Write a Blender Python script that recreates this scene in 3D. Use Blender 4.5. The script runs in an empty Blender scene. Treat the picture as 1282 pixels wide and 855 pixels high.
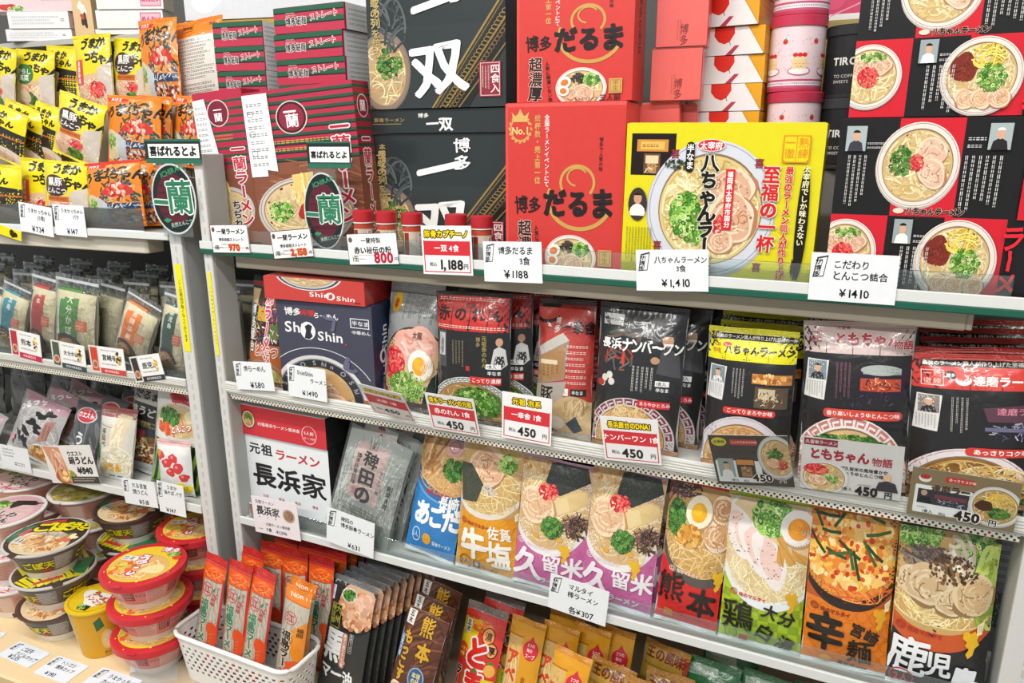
import bpy, math, random
import numpy as np
from mathutils import Matrix, Vector, geometry

random.seed(7)
SC = bpy.context.scene
COL = SC.collection
PI = math.pi

# ------------------------------------------------------------------ colour
def lin(h):
    if not isinstance(h, str):
        return np.array(h, float)
    h = h.lstrip('#')
    if len(h) == 3:
        h = ''.join(c * 2 for c in h)
    v = np.array([int(h[i:i + 2], 16) / 255 for i in (0, 2, 4)])
    return np.where(v <= .04045, v / 12.92, ((v + .055) / 1.055) ** 2.4)

# ------------------------------------------------------------------ materials (all procedural nodes)
def _mat(name):
    m = bpy.data.materials.new(name)
    m.use_nodes = True
    nt = m.node_tree
    return m, nt, nt.nodes, nt.links, nt.nodes['Principled BSDF']

def printed(name, rough, spec=.5, bump=0, bscale=60, coat=0, metal=0, vary=.05):
    """inked surface: the ink colour comes with the mesh, grain and wrinkles from noise nodes"""
    m, nt, N, L, b = _mat(name)
    at = N.new('ShaderNodeAttribute'); at.attribute_name = 'Ink'
    tc = N.new('ShaderNodeTexCoord')
    nz = N.new('ShaderNodeTexNoise'); nz.inputs['Scale'].default_value = 90; nz.inputs['Detail'].default_value = 3
    L.new(tc.outputs['Object'], nz.inputs['Vector'])
    mr = N.new('ShaderNodeMapRange')
    mr.inputs['To Min'].default_value = 1 - vary; mr.inputs['To Max'].default_value = 1 + vary
    L.new(nz.outputs['Fac'], mr.inputs['Value'])
    mx = N.new('ShaderNodeVectorMath'); mx.operation = 'SCALE'
    L.new(at.outputs['Color'], mx.inputs[0]); L.new(mr.outputs['Result'], mx.inputs['Scale'])
    L.new(mx.outputs['Vector'], b.inputs['Base Color'])
    b.inputs['Roughness'].default_value = rough
    b.inputs['Specular IOR Level'].default_value = spec
    b.inputs['Coat Weight'].default_value = coat
    b.inputs['Coat Roughness'].default_value = .08
    b.inputs['Metallic'].default_value = metal
    if bump:
        n2 = N.new('ShaderNodeTexNoise'); n2.inputs['Scale'].default_value = bscale
        n2.inputs['Detail'].default_value = 2; n2.inputs['Distortion'].default_value = 1.2
        L.new(tc.outputs['Object'], n2.inputs['Vector'])
        bp = N.new('ShaderNodeBump'); bp.inputs['Strength'].default_value = bump; bp.inputs['Distance'].default_value = .005
        L.new(n2.outputs['Fac'], bp.inputs['Height'])
        L.new(bp.outputs['Normal'], b.inputs['Normal'])
        L.new(bp.outputs['Normal'], b.inputs['Coat Normal'])
    return m

def clear(name, tint='#ffffff', rough=.06, refl=.5, haze=0, bump=0, bscale=50):
    """thin clear film or sheet: sees through, mirrors by angle, a little milky"""
    m, nt, N, L, b = _mat(name)
    N.remove(b)
    out = [n for n in N if n.type == 'OUTPUT_MATERIAL'][0]
    tr = N.new('ShaderNodeBsdfTransparent'); tr.inputs['Color'].default_value = (*lin(tint), 1)
    gl = N.new('ShaderNodeBsdfGlossy'); gl.inputs['Roughness'].default_value = rough
    df = N.new('ShaderNodeBsdfDiffuse'); df.inputs['Color'].default_value = (.85, .87, .87, 1)
    fr = N.new('ShaderNodeFresnel'); fr.inputs['IOR'].default_value = 1.35
    mu = N.new('ShaderNodeMath'); mu.operation = 'MULTIPLY'; mu.inputs[1].default_value = refl
    L.new(fr.outputs['Fac'], mu.inputs[0])
    m1 = N.new('ShaderNodeMixShader'); m2 = N.new('ShaderNodeMixShader')
    m1.inputs['Fac'].default_value = haze
    L.new(tr.outputs[0], m1.inputs[1]); L.new(df.outputs[0], m1.inputs[2])
    L.new(mu.outputs[0], m2.inputs['Fac']); L.new(m1.outputs[0], m2.inputs[1]); L.new(gl.outputs[0], m2.inputs[2])
    L.new(m2.outputs[0], out.inputs['Surface'])
    if bump:
        tc = N.new('ShaderNodeTexCoord')
        n2 = N.new('ShaderNodeTexNoise'); n2.inputs['Scale'].default_value = bscale; n2.inputs['Distortion'].default_value = 1.5
        L.new(tc.outputs['Object'], n2.inputs['Vector'])
        bp = N.new('ShaderNodeBump'); bp.inputs['Strength'].default_value = bump; bp.inputs['Distance'].default_value = .006
        L.new(n2.outputs['Fac'], bp.inputs['Height'])
        for s in (gl, fr):
            L.new(bp.outputs['Normal'], s.inputs['Normal'])
    return m

CARD = printed('printed_card', .5, .4)
WRAP = printed('shrink_wrapped_card', .3, .5, .05, 30, coat=.35)
FILM = printed('printed_film', .3, .5, .34, 34, coat=.45)
SATIN = printed('satin_film', .42, .4, .16, 45)
SHINY = printed('crimped_foil', .25, .55, .4, 90, coat=.3)
PAPER = printed('plain_paper', .8, .2)
GLOSS = printed('laminated_card', .3, .4)
PLASTIC = printed('moulded_plastic', .38, .45)
STEEL = printed('painted_steel', .45, .4, .03, 400, vary=.03)
WOOD = printed('pale_board', .5, .3, .03, 20, vary=.05)
SLEEVE = clear('clear_sleeve', '#fbfdfd', .05, .5, .0)
ACRYL = clear('acrylic_sheet', '#f4fafa', .03, .9, .05)
GLASSY = clear('green_edge_glass', '#e4f2ec', .03, 1, .02)
POUCH = clear('clear_pouch_film', '#fbfdfd', .1, 1.0, .06, .5, 45)
MILKY = clear('milky_pouch_film', '#f4f8f8', .16, 1.0, .16, .5, 55)

# ------------------------------------------------------------------ triangle bucket -> one mesh object
def rep(c, k):
    c = lin(c) if isinstance(c, str) else np.asarray(c, float)
    return np.tile(c, (k, 1)) if c.ndim == 1 else c

class G:
    def __init__(s):
        s.P = []; s.N = []; s.C = []
    def tris(s, P, C, N=None):
        P = np.asarray(P, float)
        if len(P) == 0:
            return s
        C = rep(C, len(P))
        if N is None:
            n = np.cross(P[:, 1] - P[:, 0], P[:, 2] - P[:, 0])
            n /= np.maximum(np.linalg.norm(n, axis=1, keepdims=True), 1e-12)
            N = np.repeat(n[:, None], 3, 1)
        s.P.append(P); s.N.append(N); s.C.append(C)
        return s
    def quads(s, Q, C, N=None):
        Q = np.asarray(Q, float); C = rep(C, len(Q))
        T = np.concatenate([Q[:, [0, 1, 2]], Q[:, [0, 2, 3]]])
        if N is not None:
            N = np.concatenate([N[:, [0, 1, 2]], N[:, [0, 2, 3]]])
        return s.tris(T, np.concatenate([C, C]), N)
    def box(s, x0, y0, z0, x1, y1, z1, c, r=.0012):
        """bevelled box; c is one colour or a dict of front/back/left/right/top/bottom"""
        r = min(r, (x1 - x0) * .4, (y1 - y0) * .4, (z1 - z0) * .4)
        d = c if isinstance(c, dict) else {}
        base = d.get('all', '#888') if isinstance(c, dict) else c
        lo = (x0, y0, z0); hi = (x1, y1, z1)
        names = {(0, 0): 'left', (0, 1): 'right', (1, 0): 'front', (1, 1): 'back', (2, 0): 'bottom', (2, 1): 'top'}
        for ax in range(3):
            a, b = (ax + 1) % 3, (ax + 2) % 3
            for sd in (0, 1):
                q = []
                for (p, w) in ((0, 0), (1, 0), (1, 1), (0, 1)):
                    v = [0, 0, 0]
                    v[ax] = hi[ax] if sd else lo[ax]
                    v[a] = (hi[a] - r) if p else (lo[a] + r)
                    v[b] = (hi[b] - r) if w else (lo[b] + r)
                    q.append(v)
                if not sd:
                    q = q[::-1]
                s.quads([q], d.get(names[(ax, sd)], base))
        for ax in range(3):                      # edge bevels
            a, b = (ax + 1) % 3, (ax + 2) % 3
            for sa in (0, 1):
                for sb in (0, 1):
                    def pt(t, onA):
                        v = [0, 0, 0]
                        v[ax] = (hi[ax] - r) if t else (lo[ax] + r)
                        A = hi[a] if sa else lo[a]; B = hi[b] if sb else lo[b]
                        if onA: B += -r if sb else r
                        else: A += -r if sa else r
                        v[a] = A; v[b] = B
                        return v
                    q = [pt(0, 1), pt(0, 0), pt(1, 0), pt(1, 1)]
                    if sa == sb: q = q[::-1]
                    q = q[::-1]
                    cc = d.get(names[(b, sb)], base)
                    s.quads([q], cc)
        for sx in (0, 1):
            for sy in (0, 1):
                for sz in (0, 1):
                    c0 = [hi[0] if sx else lo[0], hi[1] if sy else lo[1], hi[2] if sz else lo[2]]
                    ins = [c0[i] + (-r if (sx, sy, sz)[i] else r) for i in range(3)]
                    t = [[c0[0], ins[1], ins[2]], [ins[0], c0[1], ins[2]], [ins[0], ins[1], c0[2]]]
                    if (sx + sy + sz) % 2 == 0: t = t[::-1]
                    s.tris([t], base)
        return s
    def lathe(s, prof, c, seg=40, cx=0, cy=0, wob=None):
        """prof [(r,z)...] bottom to top outside; c one colour or a list per band"""
        th = np.linspace(0, 2 * PI, seg + 1)
        for i in range(len(prof) - 1):
            (r0, z0), (r1, z1) = prof[i], prof[i + 1]
            cc = c[i] if isinstance(c, (list, tuple)) and not isinstance(c[0], float) else c
            if cc is None: continue
            p0 = np.stack([cx + r0 * np.cos(th), cy + r0 * np.sin(th), np.full_like(th, z0)], 1)
            p1 = np.stack([cx + r1 * np.cos(th), cy + r1 * np.sin(th), np.full_like(th, z1)], 1)
            nr, nz = (z1 - z0), -(r1 - r0)
            l = math.hypot(nr, nz) or 1
            n = np.stack([np.cos(th) * nr / l, np.sin(th) * nr / l, np.full_like(th, nz / l)], 1)
            s.quads(np.stack([p0[:-1], p0[1:], p1[1:], p1[:-1]], 1), cc, np.stack([n[:-1], n[1:], n[1:], n[:-1]], 1))
        return s
    def tube(s, pts, r, c, seg=10):
        pts = [Vector(p) for p in pts]; rings = []
        for i, p in enumerate(pts):
            d = (pts[min(i + 1, len(pts) - 1)] - pts[max(i - 1, 0)]).normalized()
            u = d.orthogonal().normalized(); v = d.cross(u)
            rings.append(([p + (u * math.cos(a) + v * math.sin(a)) * r for a in np.linspace(0, 2 * PI, seg + 1)], [u * math.cos(a) + v * math.sin(a) for a in np.linspace(0, 2 * PI, seg + 1)]))
        for (a, na), (b, nb) in zip(rings, rings[1:]):
            for k in range(seg):
                s.quads([[a[k], a[k + 1], b[k + 1], b[k]]], c, np.array([[na[k], na[k + 1], nb[k + 1], nb[k]]]))
        return s
    def surf(s, fn, us, vs, c, flip=False):
        """grid over a surface function fn(U,V)->(n,3); colour may be a function of (u,v) centres"""
        U, V = np.meshgrid(us, vs)
        P = fn(U.ravel(), V.ravel()).reshape(*U.shape, 3)
        N = normals(fn, U.ravel(), V.ravel()).reshape(*U.shape, 3)
        q = np.stack([P[:-1, :-1], P[:-1, 1:], P[1:, 1:], P[1:, :-1]], 2).reshape(-1, 4, 3)
        n = np.stack([N[:-1, :-1], N[:-1, 1:], N[1:, 1:], N[1:, :-1]], 2).reshape(-1, 4, 3)
        if flip: q = q[:, ::-1]; n = -n[:, ::-1]
        if callable(c):
            c = c((U[:-1, :-1] + U[1:, 1:]).ravel() / 2, (V[:-1, :-1] + V[1:, 1:]).ravel() / 2)
        return s.quads(q, c, n)
    def art(s, a, W, fn=None, H=None, side='front', at=(0, 0, 0), maxedge=None, eps=.0001):
        """lay a printed artwork on a flat side (front / right / top) or on a surface function fn(x,z)"""
        T, C, Z = a.tris()
        if len(T) == 0: return s
        k = W / a.w
        if H:                                    # fit the side exactly
            T = T.copy(); T[..., 1] *= H / (a.h * k); ah = H / k
        else: ah = a.h
        if fn is None:
            X = (T[..., 0] - a.w / 2) * k; Y = (ah - T[..., 1]) * k; o = eps + Z * .001
            if side == 'front': P = np.stack([at[0] + X, at[1] - o, at[2] + Y], -1); n = (0, -1, 0)
            elif side == 'right': P = np.stack([at[0] + o, at[1] + X, at[2] + Y], -1); n = (1, 0, 0)
            elif side == 'left': P = np.stack([at[0] - o, at[1] - X, at[2] + Y], -1); n = (-1, 0, 0)
            else: P = np.stack([at[0] + X, at[1] + Y, at[2] + o], -1); n = (0, 0, 1)
            return s.tris(P, C, np.broadcast_to(np.array(n, float), P.shape))
        if maxedge:
            T, C, Z = subdivide(T, C, Z, maxedge / k)
        X = (T[..., 0] - a.w / 2) * k; Y = (ah - T[..., 1]) * k
        p = fn(X.ravel(), Y.ravel()); n = normals(fn, X.ravel(), Y.ravel())
        P = (p + n * (eps + Z.ravel() * .001)[:, None]).reshape(-1, 3, 3)
        return s.tris(P, C, n.reshape(-1, 3, 3))
    def build(s, name, mat, parent=None, M=None):
        P = np.concatenate(s.P).reshape(-1, 3); N = np.concatenate(s.N).reshape(-1, 3); C = np.repeat(np.concatenate(s.C), 3, 0)
        # weld vertices that share place, normal and colour
        key = np.concatenate([np.round(P, 7), np.round(N, 3), np.round(C, 3)], 1)
        _, first, inv = np.unique(np.ascontiguousarray(key).view([('', key.dtype)] * 9).ravel(), return_index=True, return_inverse=True)
        F = inv.reshape(-1, 3)
        F = F[(F[:, 0] != F[:, 1]) & (F[:, 1] != F[:, 2]) & (F[:, 0] != F[:, 2])]
        P, N, C = P[first], N[first], C[first]
        me = bpy.data.meshes.new(name)
        me.vertices.add(len(P)); me.vertices.foreach_set('co', P.astype(np.float32).ravel())
        me.loops.add(len(F) * 3); me.loops.foreach_set('vertex_index', F.astype(np.int32).ravel())
        me.polygons.add(len(F)); me.polygons.foreach_set('loop_start', np.arange(0, len(F) * 3, 3, dtype=np.int32))
        me.update(calc_edges=True)
        ca = me.color_attributes.new('Ink', 'FLOAT_COLOR', 'POINT')
        ca.data.foreach_set('color', np.concatenate([np.clip(C, 0, 1), np.ones((len(C), 1))], 1).astype(np.float32).ravel())
        me.polygons.foreach_set('use_smooth', np.ones(len(F), bool))
        me.normals_split_custom_set_from_vertices(N.astype(np.float32))
        me.materials.append(mat)
        o = bpy.data.objects.new(name, me); COL.objects.link(o)
        if parent: o.parent = parent
        if M is not None: o.matrix_world = M
        return o

def normals(fn, x, z, e=.0004):
    a = fn(x + e, z) - fn(x - e, z); b = fn(x, z + e) - fn(x, z - e)
    n = np.cross(a, b)
    return n / np.maximum(np.linalg.norm(n, axis=1, keepdims=True), 1e-12)

def subdivide(T, C, Z, L):
    for _ in range(9):
        e = np.stack([np.linalg.norm(T[:, (i + 1) % 3] - T[:, i], axis=1) for i in range(3)], 1)
        k = e.argmax(1); big = e.max(1) > L
        if not big.any(): break
        Tb, Cb, Zb, kb = T[big], C[big], Z[big], k[big]
        r = np.arange(len(Tb)); A = Tb[r, kb]; B = Tb[r, (kb + 1) % 3]; D = Tb[r, (kb + 2) % 3]; M = (A + B) / 2
        T = np.concatenate([T[~big], np.stack([A, M, D], 1), np.stack([M, B, D], 1)])
        C = np.concatenate([C[~big], Cb, Cb]); Z = np.concatenate([Z[~big], Zb, Zb])
    return T, C, Z

# ------------------------------------------------------------------ lettering
_gl = {}
def glyph(ch, b):
    k = (ch, round(b, 3))
    if k not in _gl:
        cu = bpy.data.curves.new('g', 'FONT'); cu.body = ch; cu.offset = b; cu.resolution_u = 3
        ob = bpy.data.objects.new('g', cu); COL.objects.link(ob)
        dg = bpy.context.evaluated_depsgraph_get()
        me = bpy.data.meshes.new_from_object(ob.evaluated_get(dg))
        co = np.array([v.co[:2] for v in me.vertices]).reshape(-1, 2)
        me.calc_loop_triangles()
        F = np.array([t.vertices[:] for t in me.loop_triangles], int).reshape(-1, 3)
        T = co[F] if len(F) else np.zeros((0, 3, 2))
        bpy.data.objects.remove(ob); bpy.data.curves.remove(cu); bpy.data.meshes.remove(me)
        wide = ord(ch) > 0x2000
        adv = 1.0 if wide else ((co[:, 0].max() + .07) if len(co) else .3)
        _gl[k] = (T, adv)
    return _gl[k]

class Art:
    """flat printed artwork: x 0..w to the right, y 0..h downward, each call a layer above the last"""
    def __init__(s, h=100, w=100, bg=None, seed=3):
        s.w = w; s.h = h; s.z = 0.0; s.L = []; s.rs = np.random.RandomState(seed); s.bg = bg
        if bg: s.rect(0, 0, w, h, bg)
    def tris(s):
        if not s.L: return np.zeros((0, 3, 2)), np.zeros((0, 3)), np.zeros((0, 3))
        return np.concatenate([l[0] for l in s.L]), np.concatenate([l[1] for l in s.L]), np.concatenate([l[2] for l in s.L])
    def crop(s, y0, y1):
        """copy that keeps only the band y0..y1"""
        b = Art(s.h, s.w); b.rs = s.rs
        for T, C, Z in s.L:
            lo, hi = T[..., 1].min(1), T[..., 1].max(1)
            full = (lo >= y0) & (hi <= y1); part = ~full & (hi > y0) & (lo < y1)
            nt, nc, nz = [T[full]], [C[full]], [Z[full]]
            for i in np.nonzero(part)[0]:
                p = clip(T[i] - np.array([0, y0]), s.w, y1 - y0)
                for j in range(1, len(p) - 1):
                    nt.append(np.array([[p[0], p[j], p[j + 1]]]) + np.array([0, y0])); nc.append(C[i:i + 1]); nz.append(Z[i:i + 1])
            b.L.append((np.concatenate(nt), np.concatenate(nc), np.concatenate(nz)))
        return b
    def add(s, T, C, Z=None, step=.016):
        T = np.asarray(T, float)
        if len(T) == 0: return s
        C = rep(C, len(T)); Z = np.zeros(len(T)) if Z is None else np.asarray(Z)
        ins = (T[..., 0] >= 0) & (T[..., 0] <= s.w) & (T[..., 1] >= 0) & (T[..., 1] <= s.h)
        full = ins.all(1)
        out = ((T[..., 0].max(1) <= 0) | (T[..., 0].min(1) >= s.w) | (T[..., 1].max(1) <= 0) | (T[..., 1].min(1) >= s.h))
        part = ~full & ~out
        nt, nc, nz = [T[full]], [C[full]], [Z[full]]
        for i in np.nonzero(part)[0]:
            p = clip(T[i], s.w, s.h)
            for j in range(1, len(p) - 1):
                nt.append(np.array([[p[0], p[j], p[j + 1]]])); nc.append(C[i:i + 1]); nz.append(Z[i:i + 1])
        T = np.concatenate(nt); C = np.concatenate(nc); Z = np.concatenate(nz)
        # face the viewer
        cr = (T[:, 1, 0] - T[:, 0, 0]) * (T[:, 2, 1] - T[:, 0, 1]) - (T[:, 1, 1] - T[:, 0, 1]) * (T[:, 2, 0] - T[:, 0, 0])
        fl = cr > 0
        T[fl] = T[fl][:, ::-1]
        s.z += step
        s.L.append((T, C, np.repeat((Z + s.z)[:, None], 3, 1)))
        if len(Z): s.z += float(Z.max())
        return s
    def poly(s, pts, c):
        pts = [tuple(p) for p in pts]
        tr = geometry.tessellate_polygon([[Vector((x, y, 0)) for x, y in pts]])
        return s.add(np.array([[pts[i] for i in t] for t in tr], float).reshape(-1, 3, 2), c)
    def rect(s, x0, y0, x1, y1, c, r=0):
        if r:
            p = []
            for (cx, cy, a) in ((x1 - r, y0 + r, -90), (x1 - r, y1 - r, 0), (x0 + r, y1 - r, 90), (x0 + r, y0 + r, 180)):
                p += [(cx + r * math.cos(math.radians(a + t)), cy + r * math.sin(math.radians(a + t))) for t in (0, 30, 60, 90)]
            return s.poly(p, c)
        return s.add([[(x0, y0), (x1, y0), (x1, y1)], [(x0, y0), (x1, y1), (x0, y1)]], c)
    def frame(s, x0, y0, x1, y1, c, t=1):
        for q in ((x0, y0, x1, y0 + t), (x0, y1 - t, x1, y1), (x0, y0, x0 + t, y1), (x1 - t, y0, x1, y1)):
            s.rect(*q, c)
        return s
    def line(s, pts, c, t=1):
        P = np.array(pts, float); T = []
        for a, b in zip(P, P[1:]):
            d = b - a; n = np.array([-d[1], d[0]]) / (np.linalg.norm(d) or 1) * t / 2; e = d / (np.linalg.norm(d) or 1) * t * .3
            T += [[a - e + n, b + e + n, b + e - n], [a - e + n, b + e - n, a - e - n]]
        return s.add(T, c)
    def ell(s, cx, cy, rx, ry=None, c='#fff', a0=0, a1=360, n=44, rot=0):
        ry = rx if ry is None else ry
        t = np.radians(np.linspace(a0, a1, n)); x = rx * np.cos(t); y = ry * np.sin(t)
        r = math.radians(rot); X = cx + x * math.cos(r) - y * math.sin(r); Y = cy + x * math.sin(r) + y * math.cos(r)
        p = np.stack([X, Y], 1); ctr = np.broadcast_to(np.array([cx, cy]), p[:-1].shape)
        return s.add(np.stack([ctr, p[:-1], p[1:]], 1), c)
    def ring(s, cx, cy, rx, ry, t, c, a0=0, a1=360, n=48):
        th = np.radians(np.linspace(a0, a1, n)); cs, sn = np.cos(th), np.sin(th)
        o = np.stack([cx + rx * cs, cy + ry * sn], 1); i = np.stack([cx + (rx - t) * cs, cy + (ry - t) * sn], 1)
        return s.add(np.concatenate([np.stack([o[:-1], o[1:], i[1:]], 1), np.stack([o[:-1], i[1:], i[:-1]], 1)]), c)
    def blob(s, cx, cy, rx, ry, c, rough=.12, rot=0, n=30):
        th = np.linspace(0, 2 * PI, n, endpoint=False)
        f = 1 + rough * (s.rs.uniform(-1, 1) * np.sin(2 * th + s.rs.uniform(0, 6)) + s.rs.uniform(-1, 1) * np.sin(3 * th + s.rs.uniform(0, 6)) + .7 * s.rs.uniform(-1, 1) * np.sin(5 * th + s.rs.uniform(0, 6)))
        x = rx * np.cos(th) * f; y = ry * np.sin(th) * f; r = math.radians(rot)
        p = np.stack([cx + x * math.cos(r) - y * math.sin(r), cy + x * math.sin(r) + y * math.cos(r)], 1)
        q = np.roll(p, -1, 0)
        return s.add(np.stack([np.broadcast_to(np.array([cx, cy], float), p.shape), p, q], 1), c)
    # -------- text
    def t(s, txt, x, y, size, c='#111', v=0, b=.014, o=None, ow=.07, r=0, sx=1, sp=1.0, w=0, mid=0):
        """v=0: x left (mid=1: centre), y centre line; v=1: x centre, y top.  w: brush wobble"""
        T = []; pos = 0
        if mid and not v:
            tot = sum(glyph(ch, b)[1] for ch in txt) * size * sp * sx
            x -= tot / 2 * math.cos(math.radians(r)); y -= tot / 2 * math.sin(math.radians(r))
        kan = lambda ch: ord(ch) >= 0x4e00 and ord(ch) < 0xff00
        thick = []
        for ch in txt:
            g, adv = glyph(ch, 0 if kan(ch) else min(b, .018))
            if len(g):
                if kan(ch) and b > .008: thick.append((len(T), min(b, .036) * min(1, 62 / len(g))))
                elif b > .022: thick.append((len(T), b - .016))
                q = np.stack([g[..., 0], .37 - g[..., 1]], -1).copy()
                if v:
                    q[..., 0] -= adv / 2
                    if ch in 'ー～~':
                        q = np.stack([-q[..., 1], q[..., 0]], -1)
                    q[..., 0] *= sx
                    q[..., 1] += .5 + pos
                else:
                    q[..., 0] = (q[..., 0] + pos) * sx
                if w:
                    ph = s.rs.uniform(0, 6, 4); c0 = np.array([pos * sx + .5 * sx, 0]) if not v else np.array([0, pos + .5])
                    d = q - c0
                    a = s.rs.uniform(-1, 1) * w * .9; k = 1 + s.rs.uniform(-1, 1) * w
                    d = np.stack([d[..., 0] * math.cos(a) - d[..., 1] * math.sin(a), d[..., 0] * math.sin(a) + d[..., 1] * math.cos(a)], -1) * k
                    d[..., 0] += w * .22 * np.sin(d[..., 1] * 7 + ph[0]) + w * .1 * np.sin(d[..., 1] * 17 + ph[1])
                    d[..., 1] += w * .22 * np.sin(d[..., 0] * 7 + ph[2]) + w * .1 * np.sin(d[..., 0] * 17 + ph[3])
                    q = d + c0
                T.append(q)
            pos += adv * sp
        if not T: return s
        ZZ = [np.zeros(len(q)) for q in T]
        for i, e in thick:                       # heavier strokes: shifted copies, each a hair above the last
            n0 = len(T[i])
            T[i] = np.concatenate([T[i] + np.array([math.cos(t), math.sin(t)]) * e for t in np.linspace(.4, 2 * PI + .4, 6, endpoint=False)])
            ZZ[i] = np.repeat(np.arange(6) * .004, n0)
        T = np.concatenate(T) * size; ZZ = np.concatenate(ZZ)
        a = math.radians(r)
        def put(D): return np.stack([x + D[..., 0] * math.cos(a) - D[..., 1] * math.sin(a), y + D[..., 0] * math.sin(a) + D[..., 1] * math.cos(a)], -1)
        if o:
            k = ow * size
            s.add(np.concatenate([put(T + np.array([math.cos(t), math.sin(t)]) * k) for t in np.linspace(0, 2 * PI, 8, endpoint=False)]), o, np.concatenate([ZZ + .004 * j for j in range(8)]))
        return s.add(put(T), c, ZZ)
    def fine(s, x0, y0, x1, y1, n, c='#333', v=0, t=.45, gap=.16):
        """rows of print too small to read: broken thin strokes"""
        T = []
        for i in range(n):
            f = (i + .5) / n; p = 0.0; Ln = (y1 - y0) if v else (x1 - x0)
            end = Ln * s.rs.uniform(.72, 1)
            th = ((x1 - x0) if v else (y1 - y0)) / n * t
            while p < end:
                l = th * s.rs.uniform(.7, 1.3); h = th * s.rs.uniform(.35, .5)
                for k in (-.32, .32):
                    if v:
                        cx = x0 + (x1 - x0) * f + k * th * .9; a = (cx - h * .3, y0 + p, cx + h * .3, y0 + min(p + l, end))
                    else:
                        cy = y0 + (y1 - y0) * f + k * th * .9; a = (x0 + p, cy - h * .3, x0 + min(p + l, end), cy + h * .3)
                    T += [[(a[0], a[1]), (a[2], a[1]), (a[2], a[3])], [(a[0], a[1]), (a[2], a[3]), (a[0], a[3])]]
                p += l + th * gap * 2
        return s.add(T, c)
    # -------- food
    def cols(s, cs, n, j=.12):
        P = np.array([lin(c) if isinstance(c, str) else c for c in cs])
        return np.clip(P[s.rs.randint(0, len(P), n)] * s.rs.uniform(1 - j, 1 + j, (n, 1)), 0, 1)
    def strands(s, cx, cy, rx, ry, n, cs, w=.8, L=14, curl=1.2, k=9, ang=None, rim=.96):
        """n noodles (or strips) whose points stay inside an ellipse"""
        rs = s.rs
        a = rs.uniform(0, 2 * PI, n); q = np.sqrt(rs.uniform(0, 1, n)) * .93
        p = np.stack([q * np.cos(a), q * np.sin(a)], 1)
        th = rs.uniform(0, 2 * PI, n) if ang is None else math.radians(ang) + rs.normal(0, .25, n)
        cur = rs.normal(0, curl, n)
        pts = []; x = np.stack([cx + p[:, 0] * rx, cy + p[:, 1] * ry], 1)
        l = L * rs.uniform(.6, 1.2, n)
        for i in range(k + 1):
            pts.append(x.copy())
            th = th + cur / k + rs.normal(0, .06, n)
            x = x + np.stack([np.cos(th), np.sin(th)], 1) * (l / k)[:, None]
            e = np.stack([(x[:, 0] - cx) / rx, (x[:, 1] - cy) / ry], 1); m = np.linalg.norm(e, axis=1)
            o = m > rim
            x[o] = np.stack([cx + e[o, 0] / m[o] * rim * rx, cy + e[o, 1] / m[o] * rim * ry], 1)
        P = np.stack(pts, 1); d = np.gradient(P, axis=1); nn = np.stack([-d[..., 1], d[..., 0]], -1)
        nn /= np.maximum(np.linalg.norm(nn, axis=-1, keepdims=True), 1e-9)
        A = P + nn * w / 2; B = P - nn * w / 2; Mi = P + nn * w * .12
        T = np.concatenate([np.stack([A[:, :-1], A[:, 1:], B[:, 1:]], 2), np.stack([A[:, :-1], B[:, 1:], B[:, :-1]], 2)], 1).reshape(-1, 3, 2)
        C = np.repeat(s.cols(cs, n), 2 * k, 0); Z = np.repeat(np.arange(n) * (.16 / max(n, 60)), 2 * k)
        return s.add(T, C, Z)
    def bits(s, cx, cy, rx, ry, n, size, cs, kind='dot', asp=2.2, j=.15):
        """scatter: dot, ring (sliced scallion), bar, leaf"""
        rs = s.rs; a = rs.uniform(0, 2 * PI, n); q = np.sqrt(rs.uniform(0, 1, n))
        x = cx + q * np.cos(a) * rx; y = cy + q * np.sin(a) * ry
        sz = size * rs.uniform(.6, 1.3, n); r = rs.uniform(0, 2 * PI, n); C = s.cols(cs, n, j)
        Z = np.arange(n) * (.1 / max(n, 60))
        def pl(u, v):
            return np.stack([x[:, None] + (u * np.cos(r)[:, None] - v * np.sin(r)[:, None]) * sz[:, None], y[:, None] + (u * np.sin(r)[:, None] + v * np.cos(r)[:, None]) * sz[:, None]], -1)
        if kind == 'ring':
            t = np.linspace(0, 2 * PI, 9); f = rs.uniform(.55, 1, n)[:, None]
            o = pl(np.cos(t)[None] * np.ones((n, 1)), np.sin(t)[None] * f); i = pl(.5 * np.cos(t)[None] * np.ones((n, 1)), .5 * np.sin(t)[None] * f)
            T = np.concatenate([np.stack([o[:, :-1], o[:, 1:], i[:, 1:]], 2), np.stack([o[:, :-1], i[:, 1:], i[:, :-1]], 2)], 1); m = 16
        elif kind == 'bar':
            u = np.array([-asp, asp, asp, -asp])[None] * np.ones((n, 1)) * .5; v = np.array([-.5, -.5, .5, .5])[None] * np.ones((n, 1)) * .5
            p = pl(u, v); T = np.stack([p[:, [0, 1, 2]], p[:, [0, 2, 3]]], 1); m = 2
        elif kind == 'leaf':
            u = np.array([-asp, 0, asp, 0])[None] * np.ones((n, 1)) * .6; v = np.array([0, -.55, 0, .55])[None] * np.ones((n, 1))
            p = pl(u, v); T = np.stack([p[:, [0, 1, 2]], p[:, [0, 2, 3]]], 1); m = 2
        else:
            t = np.linspace(0, 2 * PI, 7)[:-1]; f = rs.uniform(.6, 1, n)[:, None]
            o = pl(np.cos(t)[None] * np.ones((n, 1)), np.sin(t)[None] * f)
            T = np.stack([o[:, [0, 1, 2]], o[:, [0, 2, 3]], o[:, [0, 3, 4]], o[:, [0, 4, 5]]], 1); m = 4
        return s.add(T.reshape(-1, 3, 2), np.repeat(C, m, 0), np.repeat(Z, m))
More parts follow.
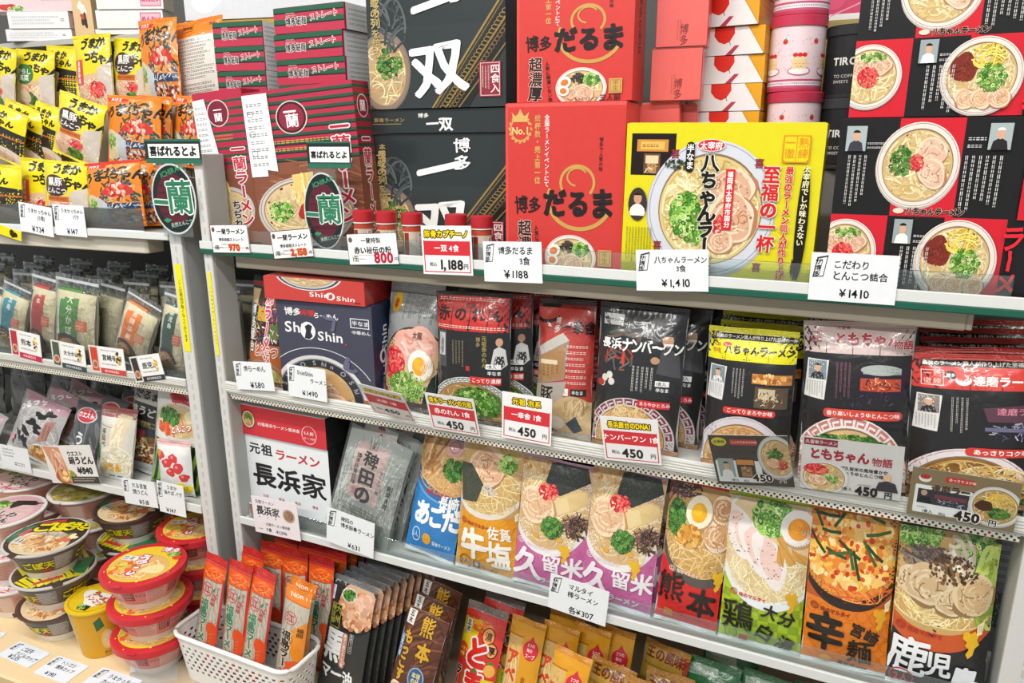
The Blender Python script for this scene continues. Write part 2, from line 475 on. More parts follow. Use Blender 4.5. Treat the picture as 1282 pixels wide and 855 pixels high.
    def pork(s, cx, cy, r, ry=None, rot=0, c='#d8a98a', fat='#ecd3b8', dark='#b27b5a'):
        ry = ry or r * .85
        s.blob(cx + r * .06, cy + r * .08, r * 1.03, ry * 1.03, dark, .08, rot)
        s.blob(cx, cy, r, ry, fat, .08, rot)
        s.blob(cx, cy, r * .86, ry * .84, c, .1, rot)
        for f in (.68, .42):
            s.ring(cx + r * .05, cy, r * f, ry * f, r * .09, fat, s.rs.uniform(0, 90), s.rs.uniform(230, 330))
        s.strands(cx, cy, r * .8, ry * .75, 14, [fat, dark, c], r * .05, r * .7, 1.5, 5)
        s.bits(cx, cy, r * .85, ry * .8, 36, r * .05, [dark, fat, c])
        return s
    def egg(s, cx, cy, r, ry=None, rot=0, white='#f6f0e4', yolk='#f0a62c'):
        ry = ry or r * .85
        s.ell(cx + r * .06, cy + r * .08, r * 1.05, ry * 1.05, '#b89468', rot=rot)
        s.ell(cx, cy, r, ry, white, rot=rot); s.ell(cx, cy + ry * .05, r * .6, ry * .6, yolk, rot=rot)
        s.ell(cx - r * .12, cy - ry * .1, r * .36, ry * .34, np.clip(lin(yolk) * 1.25, 0, 1), rot=rot)
        return s
    def green(s, cx, cy, rx, ry, n, sz=2, dark=0):
        cs = ['#2f6b1e', '#4f8f2c', '#79b043', '#a9cf6a', '#cfe29a'] if not dark else ['#1f4a1c', '#2f6b28', '#4f8a38', '#6fa045']
        s.bits(cx, cy, rx, ry, n // 2, sz * .8, cs[:3], 'leaf')
        return s.bits(cx, cy, rx * .95, ry * .95, n, sz, cs, 'ring')
    def red(s, cx, cy, rx, ry, n=40, w=.9):
        return s.strands(cx, cy, rx, ry, n, ['#d8283c', '#e84a4a', '#b81c30', '#f07060'], w, rx * .9, 1.5, 5)
    def bowl(s, cx, cy, rx, ry=None, rim='#eeeae6', line='#9a8fa0', soup='#dcb883', nood=('#ecd796', '#dfc27a', '#f6e9b8', '#cfa95f'), n=120, w=None, pat=None, band=.86, L=.8, out='#b9b2ac'):
        ry = ry or rx
        s.ell(cx, cy + ry * .03, rx * 1.02, ry * 1.03, out)
        s.ell(cx, cy, rx, ry, rim)
        if pat:
            k = max(8, int(26))
            for i in range(k):
                a = 360 / k * i
                for (f0, f1, c0, c1) in ((.985, .955, 0, .8), (.93, .90, .25, .8), (.985, .90, .0, .12), (.96, .90, .7, .8)):
                    th = np.radians(np.linspace(a + c0 * 360 / k, a + c1 * 360 / k, 5)); m = 1 - (1 - np.array([f0, f1])) * (1 - band) / .12
                    o = np.stack([cx + rx * m[0] * np.cos(th), cy + ry * m[0] * np.sin(th)], 1); q = np.stack([cx + rx * m[1] * np.cos(th), cy + ry * m[1] * np.sin(th)], 1)
                    s.add(np.concatenate([np.stack([o[:-1], o[1:], q[1:]], 1), np.stack([o[:-1], q[1:], q[:-1]], 1)]), pat, step=.001)
        else:
            s.ring(cx, cy, rx * .97, ry * .97, rx * .012, line)
        s.ell(cx, cy + ry * .01, rx * band, ry * band, '#8a6f52' if not out == 'none' else soup)
        s.ell(cx, cy + ry * .02, rx * band * .975, ry * band * .97, soup)
        if n:
            s.bits(cx, cy + ry * .02, rx * band * .93, ry * band * .93, 90, rx * .05, [np.clip(lin(soup) * f, 0, 1) for f in (.72, .86, 1.1)])
            s.strands(cx, cy + ry * .02, rx * band * .95, ry * band * .95, n, [np.clip(lin(q) * f, 0, 1) for q in nood for f in (.82, 1.0)], w or rx * .035, rx * L, 1.6, 9)
        return s
    def man(s, x0, y0, x1, y1, bg='#6f7f8f', coat='#eceae6', hat=None):
        """small portrait photograph of a cook"""
        w = x1 - x0; h = y1 - y0; cx = (x0 + x1) / 2
        s.rect(x0, y0, x1, y1, bg)
        s.poly([(x0 + w * .12, y1), (x0 + w * .2, y0 + h * .68), (cx - w * .1, y0 + h * .58), (cx + w * .1, y0 + h * .58), (x1 - w * .2, y0 + h * .68), (x1 - w * .12, y1)], coat)
        s.ell(cx, y0 + h * .4, w * .17, h * .2, '#d9a888')
        s.ell(cx, y0 + h * .27, w * .18, h * .11, hat or '#1c1816', 180, 360)
        return s

def clip(p, w, h):
    p = [tuple(q) for q in p]
    for ax, lim, sg in ((0, 0, 1), (0, w, -1), (1, 0, 1), (1, h, -1)):
        out = []
        for i in range(len(p)):
            a, b = p[i], p[(i + 1) % len(p)]
            da, db = sg * (a[ax] - lim), sg * (b[ax] - lim)
            if da >= 0: out.append(a)
            if (da >= 0) != (db >= 0):
                t = da / (da - db); out.append((a[0] + (b[0] - a[0]) * t, a[1] + (b[1] - a[1]) * t))
        p = out
        if not p: break
    return p

# ------------------------------------------------------------------ bookkeeping
def tag(o, label=None, cat=None, group=None, kind=None):
    if label: o['label'] = label
    if cat: o['category'] = cat
    if group: o['group'] = group
    if kind: o['kind'] = kind
    return o
def empty(name, M):
    o = bpy.data.objects.new(name, None); COL.objects.link(o)
    o.empty_display_size = .03; o.matrix_world = M
    return o
def copy_tree(o, M, label=None, group=None):
    c = o.copy(); COL.objects.link(c); c.matrix_world = M
    if label: c['label'] = label
    if group: c['group'] = group
    for ch in [x for x in bpy.data.objects if x.parent == o]:
        d = ch.copy(); COL.objects.link(d); d.parent = c
        for g in [x for x in bpy.data.objects if x.parent == ch]:
            e = g.copy(); COL.objects.link(e); e.parent = d
    return c

# ------------------------------------------------------------------ camera model (metres; x along the shelves, y into them, z up)
FPX = 930.0
CAMP = np.array([0, -.93, 1.377])
def _basis():
    d1 = np.array([-1425 - 641, 185 - 427.5, FPX]); d1 /= np.linalg.norm(d1); X = -d1
    d2 = np.array([650 - 641, 3900 - 427.5, FPX]); d2 -= d2.dot(X) * X; d2 /= np.linalg.norm(d2)
    Z = -d2; Y = np.cross(Z, X)
    return np.stack([X, Y, Z])
RB = _basis()
def ray(px, py): return RB @ np.array([px - 641, py - 427.5, FPX])
X1 = -1.10                      # where the left bay turns away
LA = math.radians(3.2)
def P(px, py, y, bay='R'):
    """the point of the photo ray at depth y behind the shelf fronts"""
    r = ray(px, py)
    if bay == 'R':
        t = (y - CAMP[1]) / r[1]
    else:
        n = np.array([-math.sin(LA), math.cos(LA), 0]); o = np.array([X1, 0, 0]) + n * y
        t = n.dot(o - CAMP) / n.dot(r)
    return CAMP + r * t
def onZ(px, py, z):
    r = ray(px, py); return CAMP + r * (z - CAMP[2]) / r[2]
DBG = []
def place(q, S=None, y=None, lean=0, bay='R', yaw=0, name='', level=False):
    """q = corner pixels TL,TR,BR,BL seen in the photo -> matrix (origin bottom centre of the front), width, height"""
    q = np.array(q, float).reshape(4, 2); bm = (q[2] + q[3]) / 2
    if y is None:
        p = onZ(*bm, S)
        y = p[1] if bay == 'R' else (p - np.array([X1, 0, 0])).dot([-math.sin(LA), math.cos(LA), 0])
        y = max(y, .012)
    b = P(bm[0], bm[1], y, bay)
    if S is None: S = b[2]
    b = np.array([b[0], b[1], S])
    a = math.radians(yaw) + (LA if bay == 'L' else 0); l = math.radians(lean)
    e1 = np.array([math.cos(a), math.sin(a), 0]); h = np.array([-math.sin(a), math.cos(a), 0])
    e2 = h * math.sin(l) + np.array([0, 0, math.cos(l)]); n = np.cross(e2, e1)
    uv = []
    for c in q:
        r = ray(*c); t = n.dot(b - CAMP) / n.dot(r); d = CAMP + r * t - b
        uv.append((d.dot(e1), d.dot(e2)))
    uv = np.array(uv)
    W = (abs(uv[1, 0] - uv[0, 0]) + abs(uv[2, 0] - uv[3, 0])) / 2
    tm = (uv[0] + uv[1]) / 2; bmid = (uv[2] + uv[3]) / 2
    H = tm[1] if S is not None else tm[1] - bmid[1]
    ro = math.atan2(tm[0] - bmid[0], max(tm[1] - bmid[1], .01))
    M = Matrix(((e1[0], n[0], e2[0], b[0] + e1[0] * bmid[0]), (e1[1], n[1], e2[1], b[1] + e1[1] * bmid[0]), (e1[2], n[2], e2[2], b[2]), (0, 0, 0, 1)))
    if M.to_3x3().determinant() < 0:
        for i in range(3): M[i][1] *= -1
    if level: ro = 0
    M = M @ Matrix.Rotation(ro, 4, 'Y')
    DBG.append(f'{name:26s} W{W * 100:6.1f} H{H * 100:6.1f} y{y * 100:6.1f} roll{math.degrees(ro):6.1f} zb{bmid[1] * 100:6.1f}')
    return M, W, H
def shift(M, dx=0, dy=0, dz=0, rot=0):
    """move in the item's own frame (x right, y away), z in the world"""
    n = M.to_3x3() @ Vector((0, 1, 0)); n.z = 0; n.normalize()
    e = M.to_3x3() @ Vector((1, 0, 0)); e.z = 0; e.normalize()
    T = Matrix.Translation(e * dx + n * dy + Vector((0, 0, dz))) @ M
    return T @ Matrix.Rotation(math.radians(rot), 4, 'Y') if rot else T
# ------------------------------------------------------------------ package builders
def topz(M, W, H): return max((M @ Vector((s * W / 2, 0, H)))[2] for s in (-1, 1)) + .0012
def put(q, S, y=None, lean=0, bay='R', yaw=0, name='', fw=None, fh=None, level=False):
    M, W, H = place(q, S, y, lean, bay, yaw, name, level)
    ro = abs(math.asin(max(-1, min(1, M[2][0]))))
    lift = W / 2 * math.sin(ro)
    M = Matrix.Translation((0, 0, .0005)) @ M
    if S is not None and lift > .0005:
        M = Matrix.Translation((0, 0, lift)) @ M; H -= lift
    return M, fw or W, fh or H

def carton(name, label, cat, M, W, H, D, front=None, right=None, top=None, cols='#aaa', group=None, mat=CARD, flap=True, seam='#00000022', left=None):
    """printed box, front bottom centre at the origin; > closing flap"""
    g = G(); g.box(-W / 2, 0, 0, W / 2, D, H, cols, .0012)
    if front: g.art(front, W, H=H)
    if right: g.art(right, D, side='right', at=(W / 2, D / 2, 0), H=H)
    if left: g.art(left, D, side='left', at=(-W / 2, D / 2, 0), H=H)
    if top: g.art(top, W, side='top', at=(0, 0, H))
    o = g.build(name, mat, None, M)
    tag(o, label, cat, group)
    if flap:
        base = cols.get('top', cols.get('all')) if isinstance(cols, dict) else cols
        f = G(); f.box(-W / 2 + .002, .0006, H - .0002, W / 2 - .002, D * .97, H + .0007, base, .0003)
        f.build('top_flap', mat, o)
    return o

def bagfn(W, H, T, s0, s1, amp, seed, sag=.0):
    rs = np.random.RandomState(seed)
    w = [(rs.uniform(-1, 1) * 70, rs.uniform(-1, 1) * 60, rs.uniform(0, 6)) for _ in range(5)]
    def fn(x, z):
        u = np.clip(2 * x / W, -1, 1); v = z / H
        vv = np.clip((v - s0) / (1 - s0 - s1), 0, 1)
        sv = 1 - (1 - np.sin(PI * vv ** (1 + sag))) ** 2
        b = T / 2 * np.clip(1 - np.abs(u) ** 3.4, 0, 1) * sv
        edge = .35 + np.abs(u) ** 2 * .5 + np.abs(2 * vv - 1) ** 3
        wr = sum(np.sin(a * x * 2 + c * z * 2 + p) for a, c, p in w) * amp * 1.35 * edge * sv * .45
        for a, c, p in w[:3]:                    # a few sharper creases running in from the seals
            q = np.sin(a * x * 1.1 + c * z * .7 + p); wr = wr + amp * .45 * np.exp(-(q / .6) ** 2) * sv * (.3 + np.abs(2 * vv - 1))
        return np.stack([x * (1 - .035 * sv * np.abs(u)), T / 2 - b + wr * .6, z + 0 * x], 1)
    return fn

def bag(name, label, cat, M, W, H, art=None, T=.03, body='#888', back='#999', top='#ccc', bot='#ccc', s0=.05, s1=.05, group=None, mat=FILM, amp=.0012, seed=1, sag=0.0, hole=False, sealmat=None, topart=None):
    """pillow pouch: > pouch, top_seal, bottom_seal"""
    root = empty(name, M); tag(root, label, cat, group)
    fn = bagfn(W, H, T, s0, s1, amp, seed, sag)
    def bk(x, z):
        p = fn(x, z); p[:, 1] = T - p[:, 1]; return p
    g = G()
    us = np.linspace(-W / 2, W / 2, 25)
    vs = np.linspace(H * s0, H * (1 - s1), 31)
    g.surf(fn, us, vs, body)
    g.surf(bk, us, vs, back, flip=True)
    if art: g.art(art.crop(art.h * s1, art.h * (1 - s0)), W, fn, H=H, maxedge=W / 24, eps=.0004)
    g.build('pouch', mat, root)
    for nm, z0, z1, c in (('bottom_seal', 0, H * s0, bot), ('top_seal', H * (1 - s1), H, top)):
        h = G(); rs = np.random.RandomState(seed + 5)
        p1 = rs.uniform(0, 6)
        def sf(x, z, p1=p1, z0=z0, z1=z1):
            f = (z - z0) / (z1 - z0)
            if z0 == 0: f = 1 - f
            return np.stack([x * (1 + .0 * f), T / 2 + .0016 * f * np.sin(x / W * 9 + p1) + .0003 * np.sin(z * 2 * PI / .0022), z + 0 * x], 1)
        us2 = np.linspace(-W / 2, W / 2, 25); vs2 = np.linspace(z0, z1, 15)
        h.surf(sf, us2, vs2, c)
        h.surf(lambda x, z: sf(x, z) + np.array([0, .0004, 0]), us2, vs2, c, flip=True)
        if topart and nm == 'top_seal': h.art(topart, W, lambda x, z, z0=z0: sf(x, z + z0), maxedge=W / 12, eps=.0003)
        h.build(nm, sealmat or SHINY, root)
    return root

def copies(root, M, n, dy, kind, ordn, group, jx=.004, jz=.0, jr=1.2, seed=0, start=2, hidden=None, lean_keep=True):
    """the packs filed behind a front one"""
    rs = random.Random(seed); out = []
    for i in range(n):
        Mi = shift(M, rs.uniform(-jx, jx) + 0, dy * (i + 1), rs.uniform(-jz, jz), rs.uniform(-jr, jr))
        out.append(copy_tree(root, Mi, f'{kind}, {ordn[i]}', group))
    if group: root['group'] = group
    return out
ORD = ['second from the front', 'third from the front', 'fourth from the front', 'fifth from the front', 'sixth from the front', 'seventh from the front', 'eighth from the front', 'ninth from the front']

def card(name, label, q, art, y=-.0075, bay='R', group=None, th=.0008, cat='price tag', lean=0, mat=PAPER, back='#e8e8e6', holder=None, S=None, yaw=0):
    """price card standing in the shelf lip: > card face is the mesh itself, > rail_clip"""
    M, W, H = place(q, S, y, lean, bay, yaw, name) if S is None else put(q, S, y, lean, bay, yaw, name)
    a = art(H / W * 100) if callable(art) else art
    g = G(); g.box(-W / 2, 0, 0, W / 2, th, H, back, .0003); g.art(a, W, eps=.00006)
    o = g.build(name, mat, None, M); tag(o, label, cat, group)
    c = G(); c.box(-W * .16, th, 0, W * .16, th + .005, .012, '#dfe4e2', .0004)
    c.build('rail_clip', PLASTIC, o)
    if holder:
        h = G(); h.box(-W / 2 - .003, -.0012, -.003, W / 2 + .003, -.0006, H + .003, '#fff', .0002)
        h.build('clear_sleeve', SLEEVE, o)
    return o

def hand(lines, price, stamp=True, psz=17, pxy=None, pc='#161616', bg='#e4e7e9', txt=13, x0=26, y0=14):
    """hand-lettered card: shop stamp, name lines, price"""
    def mk(h):
        a = Art(h, bg=bg, seed=len(price) + len(lines[0]))
        if stamp:
            a.poly([(7, 6), (20, 3), (16, h * .5), (3, h * .52)], '#2a2a2a'); a.poly([(8, 8), (18.6, 5.4), (15.2, h * .48), (4.6, h * .495)], bg)
            a.t('ザ博多', 9.6, 7.5, h * .13, '#1a1a1a', v=1, b=.035, r=6)
            a.line([(13.5, 9), (11, h * .44)], '#555', .8)
        for i, l in enumerate(lines):
            x = x0
            if isinstance(l, tuple): l, x = l
            a.t(l, x, y0 + i * txt * 1.22, txt, pc, b=.022, w=.09, sx=.92)
        px, py = pxy or (36, h - psz * .75)
        py = min(py, h - psz * .62)
        return a.t(price, px, py, psz, pc, b=.02, w=.07, sx=.95, r=-1.5)
    return mk

def red_tag(head, mid, price='450', tax='税込', unit='円', msz=13, hsz=13.5):
    """printed tag: outlined yellow heading, red band, price"""
    def mk(h):
        a = Art(h, bg='#e9e8e7')
        a.frame(3.5, 3.5, 96.5, h - 4, '#c22c3c', 1.8)
        a.rect(0, 0, 100, h * .30, '#e9e8e7')
        a.t(head, 50, h * .17, hsz, '#f2d417', b=.045, o='#3a2408', ow=.13, mid=1, sx=min(1, 88 / (len(head) * hsz)))
        a.rect(3.5, h * .31, 96.5, h * .60, '#cf3038')
        a.t(mid, 50, h * .455, msz, '#fff', b=.02, mid=1)
        a.t(tax, 14, h * .79, 7.5, '#333'); a.t(price, 33, h * .785, min(h * .28, 23), '#26221f', b=.035, sx=1)
        a.t(unit, 82, h * .82, 10, '#333')
        return a
    return mk

def cup(name, label, M, r1, r0, H, side, lid, rimc='#e8e6e2', base='#ece8e2', lidc='#ddd', group=None, oval=1.0, lidart=None, skirt=0.0, sideart=None, liph=.004, cat='cup noodles'):
    """instant bowl, origin bottom centre: > lid, rim, printed side band"""
    root = empty(name, M); tag(root, label, cat, group)
    g = G(); f0 = r0 * .86
    hb = H * .24
    rr = lambda z: r0 + (r1 - r0) * ((z - hb) / (H - hb)) ** .8 if z > hb else r0
    prof = [(0, .001), (f0, .001), (f0 + .001, 0), (f0 + .002, .003), (r0, hb)]
    zs = np.linspace(hb, H - liph, 9)[1:]
    prof += [(rr(z), z) for z in zs]
    g.lathe(prof, [base] * 4 + [side] * 8, 56)
    if sideart:
        def fs(x, z):
            zz = hb + (z / 1.0); r = r0 + (r1 - r0) * np.clip((zz - hb) / (H - hb), 0, 1) ** .8
            th = -PI / 2 + x / ((r0 + r1) / 2)
            return np.stack([r * np.cos(th), r * np.sin(th), zz], 1)
        sw = 2 * PI * (r0 + r1) / 2 * .999
        g.art(sideart, sw, fs, maxedge=.006, eps=.0003)
    g.build('cup_body', PLASTIC, root)
    k = G(); e = .0022
    k.lathe([(r1 - .002, H - liph - skirt), (r1 + e, H - liph - skirt), (r1 + e + .0006, H - liph * .5), (r1 + e, H), (r1 - .002, H + .0004)], rimc, 56)
    k.build('rim', PLASTIC, root)
    l = G(); l.lathe([(r1 - .001, H + .0002), (r1 * .5, H + .0010), (0, H + .0012)], lidc, 56)
    if lidart:
        def ft(x, z):
            yy = z - r1
            return np.stack([x, yy, H + .0012 - .001 * (x * x + yy * yy) / (r1 * r1)], 1)
        l.art(lidart, 2 * r1, ft, maxedge=r1 / 5, eps=.0003)
    lo = l.build('lid', FILM if skirt == 0 else SATIN, root)
    p = G(); p.quads([[(-.008, -r1 - .007, H + .0002), (.008, -r1 - .007, H + .0002), (.010, -r1 + .003, H + .0006), (-.010, -r1 + .003, H + .0006)], [(.008, -r1 - .007, H - .0002), (-.008, -r1 - .007, H - .0002), (-.010, -r1 + .003, H), (.010, -r1 + .003, H)]], lidc); p.build('pull_tab', FILM, lo)
    return root
def roundclip(a):
    """keep only what falls inside the round lid"""
    R = a.w / 2; L = []
    for T, C, Z in a.L:
        d = np.hypot(T[..., 0] - R, T[..., 1] - R)
        m = d.max(1) <= R * 1.0
        T2, C2, Z2 = T[~m & (d.min(1) < R)], C[~m & (d.min(1) < R)], Z[~m & (d.min(1) < R)]
        T2 = T2.copy(); dd = np.hypot(T2[..., 0] - R, T2[..., 1] - R); k = np.where(dd > R, R / np.maximum(dd, 1e-6), 1)[..., None]
        T2 = (T2 - R) * k + R
        L.append((np.concatenate([T[m], T2]), np.concatenate([C[m], C2]), np.concatenate([Z[m], Z2])))
    a.L = L; return a
# ------------------------------------------------------------------ shop shell and racks
S1, S2, S3, S0 = 1.204, .952, .694, .40      # what goods stand on: top glass, middle, lower, base deck
XR0, XR1 = P(290.7, 560, 0)[0], P(1282, 690, 0)[0]
def struct(name, g, mat): return tag(g.build(name, mat), kind='structure')
g = G(); g.box(-4.5, -3.2, -.1, 3.2, 1.3, 0, '#b9b4aa', .001); struct('floor', g, WOOD)
g = G(); g.box(-4.5, -3.2, 2.7, 3.2, 1.3, 2.8, '#e9e9e6', .001); struct('ceiling', g, PAPER)
g = G(); g.box(-4.5, 1.2, 0, 3.2, 1.3, 2.7, '#c9c8c4', .001); struct('wall_back', g, PAPER)

def bayM(bay):
    if bay == 'R': return Matrix.Identity(4)
    return Matrix.Translation((X1, 0, 0)) @ Matrix.Rotation(LA, 4, 'Z') @ Matrix.Translation((-X1, 0, 0))
GREY = '#b4b3ad'; PALE = '#d6d5d0'; WHITE = '#d6d8d5'
ML = bayM('L')
xl1 = P(225.6, 294, 0, 'L')[0]              # right side of the left rack's post
xl0 = -2.6
def post(name, label, x0, x1, z1, M, tape=None, deep=.045):
    g = G(); g.box(x0, 0, S0, x1, .006, z1, '#cfcecb', .0012)
    g.box(x0, .006, S0, x1, deep, z1, '#a9aaa6', .0012)
    n = 44
    for i in range(n):
        z = S0 + .03 + i * (z1 - S0 - .06) / n
        g.box((x0 + x1) / 2 - .0025, .0 - .0003, z, (x0 + x1) / 2 + .0025, .001, z + .012, '#bdbcb8', .0003)
    o = g.build(name, STEEL, None, M); tag(o, label, 'rack post')
    f = G(); f.box(x0 - .004, -.004, S0, x1 + .004, deep + .004, S0 + .008, '#6d6e6c', .001); f.build('foot_plate', STEEL, o)
    if tape:
        z0, z1t = tape
        t = G(); t.box(x0 + .006, -.0008, z0, x1 - .006, -.0002, z1t, '#efe11f', .0002)
        a = Art((z1t - z0) / (x1 - x0 - .012) * 100, bg='#efe11f')
        a.t('ここは商品が無くなっております', 50, a.h * .17, 52, '#4a4208', v=1, b=.02, sp=(a.h * .72) / (15 * 52))
        t.art(a, x1 - x0 - .012, at=((x0 + x1) / 2, -.0008, z0), eps=.0001)
        t.build('yellow_tape', GLOSS, o)
    return o
pw = .027
tz = lambda px, py, bay: P(px, py, 0, bay)[2]
post('rack_post', 'grey steel post with yellow tape below the round shop sign, left of the gap', xl1 - pw, xl1, 1.32, ML, (tz(236, 440, 'L'), tz(227, 331, 'L')), .05)
post('rack_post', 'grey steel post with yellow tape right of the gap between the two racks', XR0 - .019, XR0, 1.36, Matrix.Identity(4), (tz(281, 446, 'R'), tz(266, 341, 'R')), .05)
post('rack_post', 'pale steel post at the right end of the lower shelves', XR1, XR1 + .045, S1 - .0105, Matrix.Identity(4), None, .06)
for (x, M, l) in ((XR0 - .019, Matrix.Identity(4), 'rear steel post behind the left end of the main rack'), (XR1 - .0, Matrix.Identity(4), 'rear steel post behind the right end of the main rack'), (xl1 - pw, ML, 'rear steel post behind the right end of the left rack')):
    pass

def shelf(label, x0, x1, z, M, lip, depth=.46, dots=None, glass=False, y0=0.0, ends='#c9c8c3'):
    """> deck is the mesh itself; > front_lip, punched_strip, glass_edge"""
    g = G(); t = .010
    o = None
    if glass:
        g.box(x0, y0 + .004, z - .009, x1, depth, z, '#cfe6dc', .0008)
        o = g.build('glass_shelf', GLASSY, None, M)
        e = G(); e.box(x0, y0 - .002, z - .009, x1, y0 + .006, z - .0005, '#1f5a48', .0012); e.build('green_edge', GLOSS, o)
    else:
        g.box(x0, y0 + .003, z - t, x1, depth, z, '#c4c4bf', .001)
        o = g.build('rack_shelf', STEEL, None, M)
    tag(o, label, 'shelf')
    l = G(); lz0, lz1 = lip
    l.box(x0, y0 - .0015, lz0, x1, y0 + .003, lz1, WHITE, .0008)
    if dots:
        for k in range(4):
            zz = lz0 + (lz1 - lz0) * (.16 + .2 * k); l.box(x0, y0 - .0026, zz, x1, y0 - .0012, zz + (lz1 - lz0) * .11, '#d3d1c8', .0004)
    l.build('front_lip', STEEL, o)
    if dots:
        d0, d1 = dots; st = G(); st.box(x0 + .004, y0 + .004, d0, x1 - .004, y0 + .007, d1, '#dcd8c8', .0006)
        a = Art((d1 - d0) / (x1 - x0) * 4000, 4000, seed=5); W = 4000; n = int((x1 - x0) / .0072)
        cs = ['#33322e', '#3a3833', '#2f4a3a', '#7a3430', '#2f4258', '#40392e']
        T = []; C = []
        for r in range(3):
            for i in range(n):
                cx = (i + .5 * (r % 2) + .3) * W / n; cy = a.h * (.2 + .3 * r); rr = .00165 / (x1 - x0) * W
                th = np.linspace(0, 2 * PI, 9); p = np.stack([cx + rr * np.cos(th), cy + rr * np.sin(th)], 1)
                T.append(np.stack([np.broadcast_to(np.array([cx, cy]), p[:-1].shape), p[:-1], p[1:]], 1)); C.append(rep(cs[a.rs.randint(len(cs))], 8))
        a.add(np.concatenate(T), np.concatenate(C)); st.art(a, x1 - x0 - .008, at=((x0 + x1) / 2, y0 + .004, d0), eps=.0001)
        st.build('punched_strip', STEEL, o)
    return o
shelf('upper glass shelf of the main rack with a white lip and green edge', XR0 - .02, XR1 + .14, S1, Matrix.Identity(4), (S1 - .0005, S1 + .013), glass=True, y0=-.004)
shelf('middle shelf of the main rack with a ridged lip above a punched strip', XR0 + .001, XR1 - .001, S2, Matrix.Identity(4), (.9475, .967), dots=(.9335, .9455))
shelf('lower white shelf of the main rack carrying the stick ramen packs', XR0 + .001, XR1 - .001, S3, Matrix.Identity(4), (.686, .7005))
xl1b = xl1 - pw - .001
g = G(); g.box(XR1 + .001, .07, S3 - .01, XR1 + .18, .46, S3, '#a9aaa6', .001); o = g.build('rack_shelf', STEEL); tag(o, 'grey shelf of the neighbouring rack past the right-hand post', 'shelf'); g = G(); g.box(XR1 + .001, .0685, S3 - .012, XR1 + .18, .0705, S3 + .006, '#8d8e8a', .0006); g.build('front_lip', STEEL, o)
g = G(); g.box(XR1 + .182, .07, S0, XR1 + .212, .11, 1.1, '#8d8e8a', .001); o = g.build('rack_post', STEEL); tag(o, 'dull grey post of the neighbouring rack, behind the right-hand post', 'rack post'); g = G(); g.box(XR1 + .179, .067, S0, XR1 + .215, .113, S0 + .008, '#6d6e6c', .001); g.build('foot_plate', STEEL, o)
shelf('upper shelf of the left rack under the yellow and orange bags', xl0, xl1b, 1.222, ML, (1.213, 1.226))
shelf('middle shelf of the left rack with a punched strip under somen bags', xl0, xl1b, .946, ML, (.942, .957), dots=(.9245, .9405))
shelf('lower shelf of the left rack sloping past udon bags', xl0, xl1b, .694, ML, (.683, .700))
T1, T2, T3 = 1.2222, .9462, .6942
def beam(label, x0, x1, y0, y1, z0, z1, M, c):
    g = G(); g.box(x0, y0, z0, x1, y1, z1, c, .002); o = g.build('shelf_light_housing', STEEL, None, M); tag(o, label, 'light housing')
    e = G(); e.box(x1, y0 + .001, z0 + .001, x1 + .006, y1 - .001, z1 - .001, '#b5ab98', .001); e.build('end_cap', PLASTIC, o)
beam('unlit pale light housing under the upper glass shelf of the main rack', XR0 + .03, P(1210, 400, .03)[0], .022, .06, S1 - .034, S1 - .0092, Matrix.Identity(4), '#b3a996')
beam('unlit pale light housing under the upper shelf of the left rack', xl0, P(187, 310, .02, 'L')[0], .012, .05, 1.184, 1.2115, ML, '#c9c2b2')
# base decks
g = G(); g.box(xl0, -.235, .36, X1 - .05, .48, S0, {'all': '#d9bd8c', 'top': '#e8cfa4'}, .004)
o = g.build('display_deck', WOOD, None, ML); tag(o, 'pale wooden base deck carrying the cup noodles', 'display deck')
f = G(); f.box(xl0, -.225, .0, X1 - .055, .47, .36, '#6c6a66', .003); f.build('plinth', STEEL, o)
t = G(); t.box(xl0, -.238, .352, X1 - .048, -.2345, .378, '#8a8578', .001); t.build('edge_strip', STEEL, o)
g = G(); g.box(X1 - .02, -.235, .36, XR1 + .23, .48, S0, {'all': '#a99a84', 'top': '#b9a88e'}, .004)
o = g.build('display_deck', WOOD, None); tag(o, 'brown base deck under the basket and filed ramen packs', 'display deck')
f = G(); f.box(X1 - .015, -.225, .0, XR1 + .195, .47, .36, '#5c5a56', .003); f.build('plinth', STEEL, o)
# rack backs
g = G(); g.box(XR0 - .03, .462, S0, XR1 + .14, .475, 2.0, '#4a4b49', .001); o = g.build('rack_back_panel', STEEL); tag(o, 'dark grey back panel closing the main rack', 'rack panel')
g = G(); g.box(xl0, .462, S0, xl1 - .06, .475, 1.9, '#5c5d5a', .001); o = g.build('rack_back_panel', STEEL, None, ML); tag(o, 'dark grey back panel closing the left rack', 'rack panel')
